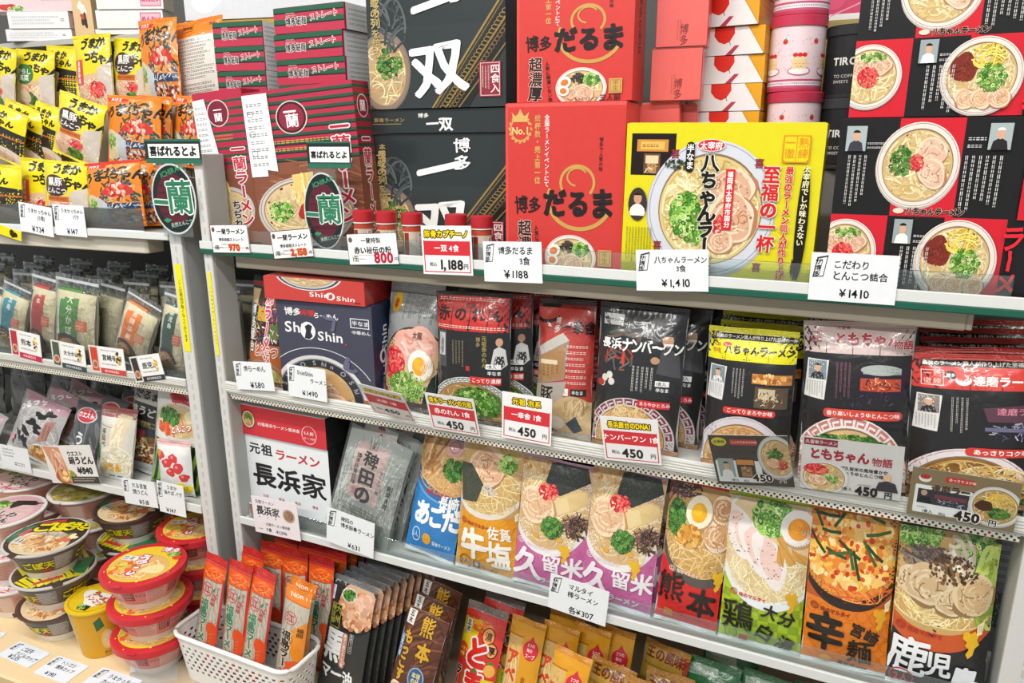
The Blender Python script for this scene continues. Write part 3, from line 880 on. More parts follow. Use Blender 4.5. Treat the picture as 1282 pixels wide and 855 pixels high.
# ================================================================== upper shelf, main rack
BLK = '#1c1b1c'
def ichiran_front():
    a = Art(146, bg='#b32a44', seed=4)
    for i in range(9):
        y = 3 + i * 7.4
        a.rect(0, y, 100, y + 2.5, '#24523c'); a.rect(0, y + 2.5, 100, y + 3.6, '#201a1c')
    a.rect(0, 66, 100, 146, '#86503a')
    a.strands(50, 100, 60, 45, 60, ['#7c4630', '#94604a', '#a87358'], 1.2, 50, .2, 5, ang=10)
    a.ell(44, 26, 14.5, 15, '#d8c9c4'); a.ell(44, 26, 13.5, 14, '#3a1a20'); a.ell(44, 26, 11.5, 12, '#8f2238')
    a.t('一', 37, 21, 12, '#f2eeee', b=.04); a.t('蘭', 38, 29, 13, '#f2eeee', b=.03)
    a.fine(24, 45, 80, 50, 1, '#cfae5a', t=.6); a.fine(24, 52, 80, 57, 1, '#cfae5a', t=.6)
    a.bowl(46, 112, 44, 32, rim='#cfc6be', line='#5c4a44', soup='#d9bd92', nood=['#e8d2a0', '#d8bc86'], n=60, band=.9)
    a.pork(76, 112, 14, 12, 20); a.green(24, 112, 12, 10, 90, 1.9)
    a.poly([(38, 78), (58, 76), (56, 112), (42, 112)], '#e6c877'); a.strands(48, 94, 9.5, 19, 60, ['#ecd080', '#d9b45e', '#f5e3a6'], .9, 26, .15, 6, ang=90)
    a.blob(48, 113, 8, 7, '#b3271d', .2)
    a.t('一蘭ラーメン', 86, 30, 17, '#c02038', v=1, b=.03, o='#f4efee', ow=.07, sp=.92)
    a.rect(0, 2, 16, 78, '#eceeed', 0); a.poly([(0, 78), (16, 72), (26, 74), (24, 2), (0, 2)], '#eceeed'); a.fine(3, 8, 21, 70, 9, '#6e6e70')
    for y in (20, 38, 56): a.ring(6, y, 3, 3, .5, '#555')
    return a
def ichiran_side():
    a = Art(480, bg='#a9243c', seed=6)
    for i in range(14):
        y = 10 + i * 24; a.rect(0, y, 100, y + 9, '#24523c')
    a.rect(0, 215, 100, 480, '#86503a')
    a.ell(50, 70, 34, 34, '#d8c9c4'); a.ell(50, 70, 30, 30, '#8f2238'); a.t('蘭', 50, 70, 36, '#fff', mid=1)
    a.t('一蘭ラーメン', 50, 140, 52, '#c02038', v=1, b=.03, o='#f4efee', ow=.07)
    return a
def ichiran_slim():
    a = Art(300, bg='#b32a44', seed=8)
    for i in range(9):
        y = 18 + i * 15; a.rect(0, y, 100, y + 5, '#24523c')
    a.rect(0, 150, 100, 300, '#86503a')
    a.ell(48, 42, 22, 26, '#d8c9c4'); a.ell(48, 42, 20, 24, '#7b2034'); a.t('一', 48, 36, 18, '#fff', mid=1); a.t('蘭', 48, 50, 18, '#fff', mid=1)
    a.fine(20, 82, 74, 96, 2, '#cfae5a')
    a.bowl(44, 232, 50, 46, rim='#cfc6be', soup='#d9bd92', n=40); a.green(22, 222, 14, 16, 60, 3)
    a.strands(40, 190, 11, 34, 40, ['#ecd080', '#d9b45e', '#f5e3a6'], 2, 50, .1, 5, ang=90)
    a.t('一蘭ラーメン', 78, 100, 28, '#c02038', v=1, b=.03, o='#f4efee', ow=.07, sp=1.0)
    a.t('ちぢれ麺', 60, 214, 19, '#2a2220', v=1, b=.03, o='#f1ece4', ow=.06)
    a.poly([(0, 14), (24, 12), (40, 128), (30, 140), (0, 144)], '#eceeed'); a.fine(3, 24, 26, 128, 10, '#6e6e70')
    return a
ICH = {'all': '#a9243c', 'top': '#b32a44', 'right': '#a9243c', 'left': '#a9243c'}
M, W, H = put((240, 117, 300, 111, 330, 312, 268, 305), S1, .056, name='ichiran slim')
carton('ramen_box', 'slim red and green striped noodle box with a white paper strip, beside the steel post', 'ramen box', M, W, H, .045, ichiran_slim(), cols=ICH, group='striped noodle boxes standing at the front')
M, W, H = put((300, 112, 441, 106, 462, 324, 331, 318), S1, .050, name='ichiran')
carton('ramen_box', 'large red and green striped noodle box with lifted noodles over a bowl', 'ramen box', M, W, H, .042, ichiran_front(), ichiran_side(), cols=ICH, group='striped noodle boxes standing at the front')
def ich_flat():
    a = Art(27, bg='#b8304a', seed=5)
    a.rect(0, 0, 100, 5, '#1f5a40'); a.rect(0, 5, 100, 6.5, '#171a1a'); a.rect(0, 12, 100, 17, '#1f5a40'); a.rect(0, 17, 100, 18.5, '#171a1a')
    a.fine(18, 5, 34, 10, 2, '#d8d0cc')
    a.t('博多細麺', 17, 15, 9.5, '#2a2224', b=.03, o='#e6dedb', ow=.06, w=.08, sx=.8)
    a.t('ストレート', 52, 12.5, 8, '#a3203a', b=.03, o='#efe6e4', ow=.07, w=.1, r=-5)
    return a
def white_side():
    a = Art(22, bg='#e4e6e6', seed=9); a.fine(8, 3, 90, 19, 4, '#77797c'); a.rect(0, 0, 3, 22, '#b8304a'); return a
fa, wa = ich_flat(), white_side()
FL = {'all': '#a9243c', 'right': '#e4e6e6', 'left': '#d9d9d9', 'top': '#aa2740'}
W, Hb, Dp = .148, .0395, .15
base = P(384, 110, .105); zt = P(384, 9, .105)[2]
n = 6; z = zt - Hb * n
g = G(); g.box(-.068, .0, S1 + .0006, .078, .17, z - .0004, '#c2a27a', .002)
o = g.build('cardboard_riser', CARD, None, Matrix.Translation((base[0], .112, 0)) ); tag(o, 'brown cardboard riser under the stacked striped boxes', 'riser')
h = G(); h.box(-.067, .001, z - .0006, .077, .169, z - .0001, '#d2b48c', .0002); h.build('riser_top', CARD, o)
nm = ['bottom', 'second from the bottom', 'third from the bottom', 'third from the top', 'second from the top', 'topmost']
cy = [.004, -.003, .002, .0, -.002, .003]
for i in range(n):
    M = Matrix.Translation((base[0] + cy[i] + .004, .112, z + i * (Hb + .0008))) @ Matrix.Rotation(math.radians(-3 + cy[i] * 300), 4, 'Z')
    c = carton('ramen_box', f'red and green striped box lying flat, right-hand stack, {nm[i]}', 'ramen box', M, W, Hb, Dp, fa, wa, cols=FL, group='striped noodle boxes stacked flat, right stack')
b2 = P(298, 110, .125); zt2 = P(298, 27, .125)[2]
for i in range(4):
    M = Matrix.Translation((b2[0] + .010, .125, zt2 - Hb * (4 - i) - .0008 * (3 - i))) @ Matrix.Rotation(math.radians(8 + cy[i] * 300), 4, 'Z')
    carton('ramen_box', f'red and green striped box lying flat, left-hand stack, {["bottom", "second from the bottom", "second from the top", "topmost"][i]}', 'ramen box', M, .100, Hb, .09, fa, wa, cols=FL, group='striped noodle boxes stacked flat, left stack')
g = G(); zz = zt2 - Hb * 4 - .0032; g.box(-.040, 0, S1 + .0006, .040, .08, zz, '#c2a27a', .002)
o = g.build('cardboard_riser', CARD, None, Matrix.Translation((b2[0] + .012, .130, 0)) @ Matrix.Rotation(math.radians(14), 4, 'Z')); tag(o, 'narrow cardboard riser under the left stack of striped boxes', 'riser')
h = G(); h.box(-.039, .001, zz - .0006, .039, .079, zz - .0001, '#d2b48c', .0002); h.build('riser_top', CARD, o)

# ---------------- black gift boxes with white brush characters
def isso_front():
    a = Art(104, bg='#2b3233', seed=11)
    a.rect(0, 44, 100, 104, '#2f3737')
    a.bowl(12, 76, 20, 30, rim='#8b7a6a', line='#5a4f48', soup='#b99d78', n=50, out='#3c3b38'); a.green(16, 70, 9, 12, 60, 2, dark=1)
    a.strands(16, 45, 14, 26, 22, ['#3d4546', '#4a5354', '#596162'], 1.6, 26, 1.2, 7, ang=-80)
    a.poly([(100, 30), (100, 62), (74, 104), (54, 104)], '#1d2020')
    for off, t, c in ((0, 1.4, '#9a7f43'), (3, .6, '#8a713d'), (12, 1.2, '#9a7f43'), (15, .5, '#8a713d'), (24, .9, '#8a713d')):
        a.line([(100, 24 + off * 1.5), (48 + off * .8, 104)], c, t)
    for i in range(26):
        f = i / 25; x = 100 - f * 44; y = 38 + f * 66
        a.ring(x, y, 2.6, 2.0, .6, '#94793f', 0, 300, 12)
        a.ring(x + 5, y + 3, 1.8, 1.8, .5, '#7d6636', 0, 360, 10)
    a.t('本場博多で、', 8, 8, 5.6, '#b8a36a', v=1, w=.05, b=.02); a.t('長蛇の列を誇る', 14, 12, 6.2, '#c0aa70', v=1, w=.05, b=.02) if False else a.t('長蛇の列を誇る', 7, 14, 7.4, '#bda76d', v=1, w=.08, b=.02)
    a.t('博多', 68, 3, 13, '#f1f1ee', v=1, b=.03, w=.09, sp=1.1)
    a.t('一', 34, 34, 34, '#f3f3f0', b=.045, w=.12, r=-12)
    a.t('双', 32, 76, 42, '#f3f3f0', b=.035, w=.1, r=-3)
    a.rect(82, 72, 97, 97, '#8d2b38'); a.frame(82.8, 72.8, 96.2, 96.2, '#d9b9b5', .5); a.t('四食入', 93, 74, 6.8, '#f0e6e4', v=1); a.fine(83.5, 75, 89.5, 95, 3, '#e4cfcc', v=1)
    return a
def isso_lid():
    a = Art(20, bg='#2a3132', seed=13)
    a.t('豚骨ラーメン', 3, 8.5, 4, '#a98f5a'); a.line([(2, 12), (24, 12)], '#a98f5a', .5)
    a.t('博多', 37, 5, 4.2, '#efefec', b=.02, w=.05); a.t('一双', 43, 12.5, 11.5, '#f3f3f0', b=.035, w=.09, sx=.85)
    a.rect(0, 0, 100, .6, '#3b4343'); return a
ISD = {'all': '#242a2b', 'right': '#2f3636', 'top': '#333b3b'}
isf = isso_front()
M, W, H = put((469, 168, 634, 168, 640, 318, 470, 304), S1, .094, level=True, name='isso low')
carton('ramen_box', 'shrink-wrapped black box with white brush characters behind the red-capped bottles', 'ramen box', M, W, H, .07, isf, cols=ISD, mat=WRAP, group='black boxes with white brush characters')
z1 = topz(M, W, H)
M, W, H1 = put((464, 133, 634, 133, 634, 168, 464, 166), z1, .090, level=True, name='isso lid')
H1 = .034
carton('ramen_box', 'black box lying flat between the two upright black boxes', 'ramen box', M, W, H1, .17, isso_lid(), cols=ISD, mat=WRAP, group='black boxes with white brush characters')
M, W, H = put((462, -52, 640, -46, 634, 130, 464, 128), z1 + H1 + .002, .086, level=True, name='isso top')
carton('ramen_box', 'shrink-wrapped black box with white brush characters, topmost of the black stack', 'ramen box', M, W, H, .07, isf, cols=ISD, mat=WRAP, group='black boxes with white brush characters')

# ---------------- red boxes
def daruma():
    a = Art(122, bg='#cc3a34', seed=17)
    a.rect(0, 0, 100, 2.5, '#e0564f'); a.rect(0, 0, 2.2, 122, '#dd4a44')
    a.ring(13, 18, 9, 9, 1.2, '#c9a25a', 20, 340); a.bits(13, 18, 10.5, 10.5, 20, .1, ['#c9a25a'])
    for k in range(16):
        t = math.radians(k * 22.5); a.ell(13 + 9.5 * math.cos(t), 18 + 9.5 * math.sin(t), 1.5, .8, '#c9a25a', rot=k * 22.5 + 60, n=8)
    a.poly([(7, 13), (5.5, 6), (9.5, 9.5), (13, 4), (16.5, 9.5), (20.5, 6), (19, 13)], '#d2ad62')
    a.t('No.1', 13, 19, 7.2, '#e8c97e', b=.03, mid=1)
    a.t('総杯数・売上第一位', 28, 8, 5.2, '#cfa55c', v=1, b=.03, sp=1.06); a.t('全国ラーメンイベントにて', 36, 8, 4.3, '#f4e6e2', v=1, b=.02)
    a.t('博多で人気の味', 81, 24, 3.4, '#3b1a18', v=1)
    a.ring(64, 68, 28, 23, 3, '#c49a50', 20, 200); a.ring(62, 56, 15, 13, 2.2, '#c49a50', 150, 400); a.ring(62, 52, 9, 7, 1.4, '#c49a50', 100, 330)
    a.t('博多', 8, 73, 13, '#241a18', b=.03, w=.09, sx=.9)
    a.t('だるま', 33, 71, 21, '#201716', b=.05, w=.09, sx=.95)
    a.t('超濃厚', 17, 84, 12.5, '#241a18', v=1, b=.035, w=.06, o='#e8b9ac', ow=.04)
    a.t('人気に間違いない味わい', 27, 88, 3.8, '#241a18', v=1, b=.02, w=.05, r=-6)
    a.bowl(57, 111, 22, 17, rim='#e6ddd2', line='#9b8a80', soup='#d3b184', n=50, out='#a8261f')
    a.pork(59, 115, 9, 7, 10); a.pork(48, 115, 6, 5); a.bits(55, 103, 7, 4, 60, 1.4, ['#22201e', '#3a3430', '#4c443c'], 'leaf'); a.green(66, 104, 7, 5, 60, 1.3)
    a.egg(43, 106, 5.6, 4.6, -20, yolk='#e2702a'); a.egg(42, 113, 5, 4.2, 10, yolk='#e2702a')
    a.rect(81, 104, 92, 116, '#c9a25a'); a.frame(82, 105, 91, 115, '#a6803c', .6); a.t('半生', 86.5, 105, 4.6, '#9a7434', v=1)
    a.t('とんこつスープ', 52, 120, 2.8, '#241a18'); a.t('三人前', 73, 119.5, 6, '#241a18', b=.02)
    return a
def daruma_side():
    a = Art(330, bg='#dd4741', seed=18); a.t('博多の秘伝', 50, 95, 26, '#3b1a18', v=1, b=.02, w=.08); return a
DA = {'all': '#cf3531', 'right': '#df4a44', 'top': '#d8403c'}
df = daruma()
M, W, H = put((622, 128, 775, 130, 776, 340, 635, 328), S1, .022, yaw=2, level=True, name='daruma low')
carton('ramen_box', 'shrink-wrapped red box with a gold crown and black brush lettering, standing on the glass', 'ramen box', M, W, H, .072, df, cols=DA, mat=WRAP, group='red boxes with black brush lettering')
zz = topz(M, W, H)
M, W, H = put((645, -64, 797, -62, 790, 128, 648, 126), zz, .035, yaw=2, level=True, name='daruma top')
carton('ramen_box', 'shrink-wrapped red box with black brush lettering, stacked on another of its kind', 'ramen box', M, W, H, .06, df, daruma_side(), cols=DA, mat=WRAP, group='red boxes with black brush lettering')
g = G()
for i, (q, yy, lab) in enumerate((((800, 128, 850, 128, 852, 340, 802, 338), .098, 'nearer'), ((832, 132, 872, 132, 874, 340, 834, 338), .119, 'farther'))):
    M, W, H = put(q, S1, yy, yaw=2, name='red side')
    c = carton('ramen_box', f'plain red film-wrapped box filed behind the red crowned box, {lab} of the two', 'ramen box', M, W, H, .018, None, cols={'all': '#e0605a', 'top': '#e88a82'}, mat=WRAP, group='film-wrapped red boxes filed behind')
    zs = topz(M, W, H)
    Mp = M; 
sa = Art(80, bg='#e2655f', seed=3); sa.t('博多', 55, 46, 16, '#7d2a28', v=1, b=.02, w=.06); sa.fine(40, 40, 50, 72, 2, '#8d3a36', v=1); sa.frame(0, 0, 100, 80, '#8a2a28', 1.2)
zb = P(846, 126, .09)[2]
zb = max(zb, zs)
for i, l in enumerate(('bottom', 'second from the bottom', 'topmost')):
    b = P(846 + i * 7, 100, .09)
    M = Matrix.Translation((b[0] - .003 * i, .09, zb + i * .066)) @ Matrix.Rotation(math.radians(5), 4, 'Z')
    carton('ramen_box', f'small film-wrapped red box left of the heart-print stack, {l}', 'ramen box', M, .066, .065, .032, sa, cols={'all': '#df5f59', 'right': '#d84a44', 'top': '#e88a82'}, mat=WRAP, group='small film-wrapped red boxes')

# ---------------- heart-print sweet boxes, tins
def heart_front():
    a = Art(33, bg='#ece8ea', seed=21)
    a.poly([(78, 0), (100, 33), (100, 0)], '#e3a21c'); a.poly([(0, 0), (0, 33), (10, 0)], '#e9b24a')
    a.line([(78, 0), (100, 33)], '#b9862a', .8)
    a.poly([(34, -2), (60, -2), (61, 8), (55, 17), (48, 20), (40, 17), (34, 10)], '#dd2d20'); a.line([(54, 16), (56, 21)], '#5a1a14', .8)
    a.poly([(50, 33), (62, 22), (68, 22), (58, 33)], '#b23a52')
    return a
hf = heart_front(); hs = Art(26, bg='#dba124', seed=2); hs.line([(0, 6), (100, 12)], '#b98216', 1.2); hs.line([(0, 20), (100, 16)], '#c48d1c', .8)
b0 = P(902, 150, .135)
Hh = .0345
zt = P(905, 0, .13)[2]
k = int((zt + .04 - S1) / (Hh + .001)) + 1
for i in range(k):
    M = Matrix.Translation((b0[0] + .001 * math.sin(i * 2.1), .142 + .003 * math.cos(i * 1.7), S1 + .0004 + i * (Hh + .001))) @ Matrix.Rotation(math.radians(-4 + 3 * math.sin(i * 1.3)), 4, 'Z')
    carton('sweet_box', f'white and orange gift box with a red heart, number {i + 1} up its tall stack', 'sweet box', M, .100, Hh, .10, hf, hs, cols={'all': '#dfa42a', 'front': '#ece8ea', 'right': '#d99c20', 'top': '#ece0c8'}, mat=GLOSS, group='heart-print boxes in the tall stack', flap=False)
def tin(name, label, x, y, z, r, h, bodyc, capc, art, group, cat):
    M = Matrix.Translation((x, y, z)) @ Matrix.Rotation(math.radians(20), 4, 'Z')
    g = G(); g.lathe([(0, .0005), (r - .001, .0005), (r, .0), (r, .003), (r - .0006, .004), (r - .0006, h * .86), (r - .0006, h * .86)], ['#999', '#999', capc, capc, bodyc, bodyc], 56)
    def fs(X, Z): th = -PI / 2 + X / r; return np.stack([(r - .0006) * np.cos(th), (r - .0006) * np.sin(th), .004 + Z], 1)
    if art: g.art(art, 2 * PI * r * .998, fs, maxedge=.005, eps=.0002)
    o = g.build(name, GLOSS, None, M); tag(o, label, cat, group)
    l = G(); l.lathe([(r - .0006, h * .86), (r + .0012, h * .86), (r + .0014, h * .985), (r + .0004, h), (r * .95, h - .0008), (0, h - .0008)], capc, 56); l.build('tin_lid', GLOSS, o)
    return o
def pinktin():
    a = Art(32, bg='#ecd3da', seed=25)
    a.bits(50, 14, 52, 12, 160, .35, ['#d98aa0', '#c0a0b8', '#e6b04a'])
    a.rect(0, 27, 100, 28.3, '#c65a80'); a.rect(0, 28.3, 100, 30.6, '#f3eaec'); a.fine(0, 28.7, 100, 30.2, 1, '#4a4a4e', t=.6); a.rect(0, 30.6, 100, 32, '#c65a80')
    for x in (12, 30, 48, 66, 84):
        a.ell(x, 22.5, 6.5, 2.6, '#f4eef0'); a.ring(x, 22.5, 6.5, 2.6, .6, '#c85a7c'); a.rect(x - 4, 14.5, x + 4, 21.5, '#e9cf9c'); a.rect(x - 4, 14.5, x + 4, 16, '#f6efe6'); a.line([(x - 4, 18.5), (x + 4, 18.5)], '#d9a05a', .6)
        for d in (-2.6, 0, 2.6): a.ell(x + d, 13.6, 1.4, 1.2, '#d2302e')
        a.ell(x + 9, 6, 1.5, 1.4, '#d2302e'); a.ell(x + 9, 4.8, .8, .4, '#4a9a3a')
    return a
pt = pinktin(); r = .0345; h = .092
pb = P(978, 152, .14); ztop = P(990, -2, .14)[2]
kz = [S1 + .0005 + i * (h + .0005) for i in range(4)]
z0t = P(978, 116, .14)[2] - h        # a lid seam sits here
off = (z0t - S1) % h
g = G(); g.box(-.026, -.026, S1 + .0006, .026, .026, S1 + off, '#b9a48a', .002); o = g.build('cardboard_riser', CARD, None, Matrix.Translation((pb[0] + .010, .172, 0))); tag(o, 'small cardboard block under the pink tins', 'riser')
h_ = G(); h_.box(-.025, -.025, S1 + off - .0005, .025, .025, S1 + off - .0001, '#c9b49a', .0002); h_.build('riser_top', CARD, o)
for i, l in enumerate(('lowest', 'second from the bottom', 'third from the bottom', 'topmost')):
    tin('gift_tin', f'pink tin with strawberry cakes and red lid, {l} of its stack', pb[0] + .010 + .002 * math.sin(i * 2), .172, S1 + off + .0003 + i * (h + .0006), r, h, '#ecd3da', '#c23a54', pt, 'pink cake tins', 'tin')
def blacktin():
    a = Art(30, bg='#232427', seed=27)
    a.t('TIROLIAN', 33, 12, 5.6, '#eceae6', b=.03); a.t('TO COFFEE', 34, 20, 2.4, '#c9c7c2'); a.t('SWEETS', 34, 23, 2.2, '#c9c7c2'); return a
bt = blacktin(); bb = P(1052, 150, .15)
zc = P(1050, 122, .15)[2]
zlow = zc - .089
g = G(); g.box(-.025, -.025, S1 + .0006, .025, .025, zlow, '#8d8a84', .002); o = g.build('cardboard_riser', CARD, None, Matrix.Translation((bb[0] + .008, .19, 0))); tag(o, 'small grey block under the black tins', 'riser')
h_ = G(); h_.box(-.024, -.024, zlow - .0005, .024, .024, zlow - .0001, '#9b9892', .0002); h_.build('riser_top', CARD, o)
for i, l in enumerate(('lower', 'upper')):
    tin('gift_tin', f'black tin with white capital letters, {l} of the two beside the pink tins', bb[0] + .008, .19, zlow + .0003 + i * .0885, .036, .088, '#232427', '#2c2d30' if i else '#3a3b3e', bt, 'black lettered tins', 'tin')
fr = G(); fr.box(-.05, 0, 0, .05, .02, .07, {'all': '#e2e2e0'}, .002); fp = Art(66, bg='#d8446a', seed=4); fp.frame(0, 0, 100, 66, '#efecec', 8); fp.blob(50, 30, 26, 20, '#e4567c'); fp.line([(50, 60), (90, 44)], '#f0a0b4', 2)
b = P(1040, 22, .30); fr.art(fp, .1, at=(0, 0, 0)); 
zr = b[2]
o = fr.build('gift_box', CARD, None, Matrix.Translation((b[0], .30, zr - .004))); tag(o, 'white framed pink box high behind the black tins', 'gift box')
l = G(); l.box(-.048, .001, .0695, .048, .019, .0705, '#e9e9e7', .0003); l.build('top_flap', CARD, o)
g = G(); g.box(-.12, -.005, S1 + .0006, .16, .10, zr - .0046, '#b59f63', .002); o = g.build('cardboard_riser', CARD, None, Matrix.Translation((b[0], .30, 0))); tag(o, 'tall cardboard riser under the white framed pink box', 'riser')
h_ = G(); h_.box(-.119, -.004, zr - .0052, .159, .099, zr - .0047, '#c9b98c', .0002); h_.build('riser_top', CARD, o)

# ---------------- yellow box
def hachi_yellow():
    a = Art(80, bg='#dbd01c', seed=31)
    a.rect(3, 5, 27, 26, '#1f1512'); a.rect(6, 8, 23, 14, '#c98a3a'); a.rect(8, 9, 21, 13, '#e8b45a'); a.fine(9, 9.6, 20, 12.6, 1, '#6a3a1a'); a.rect(10, 15, 19, 25, '#6b4a30'); a.rect(11, 16, 18, 20, '#e0c9a0'); a.rect(12, 20, 17, 25, '#b58a58'); a.bits(15, 22, 5, 3, 16, .8, ['#d8b070', '#fff0c8', '#5a3a24'], 'bar')
    a.bowl(46.5, 42, 33, 34, rim='#cfd2da', line='#8d8fa6', soup='#d9c183', nood=['#ecdba4', '#dcc47e', '#f5eabf', '#c9a85e'], n=230, w=.85, band=.82, L=.9)
    for (x, y, t) in ((27, 15, '喜'), (20, 62, '喜'), (73, 70, '喜'), (70, 19, '喜')): a.t(t, x - 2.5, y, 5, '#8d3038', b=.02)
    a.pork(57, 31, 12, 9.5, 20); a.pork(58, 46, 13, 12, 60); a.pork(53, 58, 7, 6)
    a.green(34, 45, 8, 12, 130, 1.7); a.green(40, 56, 5, 5, 30, 1.5); a.red(51, 49, 4, 5, 30, .8)
    a.bits(28, 20, 6, 3, 30, 1, ['#22301a', '#3a4a26'], 'leaf')
    a.ell(8, 41, 5.2, 8.6, '#39322e'); a.ell(8, 46, 4.4, 5.2, '#ece8e2', 180, 360); a.rect(4, 43, 12, 47, '#e9e5df'); a.ell(8, 38, 2.2, 2.9, '#c9977a'); a.ell(8, 36.4, 2.2, 1.4, '#241a16', 180, 360)
    a.fine(2, 53, 17, 74, 9, '#5a5216', v=1)
    a.t('八ちゃんラーメン', 45.5, 14.5, 9.6, '#17120f', v=1, b=.045, o='#f3efdc', ow=.05, w=.07, sp=.86)
    a.ell(45.5, 10.6, 7.2, 3.0, '#f3efe6'); a.ell(45.5, 10.6, 6.8, 2.7, '#d3222a'); a.t('太宰府', 45.5, 10.8, 3.9, '#fff', mid=1, b=.02)
    a.rect(32.8, 9, 37.2, 24, '#1a1512', 2); a.t('半なま', 35, 10, 4.2, '#fff', v=1, b=.02)
    a.rect(54, 22, 58.6, 52, '#d3222a'); a.t('福岡県太宰府市国分', 56.3, 23, 3.1, '#fff', v=1, b=.02)
    a.rect(81, 6, 93, 18, '#dbd01c', 2); a.frame(80.6, 5.6, 93.4, 18.4, '#e08a1c', .6); a.line([(87, 6), (87, 18)], '#e08a1c', .4); a.t('熟練', 90.2, 6.6, 5, '#e08a1c', v=1, b=.02); a.t('一徹', 83.9, 6.6, 5, '#e08a1c', v=1, b=.02)
    a.t('至福の一杯', 76.5, 20, 8.6, '#d01f28', v=1, b=.045, o='#f7f2dc', ow=.05, sp=.98)
    a.t('最強のラーメン職人が作り上げた', 85, 20, 4.05, '#d01f28', v=1, b=.045, o='#f5efcc', ow=.05, sp=.98)
    a.blob(93, 47, 2.8, 28, '#1c1712', .03); a.t('太宰府でしか味わえない', 93, 19.5, 3.5, '#f5f0c0', v=1, b=.02)
    a.strands(91.5, 66, 1.8, 9, 12, ['#1c1712'], .5, 12, .05, 3, ang=90)
    return a
M, W, H = put((783, 157, 1040, 152, 1010, 362, 779, 348), S1, .010, name='yellow')
carton('ramen_box', 'wide yellow noodle box with a full bowl and black and red vertical lettering', 'ramen box', M, W, H, .055, hachi_yellow(), cols={'all': '#d6cb1c', 'top': '#e2d83a', 'right': '#ddd61c'}, mat=GLOSS)

# ---------------- chequered boxes
def cheq():
    a = Art(66, bg='#1d1c1e', seed=37)
    R = '#cf2130'
    a.rect(24.5, 0, 50, 35, R); a.rect(0, 35, 24, 66, R); a.rect(47, 35, 71, 66, R)
    def bw(x, y, r, kind):
        a.bowl(x, y, r, r * .93, rim='#e3dcd2', line='#a06a5a', soup='#d4b27c', nood=['#ecd9a4', '#d6b978', '#f4e7bc'], n=130, w=.55, band=.86)
        if kind == 0:
            a.pork(x + r * .32, y - r * .3, r * .36, r * .3, 10, '#dfb9a0'); a.pork(x + r * .38, y + r * .18, r * .36, r * .3, 40, '#dfb9a0'); a.green(x - r * .4, y - r * .08, r * .27, r * .36, 90, .8, 1); a.red(x - r * .02, y - r * .05, r * .17, r * .2, 40, .5)
        elif kind == 1:
            a.pork(x - r * .3, y - r * .25, r * .36, r * .28, 10); a.pork(x + r * .3, y - r * .3, r * .36, r * .28, -10); a.red(x - r * .02, y + r * .02, r * .34, r * .3, 60, .55); a.green(x + r * .1, y - r * .55, r * .4, r * .14, 40, .7)
        else:
            a.blob(x - r * .45, y - r * .2, r * .34, r * .34, '#7a2c20', .2); a.bits(x - r * .45, y - r * .2, r * .33, r * .33, 80, .7, ['#5a1c14', '#94402a', '#7c2c20'], 'bar')
            for d in (-.4, 0, .42): a.pork(x + r * d + r * .08, y + r * .55, r * .27, r * .24, 10, '#dcb088')
            a.strands(x + r * .1, y - r * .45, r * .45, r * .3, 40, ['#ecd050', '#f4e27c', '#d9b534'], .5, r * .6, 1.2, 6); a.green(x + r * .25, y + r * .05, r * .36, r * .34, 130, .75)
    def logo(x, y, s=1): a.ell(x - 10 * s, y, 2.2 * s, 1 * s, '#e8d8c0'); a.t('八ちゃんラーメン', x - 7 * s, y, 2.9 * s, '#1c1412', b=.05, o='#e8c9b8', ow=.05, w=.05)
    bw(33.2, 16.5, 16.4, 0); logo(38, 33)
    bw(7, 49.5, 13.8, 1); bw(53, 50.5, 16, 2)
    for (x, y) in ((3, 2.5), (59, 2)): a.man(x, y, x + 8.4, y + 9, '#a8b4b4', '#3b3d44' if x < 9 else '#2a2628', '#e9e6e0' if x > 9 else None)
    a.fine(12, 8, 20, 11, 2, '#d8d6d2'); a.fine(51.5, 6, 58.5, 11, 2, '#d8d6d2')
    a.fine(4, 13, 13, 33, 4, '#cfcdc9', v=1); a.fine(50.5, 13, 66, 33, 6, '#cfcdc9', v=1)
    a.man(27, 36, 34.5, 45, '#98a4a4', '#eceae6'); a.fine(35.5, 41, 41, 45, 2, '#d8d6d2'); a.fine(30, 46, 43, 65, 5, '#cfcdc9', v=1)
    a.t('ラーメン', 73.6, 37, 9, '#e02834', v=1, b=.03, w=.1, sp=.9)
    a.rect(74, 0, 100, 35, R); a.rect(73, 35, 73.3, 66, R) if False else None
    bw(88, 17, 11, 0)
    return a
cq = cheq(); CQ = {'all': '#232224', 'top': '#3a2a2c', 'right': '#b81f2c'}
M, W, H = put((1045, 153, 1378, 142, 1345, 381, 1030, 361), S1, .010, level=True, name='cheq low')
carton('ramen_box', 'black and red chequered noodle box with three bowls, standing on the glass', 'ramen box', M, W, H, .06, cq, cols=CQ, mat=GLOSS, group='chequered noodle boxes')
zz = topz(M, W, H)
M, W, H = put((1078, -70, 1414, -84, 1378, 144, 1062, 152), zz, .012, level=True, name='cheq top')
carton('ramen_box', 'black and red chequered noodle box stacked on another, cut by the photo top', 'ramen box', M, W, H, .06, cq, cols=CQ, mat=GLOSS, group='chequered noodle boxes')

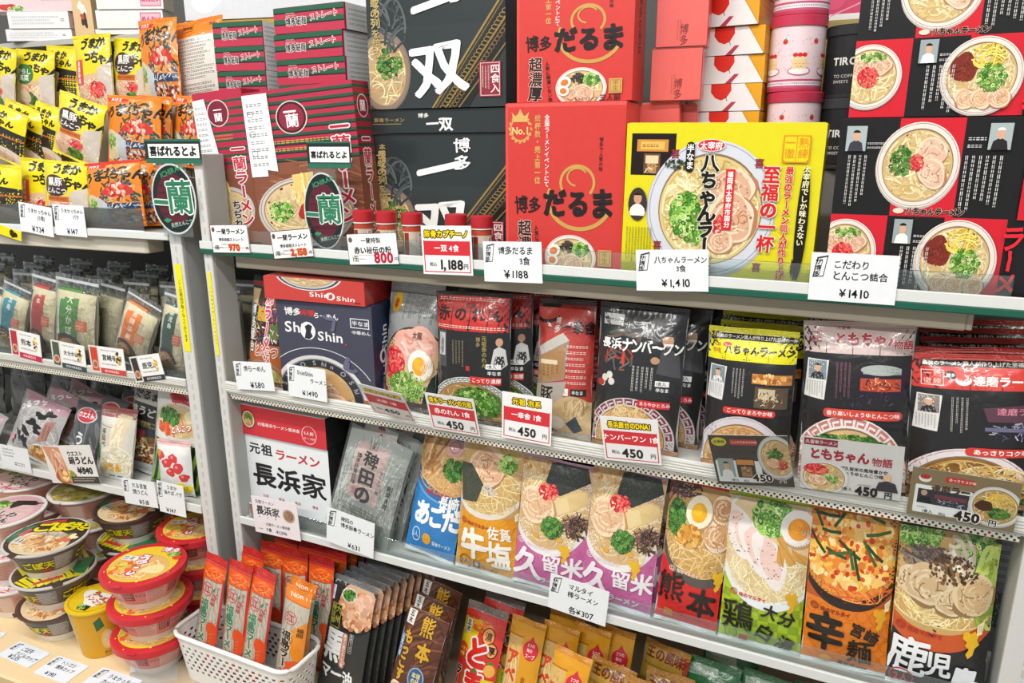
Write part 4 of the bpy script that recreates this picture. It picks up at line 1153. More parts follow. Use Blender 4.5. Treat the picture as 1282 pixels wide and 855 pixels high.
# ---------------- red-capped seasoning bottles
def bottle_art():
    a = Art(46, bg='#c7b9a6', seed=41)
    for x in (2, 52):
        a.rect(x + 15, 2, x + 24, 42, '#e6e2da'); a.t('赤い秘伝の粉', x + 19.5, 3, 6, '#b02028', v=1, b=.02); a.rect(x + 27, 3, x + 40, 42, '#5a6a2a'); a.t('一蘭', x + 33, 6, 10, '#d9b23a', v=1, b=.03); a.rect(x + 42, 2, x + 50, 42, '#8a2a20')
    return a
ba = bottle_art()
def bottle(M, lab):
    r = .0125; h = .062
    g = G(); g.lathe([(0, .0), (r - .002, 0), (r, .002), (r, .044), (r - .002, .047)], '#b5452e', 28)
    def fs(X, Z): th = -PI / 2 + X / r; return np.stack([(r + .0001) * np.cos(th), (r + .0001) * np.sin(th), .003 + Z], 1)
    g.art(ba, 2 * PI * r * .998, fs, maxedge=.004, eps=.0002)
    o = g.build('seasoning_bottle', GLOSS, None, M); tag(o, lab, 'seasoning bottle', 'red-capped seasoning bottles')
    c = G(); c.lathe([(r - .002, .046), (r + .001, .046), (r + .001, .0475)], '#e3e0da', 28); c.lathe([(r + .0006, .0475), (r + .0012, .048), (r + .0012, h - .001), (r, h), (r * .8, h + .0002), (0, h + .0002)], '#b3242c', 28)
    c.build('screw_cap', PLASTIC, o)
bl = ['leftmost of the five, beside the striped box', 'second of the five from the striped box', 'middle of the five in the row', 'just right of the red-banded price tag', 'last of the five, against the red crowned box']
for (px, py), l in zip(((457, 263), (486, 264), (518, 266), (573, 268), (605, 270)), bl):
    b = P(px, py, .024); M = Matrix.Translation((b[0], .0185, S1 + .0005)) @ Matrix.Rotation(random.uniform(-.4, .3), 4, 'Z'); s = (b[2] - S1) / .062
    bottle(M @ Matrix.Scale(s, 4), 'small seasoning bottle with a red cap, ' + l)

# ---------------- clear fences, signs, price cards
def fence(label, x0, x1, z0, h, M, y=.004, r=.012):
    g = G(); g.box(x0, y, z0, x1, y + .002, z0 + h, '#fff', .0006); o = g.build('clear_fence', ACRYL, None, M); tag(o, label, 'clear fence')
    e = G(); e.box(x0, y - .001, z0, x1, y + .003, z0 + .004, '#eef2f2', .0004); e.build('fence_foot', PLASTIC, o)
fence('long clear fence along the front of the upper glass shelf', XR0 + .004, P(1272, 340, 0)[0], S1 + .0005, .034, Matrix.Identity(4), y=.0015)
def ich_tag(price):
    def mk(h):
        a = Art(h, bg='#f0efed', seed=5); a.frame(0, 0, 100, h, '#5a4038', 1.4)
        a.ell(8, 10, 4.2, 5, '#6b4a3c'); a.t('一蘭ラーメン', 17, 14, 12.5, '#1a1a1a', b=.045); a.t('博多細麺ストレート', 20, 30, 7.4, '#222', b=.04, o='#fff', ow=.02); a.fine(26, 36, 78, 42, 1, '#444')
        a.line([(3, 46), (97, 46)], '#8a6a5a', .8); a.t('1箱', 5, h * .8, 10, '#222', b=.02); a.fine(20, h * .76, 32, h * .84, 1, '#444')
        a.t(price, 45, h * .79, 17.5, '#c3302c', b=.045, o='#f0b24a', ow=.05); a.t('円', 90, h * .83, 7, '#222'); return a
    return mk
card('price_tag', 'ivory price tag with a red 970 under the slim striped box', (263, 280, 308, 282, 315, 318, 266, 316), ich_tag('970'), cat='price tag', mat=GLOSS)
card('price_tag', 'ivory price tag with a red 2,158 under the large striped box', (338, 286, 387, 289, 395, 324, 342, 322), ich_tag('2,158'), mat=GLOSS)
def t800(h):
    a = Art(h, bg='#f1f1ef'); a.frame(0, 0, 100, h, '#3a3a3a', .8); a.ell(7, 10, 4, 4.5, '#6b5a4c')
    a.t('一蘭特製', 48, 12, 10, '#1a1a1a', b=.03, mid=1); a.t('赤い秘伝の粉', 50, 28, 12.5, '#1a1a1a', b=.045, mid=1); a.line([(5, 36), (95, 36)], '#b5885a', .6)
    a.t('1缶', 6, h * .8, 11, '#222'); a.fine(22, h * .77, 36, h * .85, 1, '#555'); a.t('800', 52, h * .77, 23, '#b3203a', b=.045); a.t('円', 92, h * .83, 8, '#333'); return a
card('price_tag', 'white price tag with a dark red 800 in front of the seasoning bottles', (434, 291, 495, 293, 501, 333, 437, 330), t800, mat=GLOSS)
card('price_tag', 'red-banded price tag with outlined yellow heading and 1,188', (526, 281, 590, 284, 592, 347, 531, 341), red_tag('豚骨カプチーノ', '一双 4食', '1,188'), mat=GLOSS)
card('price_tag', 'hand-lettered white card reading 1188 under the red crowned box', (604, 301, 678, 304, 679, 356, 607, 351), hand(['博多だるま', ('3食', 62)], '¥1188'))
card('price_tag', 'hand-lettered white card reading 1,410 under the yellow box', (797, 311, 886, 314, 888, 367, 796, 362), hand(['八ちゃんラーメン', ('3食', 56)], '¥1,410', txt=9.8, psz=15))
card('price_tag', 'hand-lettered white card reading 1410 under the chequered boxes', (1018, 315, 1126, 321, 1121, 385, 1010, 372), hand(['こだわり', 'とんこつ詰合'], '¥1410', txt=11.5, psz=14.5))
def pop(label, qh, qo, M0bay='R', y=.002):
    Mo, Wo, Ho = place(qo, None, y, 0, M0bay); Mh, Wh, Hh = place(qh, None, y, 0, M0bay)
    zb = S1 + .012 if M0bay == 'R' else T1
    root = empty('round_shop_sign', Matrix.Translation((Mo.translation[0], Mo.translation[1], zb)) @ (Matrix.Rotation(LA, 4, 'Z') if M0bay == 'L' else Matrix.Identity(4)))
    tag(root, label, 'shop sign')
    inv = root.matrix_world.inverted()
    co = inv @ Mo.translation; ch = inv @ Mh.translation
    g = G(); g.box(co.x - Wo * .34, .0012, 0, co.x + Wo * .34, .0024, ch.z + Hh * .5, '#fff', .0003); g.build('clear_backing', ACRYL, root)
    a = Art(Ho / Wo * 100, seed=3); h = a.h
    a.ell(50, h / 2, 50, h / 2, '#c9cfcb'); a.ell(50, h / 2, 47, h / 2 - 3.2, '#1d2a28'); a.ell(50, h * .5, 38, h * .36, '#5a2430')
    for k in range(5): a.rect(14 + (k % 2) * 2, h * (.3 + k * .1), 86, h * (.325 + k * .1), '#472028')
    a.t('ICHIRAN', 26, h * .17, 13, '#3f8a64', b=.03, r=-18)
    a.t('一', 5, h * .56, 46, '#2f7a58', b=.05, o='#eef2ee', ow=.045, w=.06); a.t('蘭', 34, h * .47, 62, '#2f7a58', b=.035, o='#eef2ee', ow=.04, w=.05)
    a.poly([(22, h * .8), (30, h * .77), (42, h * .79), (36, h * .82), (30, h * .84)], '#3f8a64'); a.t('天然とんこつ', 38, h * .88, 8.5, '#b9d9c9', r=-12)
    f = G()
    th = np.linspace(0, 2 * PI, 57); 
    for i in range(56):
        p, q = th[i], th[i + 1]
        A = (co.x + Wo / 2 * math.cos(p), co.z + Ho / 2 + Ho / 2 * math.sin(p)); B = (co.x + Wo / 2 * math.cos(q), co.z + Ho / 2 + Ho / 2 * math.sin(q))
        f.quads([[(A[0], 0, A[1]), (A[0], .001, A[1]), (B[0], .001, B[1]), (B[0], 0, B[1])]], '#c9cfcb')
        f.tris([[(co.x, 0.0, co.z + Ho / 2), (A[0], 0, A[1]), (B[0], 0, B[1])]], '#c9cfcb')
    f.art(a, Wo, at=(co.x, 0, co.z), eps=.0001)
    f.build('oval_plate', GLOSS, root)
    b = Art(Hh / Wh * 100, bg='#26302e'); hh = b.h; b.rect(0, 0, 100, 3, '#2f6b54'); b.rect(0, hh * .82, 100, hh, '#2f6b54'); b.rect(6, hh * .2, 97, hh * .78, '#eceeea'); b.t('喜ばれるとよ', 8, hh * .5, 14.2, '#161616', b=.05)
    k = G(); k.box(ch.x - Wh / 2, -.0004, ch.z, ch.x + Wh / 2, .0008, ch.z + Hh, '#2b3a34', .0003); k.art(b, Wh, at=(ch.x, -.0004, ch.z), eps=.0001); k.build('heading_plate', GLOSS, root)
pop('round green and black shop sign on clear stand in front of the large striped box', (385, 182, 440, 172, 439, 203, 387, 218), (384, 216, 434, 216, 434, 312, 384, 312))
# ================================================================== middle shelf, main rack
SEAL = '#c9ccce'
def hakata_bag():
    a = Art(135, bg='#3a302c', seed=51)
    a.rect(0, 0, 100, 14, '#2a5a3c'); a.rect(0, 8, 100, 12, '#a8293e')
    for k in range(9):
        c = ['#d2b48a', '#4a3a30', '#b5432e', '#2a6a8a', '#d9a832', '#7a3a5a', '#e8dcc4', '#2a2a2c', '#5a7a3a'][k]; a.rect(4 + (k % 3) * 30, 16 + (k // 3) * 20, 30 + (k % 3) * 30, 34 + (k // 3) * 20, c)
    a.bits(50, 60, 50, 30, 160, 3, ['#d9c29a', '#3a2c26', '#b5432e', '#2a6a8a', '#d9a832', '#efe6d6'], 'bar')
    a.rect(0, 82, 100, 135, '#b5642e'); a.bowl(50, 132, 62, 30, rim='#a8764a', soup='#d2bd72', n=60, out='#6a3a20'); a.bits(52, 122, 34, 13, 160, 3, ['#dfe08a', '#c9d26a', '#eef0b8', '#9ab04a'], 'leaf')
    a.t('焼ラーメン', 62, 12, 21, '#d9486a', v=1, b=.04, o='#efe0dc', ow=.08, w=.12, sp=.95)
    a.t('博多屋台', 22, 34, 15, '#f0ece6', v=1, b=.03, o='#2a2422', ow=.06)
    a.t('とんこつ', 30, 90, 15, '#c0503a', b=.03, o='#efe6dc', ow=.08, w=.1)
    return a
Mq = put((316, 338, 350, 356, 352, 492, 298, 468), S2, .03, 8, name='hakata bag')
bag('ramen_bag', 'narrow dark pouch with pink brush lettering at the left end of the middle shelf', 'ramen bag', *Mq, hakata_bag(), T=.03, body='#3a302c', top='#2f3a34', bot='#6a3a24', seed=3)

def shin_front(red=False):
    if red:
        a = Art(37, bg='#c4403a', seed=53)
        a.ell(46, -8, 34, 27, '#d9d6d2'); a.ell(46, -8, 32, 25.5, '#3a4252'); a.ring(46, -8, 29.5, 23.5, 2.2, '#c9c9c6')
        a.ell(46, -8, 27, 21, '#c2a67e'); a.strands(44, -4, 25, 15, 130, ['#c9ac80', '#d9c298', '#b59668', '#e6d3ae'], 1, 34, .7, 8, ang=12)
        a.t('Shin', 46, 24, 11, '#f4ece8', b=.02, w=.05); a.ell(67, 25.5, 4.6, 6, '#f4ece8'); a.poly([(65, 29), (66, 23), (69, 21), (69.4, 26), (68, 30)], '#c4403a'); a.t('Shin', 73, 27.5, 10, '#f4ece8', b=.02, w=.05)
        a.t('博多', 90, 33, 3, '#7a1a18'); return a
    a = Art(118, bg='#454656', seed=54)
    a.t('博多', 9, 13, 9, '#e8e6e6', b=.035, w=.1); a.t('純情', 25, 13, 8.4, '#c23a36', b=.035, w=.1); a.t('らーめん', 40, 15, 7.2, '#e8e6e6', b=.025, w=.09, sx=.9)
    a.t('Shin', 8, 31, 17, '#eceaea', b=.02, w=.05); a.ell(33, 34, 8, 10.5, '#eceaea'); a.poly([(29, 43), (31, 34), (30, 29), (34, 26), (38, 28), (36, 35), (38, 40), (34, 44)], '#2f3040'); a.t('Shin', 43, 38, 15, '#eceaea', b=.02, w=.05)
    a.frame(78, 14, 97, 25, '#e6e4e4', .9); a.t('半なま', 79.5, 19.5, 5.8, '#e6e4e4', b=.015); a.t('中華めん', 79, 30, 4.8, '#e6e4e4')
    a.ring(42, 115, 62, 62, .8, '#d9d9dc', 180, 330); a.bits(42, 100, 60, 60, 1, .1, ['#777'])
    a.ell(42, 116, 51, 54, '#d6d4d2'); a.ell(42, 116, 47, 50, '#34353d'); a.ring(42, 116, 47, 50, 1.4, '#8a8a90')
    for i, (t, an) in enumerate((('S', 200), ('hi', 215), ('n', 228), ('O', 246), ('S', 264), ('hi', 278), ('n', 290), ('O', 308), ('S', 324), ('hi', 338))):
        r = math.radians(an); a.t(t, 42 + 42 * math.cos(r), 116 + 45 * math.sin(r), 7.5, '#a9a9ae', mid=1, r=an + 90)
    a.ell(42, 116, 37, 40, '#c9a878'); a.strands(42, 112, 36, 36, 100, ['#d6b886', '#c2a070', '#e4cda0'], 1, 26, 1.2, 8)
    a.green(28, 88, 14, 11, 170, 2, 1); a.pork(55, 104, 18, 14, 40); a.pork(60, 122, 20, 16, 20); a.poly([(50, 86), (58, 82), (78, 108), (70, 112)], '#caa06a')
    a.bits(85, 26, 4, 4, 1, .1, ['#777']); a.ell(73, 45, 1, 1.4, '#c23a36')
    a.strands(78, 64, 12, 12, 3, ['#62637a'], 4, 22, 1.2, 8, ang=120); a.strands(56, 20, 7, 12, 2, ['#62637a'], 3.5, 22, 1.4, 8, ang=90)
    a.rect(88, 108, 100, 118, '#a86a3e'); return a
def shin_side():
    a = Art(260, bg='#26304e', seed=55); a.t('Shin Shin', 60, 200, 38, '#e6e6ea', r=-90, b=.02); a.ell(50, 130, 18, 18, '#e6e6ea'); a.blob(50, 130, 8, 12, '#26304e'); return a
NAVY = {'all': '#2b3350', 'top': '#3a425e', 'right': '#26304e'}
M, W, H = put((343, 372, 457, 387, 474, 502, 353, 500), S2, .016, yaw=2, level=True, name='shin navy')
carton('ramen_box', 'navy noodle box with white handwriting-style name and a bowl, under a red box', 'ramen box', M, W, H, .055, shin_front(), shin_side(), cols=NAVY, mat=GLOSS)
zz = topz(M, W, H)
M, W, H = put((327, 338, 452, 354, 458, 386, 331, 370), zz, .010, yaw=3, level=True, name='shin red')
H = min(H, S1 - .036 - zz - .004)
rs_ = Art(34, bg='#b53230', seed=4); rs_.t('博多', 60, 22, 12, '#5e1614', w=.08)
carton('ramen_box', 'red noodle box with a cropped bowl of noodles lying on the navy box', 'ramen box', M, W, H, .12, shin_front(True), rs_, cols={'all': '#bf3c36', 'top': '#cf5a52', 'right': '#b53230'}, mat=WRAP)
for i, (y, l) in enumerate(((.085, 'nearer'), (.15, 'farther'))):
    M, W, H = put((372 + i * 30, 378, 492 + i * 24, 384, 504 + i * 22, 470, 384 + i * 20, 470), S2, y, yaw=2, level=True, name='shin behind')
    carton('ramen_box', f'navy noodle box filed behind the one with the bowl, {l} of the two', 'ramen box', M, W, min(H, .2), .055, None, shin_side(), cols=NAVY, mat=GLOSS, group='navy boxes filed behind')

def tairyu():
    a = Art(135, bg='#9a9a98', seed=57)
    a.rect(0, 0, 100, 135, '#8f9190'); a.ell(18, 24, 10, 10, '#d9a91c'); a.ell(18, 25, 4, 5, '#b5481c')
    for i in range(6): a.line([(34 + i * 9, 4), (36 + i * 9, 40 - i * 2)], '#6a6b6c', 1.2)
    a.fine(34, 4, 90, 44, 6, '#5c5d5e', v=1)
    a.ell(60, 92, 62, 46, '#3a3430'); a.ell(60, 90, 58, 42, '#d6b48a')
    a.blob(62, 66, 36, 22, '#e2a898', .12); a.strands(62, 66, 32, 18, 40, ['#e9b9a8', '#cf8f80', '#f0cabc', '#d6a090'], 3, 26, .6, 6, ang=15)
    a.red(26, 86, 22, 18, 90, 2.2); a.egg(74, 84, 20, 16, 5)
    a.green(52, 108, 34, 16, 220, 2.8); a.poly([(92, 96), (100, 90), (100, 130), (78, 124)], '#22302e')
    a.rect(0, 124, 100, 135, '#34302e'); a.ring(60, 92, 60, 43, 2, '#c8554a', 20, 160)
    a.t('大龍', 58, 54, 8, '#5a3a34', b=.02); return a
Mt = put((487, 355, 548, 348, 541, 520, 467, 502), S2, .022, 9, name='tairyu')
tr = bag('ramen_bag', 'silvery pouch with a fried egg and greens bowl photo, beside the navy box', 'ramen bag', *Mt, tairyu(), T=.035, body='#8f9190', top='#a8aaa9', bot='#4a4542', seed=7, s1=.09, amp=.002)

def akanoren():
    a = Art(163, bg='#222224', seed=59)
    a.poly([(2, 3), (98, 3), (97, 46), (0, 46)], '#c0302a')
    for x in (24.5, 49, 73): a.line([(x + 1, 18), (x - .5, 46)], '#1d1715', 1.3)
    a.fine(6, 6, 94, 11, 1, '#e4c9be', t=.7); a.fine(3, 39, 96, 44, 1, '#e4c9be', t=.7)
    for i, c in enumerate('赤のれん'): a.t(c, 5 + i * 23.5, 26, 17, '#1c1614', b=.04, w=.1)
    a.t('元祖', 43, 15.5, 6, '#1c1614', b=.02); a.rect(4, 47, 18, 92, '#4a4a4c'); a.rect(6, 50, 16, 78, '#b9bcbc'); a.blob(11, 66, 3, 10, '#7a7c7c')
    a.fine(26, 58, 44, 92, 4, '#8f8466', v=1); a.t('博多', 62, 52, 6, '#a8905a', v=1); a.t('元祖赤のれん', 70, 50, 6.5, '#a8905a', v=1, b=.02)
    a.rect(46, 88, 51, 94, '#b5302a'); a.ell(88, 57, 4, 5, '#c79878'); a.poly([(78, 86), (82, 66), (88, 62), (95, 66), (97, 84), (90, 90)], '#c9c9c6'); a.poly([(81, 86), (84, 74), (93, 74), (94, 84), (90, 89)], '#2a2a2e')
    a.rect(72, 84, 90, 90, '#e8e8e6'); a.t('1食入', 73, 87, 5, '#222'); a.t('半なま', 74, 95, 5.4, '#f0f0ee', b=.02)
    a.bowl(48, 148, 58, 46, rim='#d9dcd6', line='#2a5a5a', soup='#a8804e', nood=['#b58c54', '#caa468', '#95703e', '#d9bd84'], n=120, w=1.2, band=.88)
    for k in range(28): a.ring(48 + 54 * math.cos(math.radians(180 + k * 6.6)), 148 + 43 * math.sin(math.radians(180 + k * 6.6)), 2.6, 2.2, .8, '#2f5560', 0, 300, 10)
    a.green(58, 134, 33, 20, 420, 2.4, 1); a.green(58, 134, 30, 17, 160, 2.0)
    a.rect(52, 100, 90, 109, '#c8342e'); a.t('こってり濃厚', 54, 104.5, 6, '#f4e8e4', b=.02); return a
aka = akanoren()
Mk = put((541, 367, 635, 368, 636, 540, 541, 524), S2, .016, 5, name='aka')
o = bag('ramen_bag', 'black pouch with a red shop-curtain heading and scallion bowl, front of its row', 'ramen bag', *Mk, aka, T=.032, body='#222224', top='#26261f', bot='#4a443e', seed=9, s1=.03, s0=.04)
Mk2 = Mk[0]
for i in range(3):
    copy_tree(o, shift(Mk2, .022 + .016 * i, .036 * (i + 1), 0, 1.5 * (i - .5)), f'black pouch with red shop-curtain heading, {["nearest", "middle", "last"][i]} of three behind the front one', 'black pouches with a red shop-curtain heading')
o['group'] = 'black pouches with a red shop-curtain heading'

def ikkousha():
    a = Art(195, bg='#b4423a', seed=61)
    a.poly([(0, 0), (100, 0), (100, 195), (0, 195)], '#b03a34'); a.rect(0, 0, 40, 12, '#2a2624')
    a.ring(18, 20, 26, 14, 5, '#1d1614', 20, 150); a.t('博多', 40, 24, 11, '#d9d0c4', v=1, b=.02, w=.08); a.t('一幸舎', 46, 38, 20, '#1c1513', b=.04, w=.12, sx=.95)
    a.poly([(4, 68), (50, 46), (62, 56), (56, 110), (2, 120)], '#8f8478'); a.poly([(4, 68), (50, 46), (62, 56), (10, 80)], '#bdb8ae'); a.poly([(8, 80), (56, 62), (54, 108), (6, 116)], '#a37a4e'); a.fine(14, 84, 48, 108, 4, '#5c4430', v=1); a.rect(10, 84, 44, 90, '#d9c9a8')
    a.fine(58, 60, 96, 118, 7, '#e6c9bc'); a.rect(46, 122, 64, 132, '#e4ddd6'); a.t('1食入', 47, 127, 5.4, '#222'); a.rect(68, 122, 92, 132, '#2a2422'); a.t('半なま', 70, 127, 6, '#eee')
    a.poly([(0, 120), (60, 112), (44, 195), (0, 195)], '#a39c90'); a.t('豚骨', 24, 120, 26, '#221c1a', v=1, b=.03, w=.12)
    a.ell(70, 176, 44, 44, '#c2a57c'); a.poly([(54, 150), (66, 138), (100, 140), (100, 176), (62, 168)], '#cdb388'); a.strands(76, 154, 26, 18, 40, ['#b99a68', '#d9c49a', '#a8875a'], 1.6, 26, .4, 5, ang=-60); a.poly([(58, 172), (76, 160), (86, 180), (70, 186)], '#3f4a50'); a.green(20, 186, 20, 10, 60, 3, 1); a.ell(40, 172, 16, 10, '#c9bfae')
    return a
Mi = put((667, 372, 747, 378, 731, 552, 668, 536), S2, .020, 10, name='ikkousha')
o = bag('ramen_bag', 'red pouch with a shopfront photo and black brush name, leaning in the middle shelf', 'ramen bag', *Mi, ikkousha(), T=.036, body='#b03a34', top='#3a2a26', bot='#8f877a', seed=12, amp=.002, s1=.04)
for i in range(2):
    copy_tree(o, shift(Mi[0], .004 * (i + 1), .042 * (i + 1), 0, 1.0 * i), f'red pouch with a shopfront photo filed behind its twin, {["nearer", "farther"][i]} of the two', 'red shopfront pouches')
o['group'] = 'red shopfront pouches'

def numberone():
    a = Art(168, bg='#27282a', seed=63)
    a.rect(6, 12, 30, 24, '#d9dad6'); a.t('長浜ナンバーワン', 7.5, 18, 3.6, '#1c1c1c', b=.03, r=2); a.fine(12, 4, 24, 7, 1, '#c9c9c6')
    a.strands(30, 36, 22, 8, 12, ['#4d5a50', '#5a4a44', '#66564a'], 3, 26, .2, 5, ang=5)
    a.ell(82, 36, 6, 7, '#b98e70'); a.poly([(72, 72), (76, 48), (84, 42), (95, 52), (98, 76)], '#4a4a4e'); a.ell(82, 31, 6.4, 4, '#2a2a2e', 180, 360); a.ell(70, 58, 5, 4, '#b98e70')
    a.strands(28, 60, 18, 14, 20, ['#5a5a5a', '#8a4a34', '#6a6a6a', '#a83a28'], 2, 14, .5, 5); a.blob(34, 60, 2, 8, '#c8402e')
    for (x, y) in ((13, 84), (19, 80), (22, 87), (10, 90)): a.ell(x, y, 4, 4, '#d6cfc4')
    a.ell(8, 90, 5, 4, '#a83226'); a.fine(44, 66, 70, 98, 5, '#c9c7c0', v=1); a.rect(72, 80, 87, 86, '#e8e8e6'); a.t('1食入', 72.6, 83, 4.8, '#222'); a.t('半なま', 73, 90, 4.8, '#f0f0ee', b=.02)
    a.bowl(45, 150, 50, 47, rim='#d6cdca', soup='#d9b078', nood=['#e2bd80', '#d2a564', '#efd3a0', '#c49452'], n=170, w=1.1, pat='#7a3350', band=.80)
    a.blob(44, 142, 14, 7, '#d9482e', .2); a.bits(44, 142, 14, 6, 60, 1.4, ['#e8603a', '#c23420', '#f08a4a'], 'bar'); a.green(24, 142, 7, 4, 60, 1.6, 1)
    a.strands(44, 122, 22, 12, 50, ['#e6c48a', '#f0d8a4', '#d9b070'], 1.2, 20, 2.2, 8)
    a.t('長浜', 7, 44, 12, '#e8e8e4', b=.03, w=.1); a.t('ナンバーワン', 31, 44, 16, '#e8e8e4', b=.03, w=.14, sx=.78, sp=.9)
    a.rect(54, 103, 89, 111, '#cf2f36'); a.t('まろやかとろみ', 56, 107, 4.8, '#f4e8e4', b=.02); return a
Mn = put((748, 379, 860, 389, 845, 578, 735, 553), S2, .016, 6, name='number one')
o = bag('ramen_bag', 'black pouch with white brush katakana and a patterned-rim bowl, front of its row', 'ramen bag', *Mn, numberone(), T=.036, body='#27282a', top='#333436', bot='#8a6a48', seed=14, s1=.03, amp=.0018)
for i in range(3):
    copy_tree(o, shift(Mn[0], .020 + .014 * i, .040 * (i + 1), 0, 1.2 * (i + 1)), f'black pouch with white brush katakana filed behind its twin, {["nearest", "middle", "last"][i]} of the three', 'black pouches with white brush katakana')
o['group'] = 'black pouches with white brush katakana'

def chefbag(kind):
    """three pouches of one series: coloured heading, cook portrait, shop at night, big bowl"""
    hd = {'y': '#dfd816', 'p': '#c9b4ae', 'r': '#cf3a30'}[kind]
    a = Art(165, bg='#222123', seed={'y': 65, 'p': 66, 'r': 67}[kind])
    hy = 36 if kind != 'p' else 30
    a.rect(0, 0, 100, hy, hd)
    for x in (22, 46, 70): a.line([(x, hy - 10), (x, hy)], '#2a1a18' if kind != 'y' else '#9a8a10', .7)
    if kind != 'p':
        a.rect(8, 7, 100, 13.5, '#221c1c'); a.t('最強のラーメン職人が作り上げた至福の一杯', 9, 10.2, 4.5, '#efece0', b=.03)
    if kind == 'y':
        a.t('一熟', 6, 20, 5, '#c9701c', b=.02); a.t('徹練', 6, 26, 5, '#c9701c', b=.02); a.ell(23, 19, 5, 2.6, '#c9302a'); a.t('八ちゃんラーメン', 20, 24, 10.4, '#1b1712', b=.05, w=.09, sx=.94)
    elif kind == 'p':
        a.t('一熟', 6, 11, 6, '#a83a44', b=.02); a.t('徹練', 6, 18, 6, '#a83a44', b=.02); a.t('久留米', 31, 6, 4, '#8d2030', b=.02); a.t('ともちゃん', 29, 16, 12.4, '#b3283c', b=.05, o='#e9dcd6', ow=.05, w=.08, sx=.94); a.t('物語', 81, 20, 9, '#b3283c', b=.03, o='#e9dcd6', ow=.04)
    else:
        a.frame(8, 17, 26, 33, '#f0c4b8', .8); a.t('熟', 17.5, 21, 6.6, '#f0c4b8'); a.t('一', 10, 21, 6.6, '#f0c4b8'); a.t('練', 17.5, 28.5, 6.6, '#f0c4b8'); a.t('徹', 10, 28.5, 6.6, '#f0c4b8')
        a.ell(31, 22, 4.4, 4.4, '#1c1614'); a.t('博多', 27.6, 22, 3.6, '#fff'); a.ell(41, 27, 6, 5, '#f4e6e0'); a.ell(41, 25, 5, 3, '#cf3a30'); a.t('達磨ラーメン', 48, 27, 10.5, '#f6ece8', b=.04, sx=.9)
    y0 = hy + 6
    a.poly([(5, y0), (25, y0 + 1), (22, y0 + 40), (2, y0 + 38)], '#dcdad6'); a.man(6, y0 + 1.5, 23, y0 + 20, '#7a8a90' if kind != 'r' else '#8a8078', '#e4e2de' if kind == 'y' else '#2c2c32', '#e4e2de' if kind == 'r' else None); a.fine(4, y0 + 22, 21, y0 + 38, 7, '#555', v=1)
    a.fine(31, y0 + 2, 46, y0 + 40, 4, '#bdbab4' if kind != 'p' else '#8d5a6a', v=1)
    if kind == 'y':
        a.rect(54, y0 + 6, 97, y0 + 17, '#c9843a'); a.bits(75, y0 + 11, 20, 5, 40, 2.5, ['#e8b060', '#a8602a', '#f0cc90']); a.rect(58, y0 + 20, 94, y0 + 44, '#5a4a3a'); a.rect(62, y0 + 22, 80, y0 + 34, '#c9b898'); a.bits(74, y0 + 34, 16, 9, 60, 1.6, ['#d9b078', '#8a6a48', '#3a2c24', '#e6d2a8'], 'bar')
    elif kind == 'p':
        a.rect(52, y0 + 4, 96, y0 + 34, '#241a2c'); a.rect(56, y0 + 6, 90, y0 + 12, '#8d9a94'); a.ell(72, y0 + 8, 18, 5, '#a8b0aa'); a.rect(54, y0 + 16, 90, y0 + 28, '#b5482e'); a.bits(72, y0 + 22, 18, 6, 50, 2, ['#d9603a', '#8a3020', '#e8a878', '#3a2430'], 'bar'); a.bits(60, y0 + 38, 24, 8, 30, 1.6, ['#5a4a6a', '#3a3048'], 'bar')
    else:
        a.poly([(56, y0 + 12), (100, y0 + 6), (100, y0 + 26), (60, y0 + 26)], '#5a3a48'); a.t('達磨ラー', 66, y0 + 15, 8, '#d9889a', b=.02); a.bits(80, y0 + 36, 20, 10, 50, 2.2, ['#4a4a68', '#8888a8', '#2a2a3c', '#b8a8b0'], 'bar'); a.rect(58, y0 + 32, 98, y0 + 36, '#6a6a84')
    cy = 142 if kind != 'p' else 132
    if kind == 'y':
        a.bowl(46, cy + 8, 52, 52, rim='#d2ccd2', line='#a88aa0', soup='#d9ac78', nood=['#e2b882', '#d2a066', '#efcf9c', '#c48c50'], n=200, w=1.1, band=.84); a.pork(74, cy - 6, 24, 16, 15, '#d99a86'); a.rect(24, 88, 82, 96, '#cf3a30', 3.5); a.t('こってりまろやか味', 28, 92, 5.7, '#f6ece8', b=.02)
    elif kind == 'p':
        a.bowl(46, cy + 14, 52, 56, rim='#e9e4e0', soup='#d6b888', n=40, pat='#c47a70', band=.80); a.green(46, cy - 8, 40, 15, 300, 3.4, 1); a.pork(24, cy + 6, 18, 13, 0, '#e6bda6'); a.pork(46, cy - 8, 12, 11, 30, '#b5825e'); a.pork(74, cy + 4, 24, 18, 10, '#d6a08a'); a.pork(38, cy + 18, 22, 14, 0, '#e0b49c'); a.pork(76, cy + 24, 20, 14, 10); a.rect(22, 83, 92, 92, '#cf4438', 4); a.t('香り高いしょうゆとんこつ味', 25, 87.5, 5, '#f6ece8', b=.02, r=0)
    else:
        a.bowl(46, cy + 10, 54, 54, rim='#e4dcdc', line='#b06a70', soup='#8a6430', nood=['#d9ac62', '#e8c888', '#b8863e', '#f0dca8'], n=120, w=1.4, band=.86); a.strands(66, cy - 6, 32, 22, 120, ['#e6c074', '#f0d69a', '#cf9f50', '#f6e6bc'], 1.3, 40, 1.8, 9); a.strands(18, cy + 2, 24, 20, 80, ['#5a3a20', '#75502c', '#3f2818', '#8a6030'], 1.8, 16, 1.2, 6); a.green(64, cy + 20, 36, 12, 200, 2.6, 1); a.rect(44, 96, 96, 105, '#cf3a30', 4); a.t('あっさりコク味', 50, 100.5, 6, '#f6ece8', b=.03)
    return a
cb = {k: chefbag(k) for k in 'ypr'}
Mh = put((885, 414, 1001, 414, 985, 603, 874, 578), S2, .014, 5, name='hachi bag')
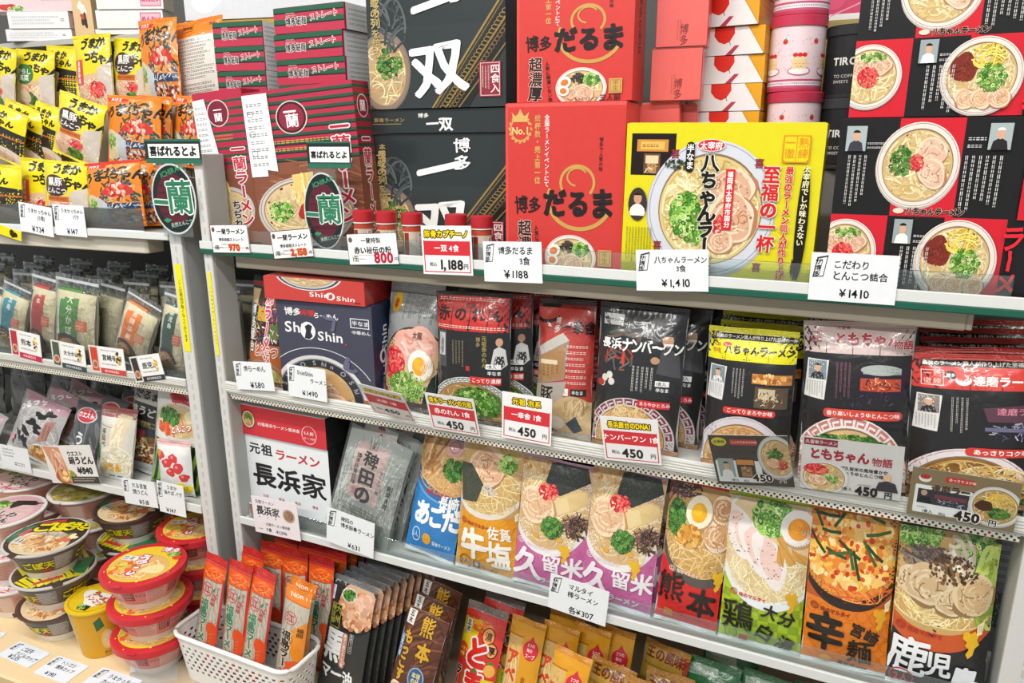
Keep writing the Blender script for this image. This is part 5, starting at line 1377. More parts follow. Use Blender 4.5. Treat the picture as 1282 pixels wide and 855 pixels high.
o = bag('ramen_bag', 'black pouch with a yellow heading and noodle bowl, front of its row', 'ramen bag', *Mh, cb['y'], T=.034, body='#222123', top='#dcd41a', bot='#a87a4a', seed=16, s1=.035)
for i in range(2):
    copy_tree(o, shift(Mh[0], .006 - .004 * i, .038 * (i + 1), .006 * (i), .8), f'black pouch with a yellow heading filed behind its twin, {["nearer", "farther"][i]} of the two', 'black pouches with a yellow heading')
o['group'] = 'black pouches with a yellow heading'
Mp = put((1008, 400, 1146, 411, 1137, 632, 995, 600), S2, .014, 5, name='tomo bag')
o = bag('ramen_bag', 'black pouch with pale pink heading and greens and pork bowl, front of its row', 'ramen bag', *Mp, cb['p'], T=.034, body='#222123', top='#cbb8b2', bot='#c9b09a', seed=18, s1=.03)
for i in range(2):
    copy_tree(o, shift(Mp[0], .013 + .008 * i, .038 * (i + 1), 0, 1.0), f'black pouch with a pale pink heading filed behind its twin, {["nearer", "farther"][i]} of the two', 'black pouches with a pale pink heading')
o['group'] = 'black pouches with a pale pink heading'
Mr = put((1143, 440, 1308, 452, 1300, 668, 1131, 630), S2, .014, 5, name='daruma bag')
Mr = (Mr[0], Mr[1], Mr[2])
o = bag('ramen_bag', 'black pouch with red heading and loose noodles in a bowl, front of its row', 'ramen bag', *Mr, cb['r'], T=.034, body='#222123', top='#cf3a30', bot='#8a6a40', seed=20, s1=.035)
for i in range(4):
    copy_tree(o, shift(Mr[0], -.004 + .007 * i, .036 * (i + 1), .004 * i, -.6 + .9 * i), f'black pouch with a red heading filed behind its twins, {ORD[i]}', 'black pouches with a red heading')
o['group'] = 'black pouches with a red heading'

# ---------------- price cards of the middle shelf
card('price_tag', 'hand-lettered white card reading 580 below the narrow dark pouch', (292, 448, 338, 458, 346, 494, 296, 483), hand(['焼らーめん'], '¥580', txt=12.5, psz=17, pxy=(38, 58)))
card('price_tag', 'hand-lettered white card reading 1490 below the navy box', (359, 455, 407, 464, 410, 504, 362, 495), hand(['ShinShin', ('ラーメン', 58)], '¥1490', txt=12.5, psz=16))
card('price_tag', 'red-banded price tag reading 450 with leaning top, below the egg pouch', (451, 481, 499, 491, 522, 527, 467, 517), red_tag('究極の玄界灘', '大龍 1食'), mat=GLOSS, lean=-42)
card('price_tag', 'red-banded price tag reading 450 below the red shop-curtain pouch', (532, 493, 592, 498, 602, 547, 541, 536), red_tag('博多ラーメンの元祖', '赤のれん 1食'), mat=GLOSS, lean=-16)
card('price_tag', 'red-banded price tag reading 450 below the red shopfront pouch', (629, 491, 691, 498, 690, 559, 628, 547), red_tag('元祖 泡系', '一幸舎 1食'), mat=GLOSS)
card('price_tag', 'red-banded price tag reading 450 below the white brush katakana pouch', (751, 520, 823, 526, 829, 585, 757, 573), red_tag('長浜屋台のDNA!', 'ナンバーワン 1食'), mat=GLOSS, lean=-10)
def s_y(h):
    a = Art(h, bg='#3a302c', seed=71); a.rect(3, h * .5, 62, h * .94, '#efefec', 1.5)
    a.ell(13, h * .13, 10, h * .085, '#d9c81a'); a.t('太宰府', 5.5, h * .13, 5, '#2a1c10', b=.03); a.rect(27, h * .08, 62, h * .19, '#c23a30', 2); a.t('こってりまろやか味', 29, h * .135, 3.6, '#f4e8e0', b=.02)
    a.t('八ちゃんラーメン', 20, h * .33, 7.5, '#1b1512', b=.05, o='#5a4638', ow=.05, w=.08)
    a.man(6, h * .46, 27, h * .84, '#9aa4a4', '#eceae6'); a.rect(30, h * .46, 54, h * .84, '#2a1a14'); a.rect(31, h * .48, 53, h * .58, '#d98a3a'); a.rect(35, h * .62, 49, h * .82, '#a87848'); a.bits(42, h * .7, 6, h * .08, 20, 1.6, ['#e8c890', '#5a3a24'], 'bar')
    a.bowl(84, h * .42, 24, h * .42, rim='#dcd6d2', line='#6a4a54', soup='#d6b080', n=60, band=.84); a.green(82, h * .36, 10, h * .12, 60, 2, 1); a.red(88, h * .55, 8, h * .1, 30, 1); a.pork(78, h * .52, 7, h * .1)
    a.t('1食入', 19, h * .89, 4.6, '#333'); a.t('税込', 36, h * .9, 3.6, '#333'); a.t('450', 49, h * .82, 15.5, '#211c1a', b=.05, o='#efe8e2', ow=.05); a.t('円', 82, h * .86, 8.5, '#211c1a', b=.03, o='#efe8e2', ow=.05); return a
card('price_sign', 'dark brown printed sign with a cook portrait reading 450 in a clear sleeve', (886, 544, 984, 544, 998, 610, 897, 606), s_y, mat=GLOSS, cat='price sign', holder=1, y=-.008, lean=-18)
def s_p(h):
    a = Art(h, bg='#d9d2ce', seed=72); a.rect(2, h * .02, 36, h * .15, '#8d2a3a'); a.t('久留米ラーメン', 3.5, h * .085, 4.6, '#f0e4e0', b=.02)
    a.t('ともちゃん', 8, h * .3, 12.6, '#a8283c', b=.05, o='#efe6e2', ow=.05, w=.08, sx=.95); a.t('物語', 70, h * .34, 10, '#a8283c', b=.03, o='#efe6e2', ow=.04)
    a.t('スープ久留米の風味豊かな', 30, h * .52, 4.7, '#2a2222', b=.03); a.t('しょうゆとんこつ味。', 40, h * .61, 4.7, '#2a2222', b=.03)
    a.bowl(24, h * .74, 25, h * .32, rim='#e4dcd8', line='#b09a94', soup='#d2b088', n=50, band=.86); a.red(16, h * .6, 13, h * .1, 50, 1.2); a.green(30, h * .76, 9, h * .08, 50, 1.6); a.pork(18, h * .8, 9, h * .1)
    a.ell(86, h * .6, 3.6, h * .07, '#c49a80'); a.poly([(75, h * .86), (78, h * .7), (86, h * .66), (94, h * .7), (97, h * .86)], '#2f2f34')
    a.t('1食入', 42, h * .9, 4.6, '#333'); a.fine(58, h * .77, 72, h * .81, 1, '#444'); a.t('450', 56, h * .9, 13.5, '#211c1a', b=.05); a.t('円', 84, h * .93, 8, '#211c1a', b=.03); return a
card('price_sign', 'pale pinkish printed sign reading 450 with a cook in black, in a clear sleeve', (1004, 546, 1134, 559, 1126, 632, 1002, 605), s_p, mat=GLOSS, cat='price sign', holder=1, y=-.008)
def s_r(h):
    a = Art(h, bg='#8a7656', seed=73); a.rect(5, h * .34, 62, h * .92, '#efedea', 1.5); a.ell(13, h * .2, 6, h * .08, '#f0e6e2'); a.ell(13, h * .17, 5, h * .05, '#b5322c'); a.rect(32, h * .1, 60, h * .22, '#c23a30'); a.t('あっさりコク味', 35, h * .16, 3.6, '#f4e8e0', b=.02)
    a.t('達磨ラーメン', 20, h * .37, 9.6, '#4a2a1c', b=.05, o='#b8a488', ow=.05, w=.05, sx=.95)
    a.rect(8, h * .42, 56, h * .72, '#34323a'); a.ell(14, h * .5, 3, h * .06, '#c49a80'); a.poly([(9, h * .7), (11, h * .58), (20, h * .58), (22, h * .7)], '#1c1c20'); a.rect(24, h * .5, 54, h * .58, '#7a3a44'); a.bits(40, h * .65, 14, h * .06, 30, 1.6, ['#8a8aa0', '#c0c0cc', '#4a4a60'], 'bar')
    a.bowl(80, h * .55, 24, h * .4, rim='#e4dcd4', line='#b09a94', soup='#c09a5c', n=50, band=.86); a.strands(82, h * .42, 14, h * .14, 40, ['#e2b84a', '#f0d070'], .9, 12, 1.5, 6); a.blob(70, h * .56, 8, h * .11, '#4a2a1c'); a.green(84, h * .68, 10, h * .1, 70, 1.6, 1); a.pork(66, h * .8, 6, h * .07)
    a.fine(9, h * .77, 18, h * .82, 1, '#555'); a.t('1食入', 14, h * .87, 4.4, '#333'); a.t('税込', 30, h * .88, 3.4, '#333'); a.t('450', 45, h * .84, 14.5, '#211c1a', b=.05, o='#f0ece6', ow=.06); a.t('円', 76, h * .88, 8, '#211c1a', b=.03, o='#f0ece6', ow=.06); return a
card('price_sign', 'olive brown printed sign with a bowl reading 450, last in a clear sleeve', (1143, 583, 1281, 606, 1268, 668, 1135, 641), s_r, mat=GLOSS, cat='price sign', holder=1, y=-.008)
# ================================================================== lower shelf, main rack
def naga_front():
    a = Art(88, bg='#e3e6e8', seed=81)
    a.t('元祖', 13, 14, 13, '#1b1b1c', b=.03, w=.04, sp=1.05); a.t('ラーメン', 42, 16, 12.5, '#c0303a', b=.03, w=.06, sp=.98)
    a.t('長浜家', 14, 43, 27, '#1b1b1c', b=.035, w=.06, sp=1.02)
    for x, t in ((27, '元祖'), (45, '長浜'), (63, '直送'), (82, '博多')): a.t(t, x - 3, 66, 3.4, '#b5303a', b=.02)
    a.fine(80, 80, 96, 85, 1, '#444'); return a
def naga_lid():
    a = Art(34, bg='#c9313a', seed=82)
    a.ell(14.5, 16, 8, 11, '#3a2a26'); a.ell(14.5, 16, 7, 9.6, '#d9c6a4'); a.ell(14.5, 16, 5.6, 8, '#a87a4c'); a.green(15, 14, 3, 4, 50, .9, 1); a.strands(14, 19, 4.6, 4.5, 30, ['#d9c08a', '#c2a468'], .5, 5, 1.5, 6)
    a.t('元祖長浜ラーメン長浜家', 25, 19, 4.3, '#f2e4e2', b=.02); a.ring(82, 21, 8, 10, .6, '#f0d8d6'); a.t('5人前', 76.5, 19, 4.2, '#f2e4e2', b=.02); a.t('スープ付', 76, 25, 3, '#f2e4e2'); return a
M, W, H = put((294, 542, 410, 562, 412, 665, 304, 642), S3, .034, yaw=0, level=True, name='naga box')
zb_ = Art(100, bg='#26272a', seed=2)
carton('ramen_box', 'white noodle box with black brush characters under a red-fronted box', 'ramen box', M, W, H, .07, naga_front(), zb_, cols={'all': '#e3e6e8', 'right': '#232427', 'top': '#c43a40'}, mat=CARD)
zz = topz(M, W, H)
M, W, H = put((291, 507, 404, 522, 404, 558, 294, 542), zz, .030, yaw=0, level=True, name='naga red')
H = min(H, .932 - zz - .008)
carton('ramen_box', 'red-fronted noodle box with white top lying on the white box', 'ramen box', M, W, H, .14, naga_lid(), zb_, cols={'all': '#26272a', 'front': '#c9313a', 'top': '#e4e6e8', 'right': '#232427'}, mat=GLOSS)

def hieda():
    """clear pouch: pale noodles, paper band, film; parts kept apart"""
    q = put((440, 523, 524, 537, 486, 690, 400, 664), S3, .010, 11, name='hieda')
    M, W, H = q
    root = empty('noodle_pouch', M); tag(root, 'clear pouch of straight pale noodles with large brush characters on pink paper', 'noodle pouch', 'clear pouches of straight noodles')
    T = .024; fn = bagfn(W, H, T, .05, .08, .0012, 4)
    g = G()
    rs = np.random.RandomState(2)
    def inner(x, z):
        p = fn(x * 1.0, z); p[:, 1] = T / 2 + (p[:, 1] - T / 2) * .82; return p
    a = Art(165, bg='#bbbfb8', seed=83)
    a.strands(50, 82, 60, 90, 260, ['#d2d5cc', '#b6bab2', '#e4e6de', '#9ea29e', '#ecede6'], 1.1, 90, .05, 6, ang=90)
    g.surf(inner, np.linspace(-W * .46, W * .46, 15), np.linspace(H * .06, H * .9, 17), '#b2b5ae'); g.art(a, W * .92, inner, maxedge=W / 10, H=H * .9)
    bk = lambda x, z: np.stack([x, T - inner(x, z)[:, 1], z + 0 * x], 1)
    g.surf(bk, np.linspace(-W * .46, W * .46, 9), np.linspace(H * .06, H * .9, 9), '#8d908a', flip=True)
    g.build('noodle_bundle', SATIN, root)
    b = Art(165, seed=84)
    b.rect(22, 4, 70, 118, '#dcc2bc'); b.rect(22, 4, 70, 30, '#d6d7d2'); b.rect(22, 112, 92, 118, '#b9b9b4')
    b.ell(46, 12, 7, 8, '#a8323a'); b.t('禅', 46, 12, 7, '#e8d6d2', mid=1, b=.02); b.t('中華麺', 40, 22, 4.6, '#5a3a38')
    b.t('稗田の', 47, 40, 24, '#1c1718', v=1, b=.05, w=.09, sp=1.04); b.t('博多豚骨拉麺', 29, 48, 7.6, '#2a2224', v=1, b=.02, w=.05); b.frame(40, 27, 50, 38, '#444', .5); b.t('創業', 45, 27.5, 4.6, '#333', v=1)
    b.t('ラーメン一筋', 66, 60, 5.6, '#2a2a2a', v=1, w=.05, b=.02); b.t('創業40年', 82, 74, 8.5, '#2a2a2a', v=1, w=.06, b=.02); b.rect(30, 96, 36, 106, '#d9a09a'); b.fine(20, 121, 90, 134, 3, '#4a4a4a')
    p = G(); p.art(b, W, lambda x, z: fn(x, z) * np.array([1, 1, 1]) + np.array([0, .0012, 0]), H=H, maxedge=W / 12, eps=.0001); p.build('paper_label', PAPER, root)
    f = G(); f.surf(lambda x, z: fn(x, z) + np.array([0, -.0012, 0]), np.linspace(-W / 2, W / 2, 17), np.linspace(0, H, 21), '#fff'); f.surf(lambda x, z: np.stack([x, T + .001 - fn(x, z)[:, 1], z + 0 * x], 1), np.linspace(-W / 2, W / 2, 9), np.linspace(0, H, 9), '#fff', flip=True); f.build('clear_film', POUCH, root)
    for i in range(3):
        copy_tree(root, shift(M, .014 + .010 * i, .034 * (i + 1), 0, 1.0 + i), f'clear pouch of straight pale noodles filed behind its twin, {["nearest", "middle", "last"][i]} of the three', 'clear pouches of straight noodles')
hieda()

def map_logo(a, x, y, s, c='#e6b41c'):
    """yellow island emblem with a tiny banner"""
    p = [(0, 2), (3, 0), (5, 2), (8, 0), (11, 3), (10, 6), (12, 9), (9, 12), (8, 17), (5, 20), (3, 17), (5, 13), (2, 11), (3, 8), (0, 6)]
    a.poly([(x + u * s, y + v * s) for u, v in p], c); a.poly([(x + 9 * s, y - 4 * s), (x + 14 * s, y - 8 * s), (x + 13 * s, y + 2 * s), (x + 9.6 * s, y + 3 * s)], '#efe6b8'); a.fine(x + 10 * s, y - 4 * s, x + 13 * s, y + 1.4 * s, 2, '#6a5a1a', v=1)
def maker(a, x, y, s, c):
    a.ring(x, y, 3.4 * s, 2.8 * s, .7 * s, c); a.ring(x, y, 1.8 * s, 1.4 * s, .6 * s, c); a.t('味のマルタイ', x + 4.6 * s, y + .8 * s, 4 * s, c, b=.04, r=4)
def stick(kind):
    s = {'ago': 91, 'ushi': 92, 'kuru': 93, 'kuma': 94, 'oita': 95, 'miya': 96, 'kago': 97}[kind]
    N0 = ['#ecd9a4', '#dcc282', '#f5e8bf', '#cba862']
    if kind == 'kuru':
        a = Art(188, bg='#c4669c', seed=s); a.bits(50, 150, 56, 50, 240, .8, ['#b25488', '#d684b2', '#a84a7c']); a.rect(0, 0, 100, 100, '#cfae82')
        a.ell(46, 62, 60, 72, '#e9e6e2'); a.ell(46, 58, 57, 66, '#d2b080'); a.strands(46, 70, 54, 50, 170, ['#dcc08a', '#ead4a4', '#c9a468', '#f0e2bc'], 1.1, 34, 1.4, 9)
        a.bits(20, 10, 40, 12, 60, 3, ['#d9b070', '#c08a4a', '#e6cc98']); a.poly([(42, 6), (88, -6), (98, 22), (60, 46), (38, 32)], '#353a34'); a.bits(68, 18, 26, 18, 160, 1.2, ['#4a5048', '#262a26', '#5c6258'], 'bar')
        a.poly([(60, 46), (92, 34), (99, 50), (70, 70)], '#d9bd84'); a.poly([(52, 52), (70, 46), (76, 62), (60, 74)], '#e2cb96'); a.pork(28, 66, 28, 24, 10, '#e0b690', '#edd6b4', '#c49468'); a.red(44, 44, 14, 12, 46, 2.0)
        a.bits(84, 84, 16, 16, 120, 3, ['#4a342c', '#6a4a40', '#33241f', '#86655a'], 'bar', asp=3.5); a.green(54, 92, 15, 15, 170, 2.6, 1); a.ell(32, 108, 4, 3.4, '#e0a83a'); a.ell(66, 106, 4, 3.4, '#e0a83a')
        maker(a, 10, 121, 1.5, '#f0d8e6'); a.t('久', 0, 152, 46, '#f2eef0', b=.05, w=.1); a.t('留米', 43, 143, 28, '#f2eef0', b=.04, w=.08, sp=1.0); map_logo(a, 66, 112, 1.35); a.t('ラーメン', 40, 172, 11, '#f2e6ee', b=.03, w=.05); return a
    if kind == 'ago':
        a = Art(165, bg='#2f7fc0', seed=s); a.rect(0, 0, 100, 66, '#8a6a48'); a.ell(70, 20, 86, 66, '#3a6a9a'); a.ell(70, 16, 80, 58, '#cf9f68'); a.strands(60, 40, 66, 38, 130, ['#d6ac70', '#e4c48c', '#b98a50'], 1.3, 40, .9, 8)
        a.strands(30, 24, 34, 30, 60, ['#c08a52', '#d9ab74', '#a3703c', '#e6c696'], 4, 40, .6, 6, ang=120); a.ell(66, 12, 16, 12, '#d9a8a4'); a.ring(66, 12, 11, 8, 2, '#c98088'); a.green(74, 40, 20, 14, 140, 3, 1)
        a.ring(64, 22, 86, 66, 3, '#6aa4d0', 60, 150)
        a.t('あごだし', 12, 106, 34, '#f2f4f4', b=.05, w=.1, sp=.84); a.t('長崎', 58, 84, 18, '#f2f4f4', b=.03, w=.07); a.ring(22, 138, 9, 10, 1.2, '#e6f0f4'); a.t('2人', 14, 138, 8, '#e6f0f4', b=.02); a.ell(44, 140, 9, 8, '#e0a030'); a.t('醤油ラーメン', 56, 143, 6, '#e6f0f4', b=.02); a.fine(10, 155, 90, 160, 1, '#b9d6ea'); a.t('味のマルタイ', 30, 76, 7, '#c03a44', b=.03); return a
    if kind == 'ushi':
        a = Art(188, bg='#e09a1c', seed=s); a.strands(50, 150, 70, 60, 60, ['#d68c14', '#eaaa34'], 1.2, 60, .2, 4, ang=-30); a.rect(0, 0, 100, 100, '#c29a62')
        a.ell(46, 46, 66, 60, '#e0d8cc'); a.ell(46, 42, 64, 56, '#c9a468'); a.strands(50, 66, 56, 34, 150, ['#e2c888', '#d0ac64', '#efdfb0'], 1.1, 34, 1.4, 9); a.strands(70, 8, 30, 14, 60, ['#d9b460', '#e8cc88'], 1.2, 24, 1.2, 7)
        a.pork(46, 34, 30, 26, 10, '#d8a884', '#e8cba8', '#a87850'); a.poly([(0, 36), (20, 34), (44, 58), (34, 84), (6, 88)], '#434a3c'); a.bits(22, 62, 16, 22, 90, 1.4, ['#565e4c', '#333a2e'], 'bar'); a.bits(54, 64, 12, 8, 50, 2, ['#dcd6cc', '#c9c0b0']); a.green(78, 26, 14, 12, 80, 3)
        maker(a, 14, 114, 1.5, '#b3301c'); a.t('牛', 6, 146, 52, '#f4f0e6', b=.045, w=.1); a.t('佐賀', 56, 122, 18, '#f4f0e6', b=.03, w=.07, sp=1.1); a.t('塩', 56, 154, 38, '#f4f0e6', b=.04, w=.09); map_logo(a, 84, 98, 1.2, '#d98a14')
        a.ring(18, 174, 10, 10, 1.2, '#4a2c0c'); a.t('2人', 10, 174, 9, '#3a240c', b=.03); a.rect(32, 170, 44, 180, '#3a342c'); a.t('辛', 34, 175, 8, '#eee'); a.t('ラーメン', 46, 178, 7, '#3a240c', b=.02); return a
    if kind == 'kuma':
        a = Art(210, bg='#cf2620', seed=s); a.rect(0, 0, 100, 112, '#a8814e'); a.ell(64, 66, 70, 78, '#57504c'); a.ell(64, 60, 66, 70, '#c79c5e'); a.strands(60, 84, 56, 48, 150, ['#e2c078', '#cfa456', '#f0dca6'], 1.2, 36, 1.4, 9)
        a.bits(24, 10, 26, 14, 90, 4, ['#4a2f34', '#6a464a', '#33201f'], 'bar'); a.green(18, 52, 15, 26, 260, 2.8, 1); a.pork(86, 66, 24, 22, 20, '#d2a06a'); a.pork(88, 30, 20, 18, 60, '#cb9560'); a.egg(52, 38, 20, 22, 10, '#efe6cc', '#e9ae1c'); a.bits(42, 74, 17, 15, 70, 5, ['#d99a3a', '#c27e24', '#e8b868'])
        maker(a, 22, 124, 1.5, '#f0d2c4'); a.t('熊', 0, 152, 46, '#1f1412', b=.04, w=.09); a.t('本', 52, 166, 42, '#1f1412', b=.045, w=.08); map_logo(a, 84, 116, 1.5); a.rect(16, 186, 30, 198, '#b5771c'); a.t('豚骨にんにくラーメン', 36, 190, 5.4, '#7a120e', b=.02, r=6); return a
    if kind == 'oita':
        a = Art(185, bg='#a9c428', seed=s)
        for i in range(9):
            for j in range(8):
                if (i + j) % 2: a.rect(i * 12, 108 + j * 10, i * 12 + 12, 118 + j * 10, '#8aa61c')
        a.rect(0, 0, 100, 100, '#d9c9a8'); a.ell(56, 58, 64, 76, '#e2e8ea'); a.ell(56, 54, 60, 68, '#dcc496'); a.strands(58, 90, 52, 34, 170, ['#e8d8a8', '#d6c084', '#f4ebc8'], 1.2, 34, 1.2, 9)
        for (x, y, rt) in ((20, 46, 60), (38, 60, 62), (56, 72, 64)): a.blob(x, y, 34, 17, '#eae2dc', .1, rt); a.blob(x + 1, y - 1, 26, 11, '#e8c8be', .15, rt); a.bits(x, y, 16, 24, 26, .9, ['#3a302c', '#6a5a50'])
        a.green(54, 22, 22, 20, 260, 4.6); a.egg(86, 30, 21, 21, 15, '#e6e2dc', '#e0942c')
        for p in ([(62, 44), (68, 40), (86, 70), (78, 74)], [(80, 54), (98, 62), (98, 72), (82, 66)], [(64, 52), (74, 56), (72, 76), (64, 72)]): a.poly(p, '#cf9a4c'); a.line([p[0], p[2]], '#b57f34', 1)
        maker(a, 16, 118, 1.4, '#c94a30'); a.t('鶏', 2, 148, 42, '#1b1a10', b=.04, w=.09); a.t('大分', 52, 132, 19, '#1b1a10', b=.035, w=.08, sp=1.1, r=14); a.t('白湯', 46, 158, 23, '#1b1a10', b=.035, w=.09, sp=1.15, r=22); map_logo(a, 78, 106, 1.3, '#d9a81c'); a.ring(16, 172, 8, 8, 1, '#6a7a14'); a.rect(26, 172, 36, 180, '#b53a2a'); return a
    if kind == 'miya':
        a = Art(180, bg='#e07a18', seed=s)
        for i in range(7):
            for j in range(5): a.ring(8 + i * 15, 112 + j * 16, 7, 7, .8, '#cc6a10')
        a.rect(0, 0, 100, 100, '#b5521c'); a.ell(50, 42, 64, 66, '#2a1c18'); a.ell(48, 36, 62, 60, '#d98a34'); a.strands(60, 78, 44, 20, 70, ['#e8762c', '#f0a050', '#d65a1c'], 1.4, 34, 1.2, 8)
        a.bits(48, 40, 52, 42, 330, 6, ['#f0bc58', '#e8a03a', '#f6d68a', '#d9802a', '#eec070']); a.bits(48, 44, 52, 42, 90, 3, ['#d6481c', '#c23a14', '#f2dca0'])
        for i in range(14):
            x, y, r = a.rs.uniform(8, 92), a.rs.uniform(2, 62), a.rs.uniform(-1, 1.4); l = a.rs.uniform(10, 18); a.line([(x - l * math.cos(r), y - l * math.sin(r)), (x, y + 1), (x + l * math.cos(r), y + l * math.sin(r))], ['#2f4a1c', '#41602a', '#26401a'][i % 3], 3.4)
        maker(a, 12, 110, 1.5, '#8a2a10'); a.t('辛', 4, 138, 46, '#1b1208', b=.05, w=.09); a.t('宮崎', 56, 126, 16, '#1b1208', b=.035, w=.08, r=18, sp=1.1); a.t('麺', 52, 154, 32, '#1b1208', b=.04, w=.09); map_logo(a, 80, 100, 1.3, '#e0a41c'); a.t('宮辛醤油味', 44, 172, 7, '#3a1a08', b=.03, r=6); a.ell(30, 170, 7, 4, '#e0a030'); return a
    a = Art(165, bg='#232224', seed=s); a.rect(0, 0, 100, 92, '#8a6a40'); a.ell(44, 44, 72, 76, '#c8551f'); a.ell(44, 36, 70, 66, '#c9a264'); a.strands(48, 70, 58, 26, 140, ['#e6d08e', '#d0b264', '#f2e6b8'], 1.2, 34, 1.2, 9)
    a.green(20, 8, 24, 16, 260, 3); a.green(76, 22, 22, 24, 300, 3); a.strands(94, 50, 16, 44, 70, ['#a8c048', '#8aa634', '#c6d672'], 4, 26, .8, 6); a.strands(28, 30, 28, 14, 90, ['#6a5a52', '#8a7a70', '#4f423c'], 1.6, 26, .8, 6, ang=20); a.strands(60, 26, 16, 26, 34, ['#e2d6c0', '#cfc0a4', '#f0e8d8'], 3, 26, .8, 6, ang=40)
    a.pork(30, 54, 26, 20, 5, '#c9ac82', '#dac7a4', '#8f7048'); a.pork(60, 66, 20, 13, -35, '#cbae84', '#dccaa8', '#8f7048'); a.pork(78, 58, 18, 22, 60, '#c9a87c', '#d9c49c', '#8f7048'); a.bits(56, 38, 24, 14, 130, 1.8, ['#5a3a22', '#75502e', '#3f2a1a'])
    maker(a, 10, 100, 1.5, '#b3281c'); a.t('鹿', -1, 130, 42, '#eceef0', b=.04, w=.09); a.t('児', 38, 132, 27, '#eceef0', b=.035, w=.08); a.t('島', 62, 144, 32, '#eceef0', b=.04, w=.08); map_logo(a, 72, 92, 1.4); a.ring(16, 154, 13, 9, 1.6, '#b3281c'); a.t('2人', 8, 155, 10, '#d9382a', b=.03); return a
ST = {'ago': ('#2f7fc0', 'blue stick-noodle pack with white brush hiragana and dark broth bowl'), 'ushi': ('#e09a1c', 'orange-yellow stick-noodle pack with a white brush cow character'), 'kuru': ('#c4669c', 'pink stick-noodle pack with seaweed sheet and pork bowl'), 'kuma': ('#cf2620', 'red stick-noodle pack with a halved egg and black brush characters'), 'oita': ('#a9c428', 'lime chequered stick-noodle pack with white sliced chicken'), 'miya': ('#e07a18', 'orange stick-noodle pack with egg and green chives'), 'kago': ('#232224', 'black stick-noodle pack with white brush characters and sliced pork')}
arts = {k: stick(k) for k in ST}
Q = [('ago', (537, 543, 584, 549, 571, 712, 494, 690), .018, 11, 2), ('ushi', (578, 549, 652, 561, 641, 728, 564, 716), .014, 7, 2), ('kuru', (651, 572, 738, 584, 724, 752, 633, 735), .014, 7, 0), ('kuru', (742, 583, 834, 598, 812, 782, 720, 757), .014, 7, 2), ('kuma', (845, 604, 914, 613, 899, 816, 808, 793), .014, 7, 2), ('oita', (912, 617, 1018, 636, 1000, 838, 895, 812), .014, 7, 2), ('miya', (1019, 633, 1124, 655, 1110, 868, 996, 842), .014, 7, 2), ('kago', (1127, 655, 1259, 676, 1232, 884, 1108, 862), .014, 6, 2)]
seen = {}
for k, q, y, ln, nb in Q:
    c, lab = ST[k]
    M, W, H = put(q, S3, y, ln, name='stick ' + k)
    where = {0: ', left one of the front pair', 1: ', right one of the front pair'}[seen.get(k, 0)] if k == 'kuru' else ', front of its row'
    o = bag('stick_noodle_pack', lab + where, 'stick noodle pack', M, W, H, arts[k], T=.026, body=c, back='#c9c9c6', top=c if k != 'kuru' else '#d9a9c4', bot='#d9dcde', seed=30 + len(k) + seen.get(k, 0), s0=.03, s1=.022, group='stick-noodle packs on the lower shelf', amp=.0009)
    seen[k] = seen.get(k, 0) + 1
    for i in range(nb):
        copy_tree(o, shift(M, (.012 if k not in ('ushi', 'ago') else .003) * (i + 1), .03 * (i + 1), 0, .8 * (i + 1)), f'{lab.replace(" stick-noodle", "")}, {["second", "third"][i]} in its row', 'stick-noodle packs on the lower shelf')
# grey film packs far right
gp = Art(150, bg='#6f7478', seed=99); gp.fine(10, 10, 90, 60, 6, '#a9aeb2'); gp.rect(0, 70, 100, 110, '#4a4e52'); gp.bits(50, 90, 50, 20, 80, 3, ['#8a8f94', '#3a3e42', '#c2c6ca'], 'bar')
M, W, H = put((1238, 660, 1300, 668, 1272, 830, 1226, 820), S3, .12, 5, name='grey pack')
o = bag('noodle_pack', 'grey film noodle pack standing behind the black stick-noodle packs, nearer one', 'noodle pack', M, W, min(H, .2), gp, T=.03, body='#6f7478', seed=44, group='grey film packs at the right end')
copy_tree(o, shift(M, .01, .05), 'grey film noodle pack standing behind the black stick-noodle packs, farther one', 'grey film packs at the right end')

card('price_sign', 'pale pink printed card with a small bowl leaning on the white noodle box', (315, 622, 372, 630, 376, 680, 320, 663), lambda h: _naga_card(h), mat=GLOSS, cat='price sign', S=None)if False else None
def _naga_card(h):
    a = Art(h, bg='#e6dcde', seed=74); a.t('元祖ラーメン', 8, h * .13, 7, '#2a2a2a', b=.02, w=.04); a.t('長浜家', 8, h * .36, 17.5, '#1c1c1c', b=.035, w=.05); a.ell(80, h * .38, 13, h * .18, '#b59a86'); a.ell(80, h * .38, 10, h * .14, '#96705a'); a.strands(80, h * .38, 9, h * .12, 30, ['#b5907a', '#7a5a48'], .9, 8, 1.5, 5)
    for x in (14, 32, 50): a.ell(x, h * .54, 1.2, 1, '#2a2a2a')
    a.t('元祖ラーメン長浜家', 26, h * .72, 6, '#333'); a.t('5食', 26, h * .87, 8, '#333', b=.02); a.t('¥1,296', 48, h * .88, 8, '#333', b=.02); a.fine(8, h * .85, 20, h * .9, 1, '#444'); return a
card('price_sign', 'pale pink printed card with a small bowl leaning on the white noodle box', (314, 621, 371, 630, 377, 680, 320, 663), _naga_card, mat=GLOSS, cat='price sign')
card('price_tag', 'hand-lettered card reading 631 below the clear pouch of straight noodles', (411, 641, 468, 648, 468, 693, 408, 683), hand(['稗田の', '博多豚骨ラーメン'], '¥631', txt=9.5, psz=13, x0=30, pxy=(46, 62)))
card('price_tag', 'hand-lettered card reading 307 each below the pink stick-noodle packs', (690, 717, 763, 741, 758, 786, 685, 758), hand(['マルタイ', '棒ラーメン'], '各¥307', txt=11.5, psz=14, x0=32, pxy=(36, 58)))
def fence2(label, pxa, pxb, ytop): pass
g = G(); x0 = P(297, 640, 0)[0]; x1 = P(1000, 800, 0)[0]
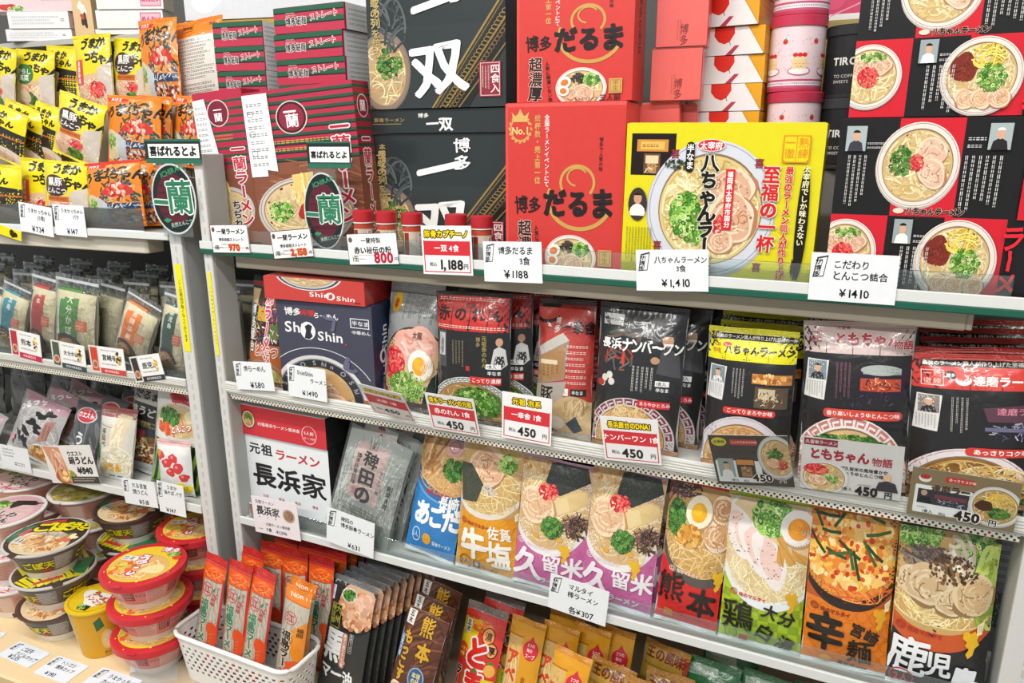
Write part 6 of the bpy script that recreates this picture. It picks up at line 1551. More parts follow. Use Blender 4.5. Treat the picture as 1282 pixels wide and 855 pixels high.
fence('long clear fence along the front of the lower shelf', XR0 + .02, XR1 - .02, S3 + .0005, .036, Matrix.Identity(4), y=.0035)
# ================================================================== base deck, main rack: basket and filed packs
def stand(top, S, H, lean, roll=0, yaw=0, bay='R'):
    """a pack whose top centre is seen at pixel TOP, standing on S leaning back"""
    l = math.radians(lean)
    t = onZ(*top, S + H * math.cos(l) * math.cos(math.radians(roll)))
    a = math.radians(yaw) + (LA if bay == 'L' else 0)
    R = Matrix.Rotation(a, 4, 'Z') @ Matrix.Rotation(-l, 4, 'X') @ Matrix.Rotation(math.radians(roll), 4, 'Y')
    up = (R @ Vector((0, 0, 1, 0))).to_3d() * H
    return Matrix.Translation(Vector(t) - up) @ R
# basket
zr = S0 + .095
ca, cb_, cc = onZ(216, 788, zr), onZ(352, 850, zr), onZ(386, 822, zr)
bx0, bx1 = ca[0], cb_[0] + .005; by0 = (ca[1] + cb_[1]) / 2; by1 = min(by0 + .20, -.012)
def basket():
    W, D, Hh = (bx1 - bx0), by1 - by0, zr - S0 - .0006
    root = empty('plastic_basket', Matrix.Translation(((bx0 + bx1) / 2, by0, S0 + .0006)))
    tag(root, 'white perforated plastic basket holding red stick ramen packs', 'basket')
    def rr(t, z):                    # rounded rectangle outline, widening upward
        f = .90 + .10 * z / Hh; r = .03; w, d = W / 2 * f, D / 2 * f
        pts = []
        for (cx, cy, a0) in ((w - r, -d + r, -90), (w - r, d - r, 0), (-w + r, d - r, 90), (-w + r, -d + r, 180)):
            for k in range(7):
                a = math.radians(a0 + 15 * k); pts.append((cx + r * math.cos(a), D / 2 + cy + r * math.sin(a)))
        return pts
    g = G(); zs = np.linspace(.004, Hh, 15)
    def ring(z, off=0):
        o = np.array(rr(0, z)); c = np.array([0, D / 2]); d = o - c; n = np.linalg.norm(d, axis=1, keepdims=True)
        return o - d / n * off
    # wall as strips with punched holes: fine grid, hole cells left out
    sub = 6
    def dense(z, off):
        o = ring(z, off); o = np.vstack([o, o[:1]]); L = np.concatenate([[0], np.cumsum(np.linalg.norm(np.diff(o, axis=0), axis=1))]); n = 180
        s = np.linspace(0, L[-1], n + 1); return np.stack([np.interp(s, L, o[:, 0]), np.interp(s, L, o[:, 1])], 1)
    zz = np.linspace(.003, Hh, 31)
    P0 = np.stack([np.concatenate([dense(z, 0), np.full((181, 1), z)], 1) for z in zz]); P1 = np.stack([np.concatenate([dense(z, .0022), np.full((181, 1), z)], 1) for z in zz])
    keep = np.ones((30, 180), bool)
    for i in range(30):
        for j in range(180):
            r, c = i // 3, j // 4
            if 2 <= r <= 7 and i % 3 != 0 and (j + 2 * (r % 2)) % 4 in (1, 2): keep[i, j] = False
    wave = np.sin(np.arange(181) / 180 * 2 * PI * 2)
    I, J = np.nonzero(keep)
    for Pp, fl in ((P0, 0), (P1, 1)):
        q = np.stack([Pp[I, J], Pp[I, J + 1], Pp[I + 1, J + 1], Pp[I + 1, J]], 1)
        g.quads(q[:, ::-1] if fl else q, '#e9e9e6')
    for i in range(30):
        for j in range(180):
            if not keep[i, j]:
                for (di, dj, e) in ((-1, 0, (0, 0, 0, 1)), (1, 0, (1, 1, 1, 0)), (0, -1, (1, 0, 0, 0)), (0, 1, (0, 1, 1, 1))):
                    if keep[i + di, (j + dj) % 180]:
                        a, b = (i + e[0], j + e[1]), (i + e[2], j + e[3]); g.quads([[P0[a], P0[b], P1[b], P1[a]]], '#dcdcd8')
    g.build('basket_wall', PLASTIC, root)
    b = G(); o = np.array(rr(0, 0)); c = np.array([0, D / 2])
    for z, fl in ((.0, 1), (.003, 0)):
        t = [[(c[0], c[1], z), (*o[i], z), (*o[(i + 1) % len(o)], z)] for i in range(len(o))]; b.tris([x[::-1] for x in t] if fl else t, '#e4e4e0')
    b.quads([[(*o[i], 0), (*o[(i + 1) % len(o)], 0), (*o[(i + 1) % len(o)], .003), (*o[i], .003)] for i in range(len(o))], '#e4e4e0')
    b.build('basket_floor', PLASTIC, root)
    t = G(); o = rr(0, Hh); t.tube([(x, y, Hh) for x, y in o + o[:2]], .0042, '#efefec', 10); t.build('rolled_rim', PLASTIC, root)
basket()
def fuku(kind):
    a = Art(480, bg='#bdb5a4', seed=101 + kind)
    a.strands(50, 250, 46, 240, 300, ['#cfc7b4', '#a9a08c', '#dcd5c4', '#968d7a', '#c4bba6'], 1.2, 240, .03, 6, ang=90)
    if kind == 0:
        a.rect(0, 0, 100, 96, '#e0531e'); a.rect(0, 0, 100, 40, '#cf2a24'); a.strands(50, 70, 50, 24, 40, ['#e8742c', '#d6461a', '#f09048'], 3, 40, .4, 5, ang=0)
        a.t('RAMEN CHEF', 12, 14, 12, '#f2d0b8', b=.03); a.poly([(0, 60), (18, 96), (16, 300), (0, 380)], '#e2641c'); a.rect(94, 80, 100, 480, '#c22a2c'); a.rect(20, 96, 82, 98, '#3a5a44')
        a.ring(40, 135, 24, 27, 3, '#c2344a'); a.t('江', 24, 135, 32, '#c2344a', b=.035)
        a.t('福島ラーメン', 38, 172, 40, '#1f7a5a', v=1, b=.04, o='#e6ddca', ow=.04, sp=.86, w=.05); a.t('九州味', 72, 140, 17, '#c2344a', v=1, b=.03, w=.08); a.t('ラーメン', 84, 112, 12, '#b5303a', v=1, b=.02); a.ell(70, 128, 4, 9, '#2a8a5a', rot=20)
        a.strands(66, 330, 1, 1, 1, ['#e2501e'], 1, 1); a.ell(76, 280, 18, 24, '#e2501e'); a.line([(82, 285), (84, 330), (76, 380), (66, 430), (62, 480)], '#e2501e', 30); a.line([(70, 300), (74, 350), (66, 410)], '#c23a14', 3)
        for k in range(12): a.line([(66 - k, 310 + k * 14), (84 - k, 304 + k * 14)], '#f08a58', 1.6)
    else:
        a.rect(0, 0, 100, 60, '#e8842c'); a.t('Non Fry', 22, 34, 26, '#f4e2cc', b=.02, w=.08, r=-10); a.rect(0, 56, 100, 62, '#d66a1c')
        a.ring(44, 124, 24, 26, 3, '#c2344a'); a.t('江', 28, 124, 32, '#c2344a', b=.035); a.poly([(100, 120), (100, 290), (72, 290), (38, 190)], '#e58a1c'); a.t('福岡', 84, 150, 20, '#2a1c10', v=1, b=.03); a.t('八女', 58, 190, 17, '#2a1c10', v=1, w=.06)
        a.t('福島ラーメン', 38, 176, 42, '#1d1a1a', v=1, b=.045, o='#e6ddca', ow=.05, sp=.95, w=.07); a.blob(70, 330, 30, 30, '#e2581e', .3); a.blob(24, 420, 20, 40, '#e2581e', .3); a.ell(58, 440, 34, 36, '#d6d2c8'); a.strands(58, 440, 30, 32, 40, ['#e6e2d8', '#c4beb0'], 2, 26, 1.6, 7)
    return a
fk = [fuku(0), fuku(1)]
SW, SH = .058, .235
red0 = yel0 = None
spots = [((265, 699), 11, 6), ((297, 706), 9, 5), ((327, 715), 11, 5), ((312, 689), 7, 2)]
nm = ['leftmost in the basket front row', 'second in the basket front row', 'third in the basket front row', 'just behind the basket front row']
for i, (t, ln, ro) in enumerate(spots):
    M = stand(t, S0 + .006, SH, ln, ro, -4)
    M = Matrix.Translation((0, max(0, by0 + .020 - M.translation[1]), 0)) @ M
    if red0 is None:
        red0 = bag('stick_noodle_pack', 'slim red and orange stick ramen pack, ' + nm[i], 'stick noodle pack', M, SW, SH, fk[0], T=.018, body='#bdb5a4', top='#cc2a26', bot='#c9302c', seed=60, s0=.04, s1=.07, group='slim red stick ramen packs', amp=.0008)
    else: copy_tree(red0, M, 'slim red and orange stick ramen pack, ' + nm[i], 'slim red stick ramen packs')
rs_ = random.Random(11)
for j in range(5):
    for i in range(3):
        M = Matrix.Translation((XR0 + .035 + .0595 * i + .004 * (j % 2), by1 + .012 + .034 * j, S0 + .0016)) @ Matrix.Rotation(math.radians(rs_.uniform(-3, 3)), 4, 'Z') @ Matrix.Rotation(-math.radians(7), 4, 'X') @ Matrix.Rotation(math.radians(rs_.uniform(-.6, 1.6)), 4, 'Y')
        copy_tree(red0, M, f'slim red and orange stick ramen pack behind the basket, {["first", "second", "third", "fourth", "fifth"][j]} row, {["first", "second", "third", "fourth"][i]} from the post', 'slim red stick ramen packs')
for i, (t, ro, l) in enumerate((((370, 739), 6, 'front one'), ((401, 744), 5, 'second one'))):
    M = stand(t, S0 + .006, SH - .02, 10, ro, -4)
    M = Matrix.Translation((min(0, bx1 - .045 - M.translation[0]), max(0, by0 + .022 - M.translation[1]) + .022 * i, 0)) @ M
    if yel0 is None:
        yel0 = bag('stick_noodle_pack', 'slim stick ramen pack with an orange cap and black lettering, ' + l, 'stick noodle pack', M, SW * 1.06, SH - .02, fk[1], T=.02, body='#bdb5a4', top='#e8842c', bot='#d9d2c4', seed=62, s0=.04, s1=.05, group='slim orange-capped stick ramen packs', amp=.0008)
    else: copy_tree(yel0, M, 'slim stick ramen pack with an orange cap and black lettering, ' + l, 'slim orange-capped stick ramen packs')

def kuro():
    a = Art(200, bg='#2f302e', seed=111)
    a.rect(0, 0, 100, 16, '#3f4142'); a.bits(50, 8, 50, 8, 60, 4, ['#8d9294', '#4a4c4e', '#b9bec0', '#2c2d2e'], 'bar'); a.ell(66, 44, 46, 44, '#1c1716'); a.ell(66, 38, 42, 36, '#cfa98a')
    a.bits(64, 50, 40, 30, 130, 7, ['#c98a62', '#dda67e', '#b5744c', '#e8c09c']); a.ell(44, 28, 18, 12, '#d9cfc2'); a.green(44, 28, 14, 9, 90, 2.6, 1); a.bits(80, 34, 16, 14, 14, 9, ['#d9a88c', '#e6bca2'])
    a.rect(2, 20, 10, 44, '#dfe4e8'); a.fine(3, 21, 9, 43, 2, '#2a3a5a', v=1)
    a.rect(10, 48, 34, 88, '#252420'); a.frame(10, 48, 34, 88, '#b5b04a', 1.2); a.t('九州', 28, 50, 13, '#b5b04a', v=1, b=.02, w=.06, sp=1.3); a.t('味自慢', 16, 50, 11, '#b5b04a', v=1, b=.02, w=.06)
    a.t('黒', 2, 118, 58, '#eceeec', b=.05, w=.1); a.t('マー油', 4, 164, 26, '#eceeec', b=.04, w=.1); a.rect(46, 90, 58, 150, '#c98a7a', 5); a.t('黒マー油とんこつ味', 52, 92, 6.2, '#f0e8dc', v=1, b=.03); a.rect(62, 88, 70, 120, '#2a2926'); a.frame(62, 88, 70, 120, '#cfd0cc', .6); a.t('熊本ラーメン', 66, 89, 4.8, '#dcdcd8', v=1)
    return a
KW, KH = .104, .215
k0 = None
for i in range(9):
    M = shift(stand((443, 727), S0 + .0005, KH, 17, 1, -6), .0045 * i, .0168 * i)
    lab = 'black stick-noodle pack with a white brush kuro character, ' + (['front of the fanned row'] + [f'{o} of the fanned row' for o in ORD])[i]
    lab = lab.replace('second from the front of', 'second in').replace('from the front of', 'in')
    if k0 is None: k0 = bag('stick_noodle_pack', lab, 'stick noodle pack', M, KW, KH, kuro(), T=.013, body='#2f302e', back='#2a2a2a', top='#6d7274', bot='#3a3a38', seed=64, s0=.03, s1=.05, group='black stick-noodle packs in a fanned row', amp=.0008)
    else: copy_tree(k0, M, lab, 'black stick-noodle packs in a fanned row')
def mokkosu():
    a = Art(200, bg='#5a3222', seed=113); a.strands(50, 60, 60, 60, 50, ['#6a3c28', '#4a2818', '#7a4a30'], 3, 60, .3, 5, ang=-40)
    a.rect(4, 4, 24, 28, '#e2ded6'); a.t('五木', 14, 5, 11, '#1c1a18', v=1, b=.03); a.t('熊', 40, 22, 36, '#cf9f24', b=.05, w=.1, o='#3a2010', ow=.04); a.t('本', 46, 62, 36, '#cf9f24', b=.05, w=.1, o='#3a2010', ow=.04); a.t('もっこす', 22, 36, 23, '#cf9f24', v=1, b=.05, w=.09, o='#3a2010', ow=.04, sp=.92); a.rect(2, 46, 12, 86, '#3a78b0'); a.t('元気大盛', 7, 48, 9, '#eef2f4', v=1, b=.02)
    a.ell(62, 106, 20, 20, '#2a5a9a'); a.ring(62, 106, 18, 18, 1.4, '#d9c24a'); a.t('本場', 62, 101, 10, '#e2d060', mid=1, b=.03); a.t('の味', 62, 111, 10, '#e2d060', mid=1, b=.03)
    a.bowl(50, 168, 54, 46, rim='#4a3020', soup='#b58a50', n=90, out='#2a1a10'); a.pork(24, 142, 22, 18, 20, '#d9b078'); a.egg(76, 150, 14, 12); a.green(50, 150, 14, 10, 60, 2.6); return a
mk = mokkosu(); m0 = None
for i, (t, l) in enumerate((((534, 769), 'front one'), ((542, 752), 'middle one, mostly hidden'), ((551, 733), 'rear one, showing above the front one'))):
    M = stand(t, S0 + .0035, .205, 22 - i * 3, 4, -6)
    if m0 is None: m0 = bag('stick_noodle_pack', 'brown stick-noodle pack with gold brush characters, ' + l, 'stick noodle pack', M, .088, .205, mk, T=.018, body='#5a3222', top='#6a4030', bot='#4a2818', seed=66, s0=.03, s1=.02, group='brown packs with gold characters', amp=.001)
    else: copy_tree(m0, M, 'brown stick-noodle pack with gold brush characters, ' + l, 'brown packs with gold characters')
def tomato():
    a = Art(215, bg='#d8332a', seed=115); a.poly([(0, 30), (46, 34), (34, 110), (0, 110)], '#e6c81c'); a.strands(40, 40, 40, 10, 30, ['#e8742c', '#e0a024'], 4, 30, .2, 5)
    a.rect(0, 0, 100, 16, '#8a7c74'); a.bits(50, 8, 50, 8, 40, 3, ['#a89a92', '#6a5e58', '#c9beb6'], 'bar'); a.line([(0, 30), (14, 26), (28, 31), (42, 27), (56, 33), (70, 29), (84, 35), (100, 31)], '#8a5a4a', 1.6)
    a.rect(8, 34, 22, 60, '#ece8e2'); a.t('五木', 15, 35, 12, '#1c1a18', v=1, b=.03)
    a.ell(68, 54, 15, 17, '#1d1512'); a.ell(68, 54, 13, 15, '#e8a058'); a.t('濃', 60, 54, 17, '#1d1512', b=.03); a.ell(80, 78, 13, 15, '#1d1512'); a.ell(80, 78, 11, 13, '#e8a058'); a.t('厚', 72, 78, 17, '#1d1512', b=.03)
    a.ell(12, 96, 15, 17, '#d6402a'); a.t('トマト', 2, 92, 8, '#f6e04a', b=.03); a.t('15個', 3, 102, 8, '#f6e04a', b=.03)
    a.t('と', 20, 92, 58, '#d8281e', b=.06, o='#f4ece4', ow=.07, w=.04); a.t('ま', 24, 150, 54, '#d8281e', b=.06, o='#f4ece4', ow=.07, w=.04); a.ell(50, 128, 9, 8, '#d8281e'); a.poly([(44, 126), (50, 118), (56, 126), (50, 130)], '#2f8a3a')
    a.ell(84, 112, 14, 13, '#d6442a'); a.ell(84, 116, 12, 12, '#e8b04a'); a.poly([(76, 104), (84, 96), (92, 104)], '#3a8a2a')
    a.rect(70, 134, 96, 200, '#d6d81c'); a.t('オリーブ', 84, 138, 12, '#2a6a1c', v=1, b=.03); a.t('ラーメン', 10, 124, 20, '#1a1614', v=1, b=.05, o='#f2eadf', ow=.05); a.t('TOMATO', 26, 128, 8, '#3a8a2a', v=1, b=.02)
    return a
M = stand((609, 760), S0, .195, 20, 2, -4)
o = bag('stick_noodle_pack', 'bright red tomato ramen pack with big white-edged hiragana, front of the lower row', 'stick noodle pack', M, .083, .195, tomato(), T=.02, body='#d8332a', top='#7f746c', bot='#b5302a', seed=68, s0=.03, s1=.06, group='tomato ramen packs', amp=.001)
copy_tree(o, shift(M, .012, .04), 'bright red tomato ramen pack filed behind its twin', 'tomato ramen packs')
def abeku():
    a = Art(215, bg='#dc9a18', seed=117); a.rect(62, 3, 98, 12, '#b5701c'); a.fine(62, 4, 98, 12, 1, '#e2b04a', t=.7)
    a.rect(0, 36, 44, 215, '#d9b068'); a.strands(22, 130, 22, 96, 120, ['#e2c080', '#c99a4c', '#efd6a0'], 1.2, 120, .05, 5, ang=90); a.t('アベック', 22, 62, 34, '#d8421c', v=1, b=.045, w=.06); a.rect(0, 34, 46, 37, '#b5701c'); a.t('五木', 40, 150, 12, '#b5281c', v=1, b=.02)
    a.blob(70, 56, 21, 20, '#d02a3a', .05); a.poly([(58, 44), (70, 28), (82, 44)], '#d02a3a'); a.t('2つの', 60, 46, 8, '#f8e2d6', b=.02); a.t('味の', 60, 56, 8, '#f8e2d6', b=.02); a.t('スープ', 57, 67, 9, '#f8e2d6', b=.03); a.t('醤油', 62, 110, 13, '#a8501c', v=1, b=.02); a.t('とんこつ', 62, 150, 13, '#a8501c', v=1, b=.02); return a
ab = abeku(); a0 = None
for i, (t, ln, l) in enumerate((((661, 777), 16, 'front one beside the tomato pack'), ((694, 784), 13, 'second, behind the front one'), ((717, 818), 18, 'right one of the front row'), ((700, 777), 14, 'upper middle of the rear row'), ((722, 783), 13, 'right of the rear row'), ((757, 790), 12, 'rearmost below the 307 card'))):
    M = stand(t, S0 + .001, .19, ln, 2 if i != 2 else 5, -4)
    lab = 'golden yellow twin-soup noodle pack with a red drop emblem, ' + l
    if a0 is None: a0 = bag('stick_noodle_pack', lab, 'stick noodle pack', M, .066, .19, ab, T=.015, body='#dc9a18', top='#d08a18', bot='#c9801a', seed=70, s0=.03, s1=.05, group='golden yellow twin-soup packs', amp=.001)
    else: copy_tree(a0, M, lab, 'golden yellow twin-soup packs')
def ou():
    a = Art(150, bg='#c9a040', seed=119); a.rect(0, 0, 100, 8, '#b5521c'); a.poly([(86, 0), (100, 0), (100, 40), (92, 50)], '#b5301c'); a.t('王の風味', 6, 20, 21, '#8a2a14', b=.04, w=.05); a.fine(6, 36, 80, 44, 1, '#5a3a14'); a.bowl(50, 104, 46, 40, rim='#d9d0c0', soup='#c9b070', n=90); a.green(42, 86, 22, 14, 140, 2.6, 1); a.egg(60, 80, 11, 10); a.pork(66, 106, 16, 13); return a
oa = ou(); o0 = None
for i, (t, ln, ro, l) in enumerate((((754, 823), 16, 5, 'left one, front'), ((788, 838), 22, 0, 'second from the left, low'), ((838, 845), 22, -2, 'front right, lowest'), ((835, 812), 10, 5, 'rear right, beside the green packs'))):
    M = stand(t, S0 + .004, .15, ln, ro, -4); lab = 'golden ramen packet with dark red brush heading, ' + l
    if o0 is None: o0 = bag('ramen_bag', lab, 'ramen bag', M, .080, .15, oa, T=.022, body='#c9a040', top='#c98a2c', bot='#b5822c', seed=72, s0=.05, s1=.07, group='golden ramen packets', amp=.0015)
    else: copy_tree(o0, M, lab, 'golden ramen packets')
def greenp():
    a = Art(150, bg='#2f7a46', seed=121); a.rect(0, 0, 100, 10, '#276a3c'); a.poly([(4, 14), (60, 10), (64, 24), (6, 30)], '#a9c4ae'); a.fine(8, 14, 60, 28, 2, '#2f6a42'); a.t('王の風味', 8, 50, 20, '#d9e4d6', b=.04, w=.05); a.rect(0, 70, 100, 150, '#3a8a50'); a.bowl(50, 116, 44, 36, n=60); return a
ga = greenp(); g0 = None
for i, (t, l) in enumerate((((892, 830), 'left one'), ((946, 845), 'right one'), ((915, 817), 'rear one'), ((1004, 858), 'rightmost one'))):
    M = stand(t, S0, .15, 20 - 4 * (i == 2), 2, -4); lab = 'green ramen packet under the lower shelf edge, ' + l
    if g0 is None: g0 = bag('ramen_bag', lab, 'ramen bag', M, .092, .15, ga, T=.022, body='#2f7a46', top='#2a6c3e', bot='#2a6c3e', seed=74, s0=.05, s1=.07, group='green ramen packets', amp=.0015)
    else: copy_tree(g0, M, lab, 'green ramen packets')
# ================================================================== left rack
def umaka(kind):
    """instant-noodle bag fronts: y black-pork yellow, o orange, b yellow over black, g green badge, r red label, k back panel"""
    bgc = {'o': '#e8811c', 'k': '#e8811c'}.get(kind, '#e6d51c')
    a = Art(128, bg=bgc, seed=131 + ord(kind))
    if kind == 'k':
        a.rect(26, 6, 46, 18, '#e8811c', 4); a.frame(26, 6, 46, 18, '#2a1c10', .8); a.t('即席麺', 28, 12, 5.6, '#2a1c10', b=.03); a.t('食品', 76, 10, 6, '#b52a1c', b=.03)
        a.rect(14, 26, 86, 116, '#ddd6cc'); a.fine(17, 29, 84, 92, 12, '#3a3634', t=.6); a.fine(17, 96, 84, 113, 3, '#4a4644', t=.6); return a
    if kind == 'b':
        a.rect(0, 52, 100, 128, '#2a2622'); a.poly([(0, 40), (100, 52), (100, 60), (0, 62)], '#2a2622'); a.rect(0, 66, 100, 69, '#c9662c'); a.poly([(0, 44), (50, 56), (30, 128), (0, 128)], '#c9beb0'); a.ell(60, 118, 44, 26, '#d9c9b4'); a.pork(56, 114, 26, 14, 0, '#d6ae8c')
        a.t('うまか', 8, 20, 19, '#1a1712', b=.05, w=.12); a.t('ちゃん', 30, 36, 17, '#1a1712', b=.05, w=.12); return a
    if kind == 'o':
        a.poly([(0, 0), (36, 0), (30, 10), (0, 14)], '#d8281c'); a.rect(4, 5, 40, 13, '#d8281c', 3); a.t('ハウス', 8, 9, 7, '#fff', b=.03)
        a.t('うまかっ', 0, 34, 23, '#1c1610', b=.055, w=.12, r=-14, sp=.88, o='#f0a03c', ow=.03); a.t('ちゃん', 48, 24, 23, '#1c1610', b=.055, w=.12, r=6, sp=.86, o='#f0a03c', ow=.03)
        a.bits(62, 70, 34, 34, 150, 5, ['#2a4a2c', '#d9c4a0', '#c9a060', '#3a5a7a', '#7a2a1c'], 'bar'); a.blob(62, 56, 20, 15, '#c9322c', .3); a.bits(62, 56, 16, 12, 40, 4, ['#e8604a', '#a81c1c', '#f4c8b0']); a.rect(18, 82, 96, 94, '#2c3e5c'); a.bits(56, 88, 40, 5, 40, 3, ['#5a7aa0', '#e8e2d8', '#1c2a44'], 'bar')
        a.bits(56, 112, 46, 16, 170, 3.4, ['#d9cfc0', '#7a2a20', '#3a3a3a', '#c96a3a', '#efe6da']); a.ell(12, 90, 20, 28, '#d9c6a0'); a.green(14, 84, 11, 13, 60, 3); a.poly([(26, 66), (44, 82), (40, 124), (30, 124)], '#b9c2c8'); return a
    a.t('うまか', 24, 16, 23, '#1c1812', b=.055, w=.12, sp=.88); a.t('っちゃん', 38, 36, 21, '#1c1812', b=.055, w=.12, sp=.84, r=10)
    a.ell(64, 104, 58, 36, '#d9b690'); a.bits(60, 104, 46, 24, 120, 6, ['#d9a884', '#e6c4a4', '#c98e66', '#e8d2b4']); a.strands(76, 96, 26, 22, 60, ['#e6d0a8', '#d2b282', '#f0e2c4'], 1.6, 30, 1.2, 7); a.poly([(70, 60), (98, 50), (100, 128), (76, 110)], '#cfc4b8'); a.pork(30, 96, 22, 15, 0, '#d9a888')
    if kind == 'y':
        a.blob(36, 50, 30, 20, '#3a2a26', .08); a.t('黒豚', 18, 42, 18, '#f0ebe4', b=.04, w=.05); a.t('とんこつ', 14, 59, 12.5, '#f0ebe4', b=.03); a.rect(18, 70, 66, 80, '#c9661c'); a.fine(20, 71, 64, 79, 1, '#2a1c10'); a.red(58, 92, 14, 9, 50, 2); a.green(54, 112, 14, 10, 110, 3, 1)
    elif kind == 'g':
        a.ell(34, 56, 24, 22, '#3d7a4a'); a.t('からし', 14, 50, 13, '#eef2ea', b=.03); a.t('高菜', 20, 64, 14, '#eef2ea', b=.03); a.green(48, 108, 16, 12, 80, 3.4, 1); a.ell(30, 104, 18, 14, '#e2cdb0')
    elif kind == 'r':
        a.rect(8, 44, 34, 88, '#d9463e'); a.t('濃厚新味', 21, 46, 10, '#f8ecea', v=1, b=.03); a.red(66, 96, 20, 14, 60, 2.4)
    return a
ua = {k: umaka(k) for k in 'yobgrk'}
UC = {'y': ('#e6d51c', 'yellow noodle bag with a dark black-pork badge'), 'o': ('#e8811c', 'orange noodle bag with black brush lettering'), 'b': ('#e6d51c', 'yellow and black noodle bag'), 'g': ('#e6d51c', 'yellow noodle bag with a green badge'), 'r': ('#e6d51c', 'yellow noodle bag with a red label'), 'k': ('#e8811c', 'orange noodle bag showing its back panel')}
# stepped risers that lift the rear rows
R2z = P(95, 212, .115, 'L')[2]; R3z = P(110, 137, .205, 'L')[2]
for nm_, y0, y1, z, lab in (('low', .085, .172, R2z, 'low step of the riser behind the front row of yellow and orange bags'), ('high', .1735, .30, R3z, 'high step of the riser under the rear row of yellow bags')):
    g = G(); g.box(xl0 + .3, y0, T1 + .0005, xl1b - .10, y1, z, '#9a8f80', .002); o = g.build('display_riser', CARD, None, ML); tag(o, lab, 'riser')
    h = G(); h.box(xl0 + .301, y0 + .001, z - .0004, xl1b - .101, y1 - .001, z + .0004, '#b0a596', .0002); h.build('riser_top', CARD, o)
first = {}
def ubag(k, q, S, y, lab, lean=5, cap=None):
    q = list(q); q[1] -= 7; q[3] -= 7; q[0] -= 3; q[2] += 3; q[4] += 3; q[6] -= 3
    M, W, H = put(q, S, y, lean, 'L', name='umaka ' + k)
    c, l = UC[k]
    o = bag('instant_noodle_bag', l + ', ' + lab, 'instant noodle bag', M, W, H, ua[k], T=.024, body=c, back=c, top=cap or c, bot=c, seed=80 + len(first), s0=.04, s1=.05, group='yellow and orange instant noodle bags', amp=.002)
    first[len(first)] = o; return o
F = T1 + .001
ubag('b', (-38, 212, 17, 212, 22, 290, -32, 288), F, .018, 'front row, cut by the photo edge')
ubag('r', (20, 205, 70, 206, 70, 294, 27, 290), F, .048, 'front row, second from the photo edge')
ubag('y', (52, 209, 100, 208, 105, 296, 54, 294), F, .016, 'front row, behind the two white cards')
ubag('o', (101, 212, 164, 205, 176, 300, 112, 298), F, .016, 'front row, nearest the steel post', cap='#d8381c')
ubag('o', (150, 205, 187, 212, 194, 298, 168, 296), F, .056, 'front row, tucked behind its orange twin')
R2 = R2z + .001
ubag('b', (-24, 134, 28, 138, 22, 206, -34, 204), R2, .094, 'middle row, cut by the photo edge')
ubag('b', (7, 136, 54, 136, 46, 206, -4, 204), R2, .124, 'middle row, left of the black-pork bag')
ubag('b', (50, 135, 84, 138, 76, 206, 44, 206), R2, .145, 'middle row, half hidden by the black-pork bag')
ubag('y', (76, 122, 124, 130, 118, 206, 60, 202), R2, .088, 'middle row, in the open')
ubag('o', (121, 130, 178, 122, 184, 210, 118, 206), R2, .088, 'middle row, nearest the steel post', cap='#e8811c')
ubag('o', (168, 124, 208, 128, 204, 206, 172, 204), R2, .118, 'middle row, behind its orange twin')
ubag('o', (208, 124, 242, 128, 240, 206, 206, 204), R2, .13, 'middle row, beside the striped box')
R3 = R3z + .001
ubag('y', (-22, 62, 12, 64, 10, 134, -24, 130), R3, .18, 'rear row, cut by the photo edge')
ubag('g', (14, 66, 62, 70, 58, 134, 20, 134), R3, .208, 'rear row')
ubag('b', (54, 62, 94, 64, 94, 134, 58, 134), R3, .236, 'rear row, between green badge and red label')
ubag('r', (88, 46, 128, 52, 136, 130, 94, 130), R3, .188, 'rear row, middle')
ubag('y', (128, 48, 176, 56, 172, 128, 134, 128), R3, .188, 'rear row, left of the turned orange bag')
ubag('o', (168, 28, 214, 30, 218, 124, 180, 126), R3, .18, 'rear row, film glare over its front')
ubag('k', (212, 28, 268, 32, 284, 124, 220, 122), R3, .208, 'rear row')
ubag('k', (262, 34, 290, 38, 300, 118, 276, 116), R3, .24, 'rear row, mostly hidden by striped boxes')
# ledge and parcels above the rear row
LZ = P(60, 56, .325, 'L')[2]
def parcel(name, lab, q, y, S, D, cols, art=None, right=None, group=None, mat=CARD, bay='L', yaw=20):
    M, W, H = put(q, S, y - .045, 0, bay, yaw=yaw, name=name, level=True)
    o = carton(name, lab, 'gift box', M, W, H, D, art, right, cols=cols, group=group, mat=mat); return topz(M, W, H)
g = G(); g.box(xl0 + .4, .27, LZ - .012, xl1 - .07, .461, LZ, '#b9b8b2', .001); o = g.build('rear_shelf', STEEL, None, ML); tag(o, 'narrow steel ledge high at the back of the left rack', 'ledge')
h = G()
for x in (-2.0, -1.6, -1.25): h.box(x, .30, LZ - .06, x + .012, .4615, LZ - .011, '#8a8a86', .001)
h.build('bracket', STEEL, o)
def pale(h, c='#e6e6e8', s=1):
    a = Art(h, bg=c, seed=s); a.fine(6, h * .22, 84, h * .8, 3, '#9aa0a8', t=.5); a.fine(86, h * .3, 92, h * .7, 1, '#555'); return a
z1 = parcel('gift_box', 'white flat box with grey print on the rear ledge, lower of two', (10, 38, 92, 36, 92, 56, 10, 58), .322, LZ + .0005, .05, {'all': '#e4e4e6', 'right': '#e2ced2'}, pale(24, s=2))
def stamp(w):
    a = Art(w, bg='#ecd8dc', seed=3); a.rect(30, w * .3, 96, w * .8, '#d8486a', 4); a.t('博多', 40, w * .55, w * .4, '#f4dce2'); return a
z2 = parcel('gift_box', 'white flat box with grey print on the rear ledge, upper of two', (12, 16, 88, 14, 88, 36, 12, 38), .321, z1, .05, {'all': '#e8e8ea', 'right': '#e2ced2'}, pale(27, s=4), stamp(30))
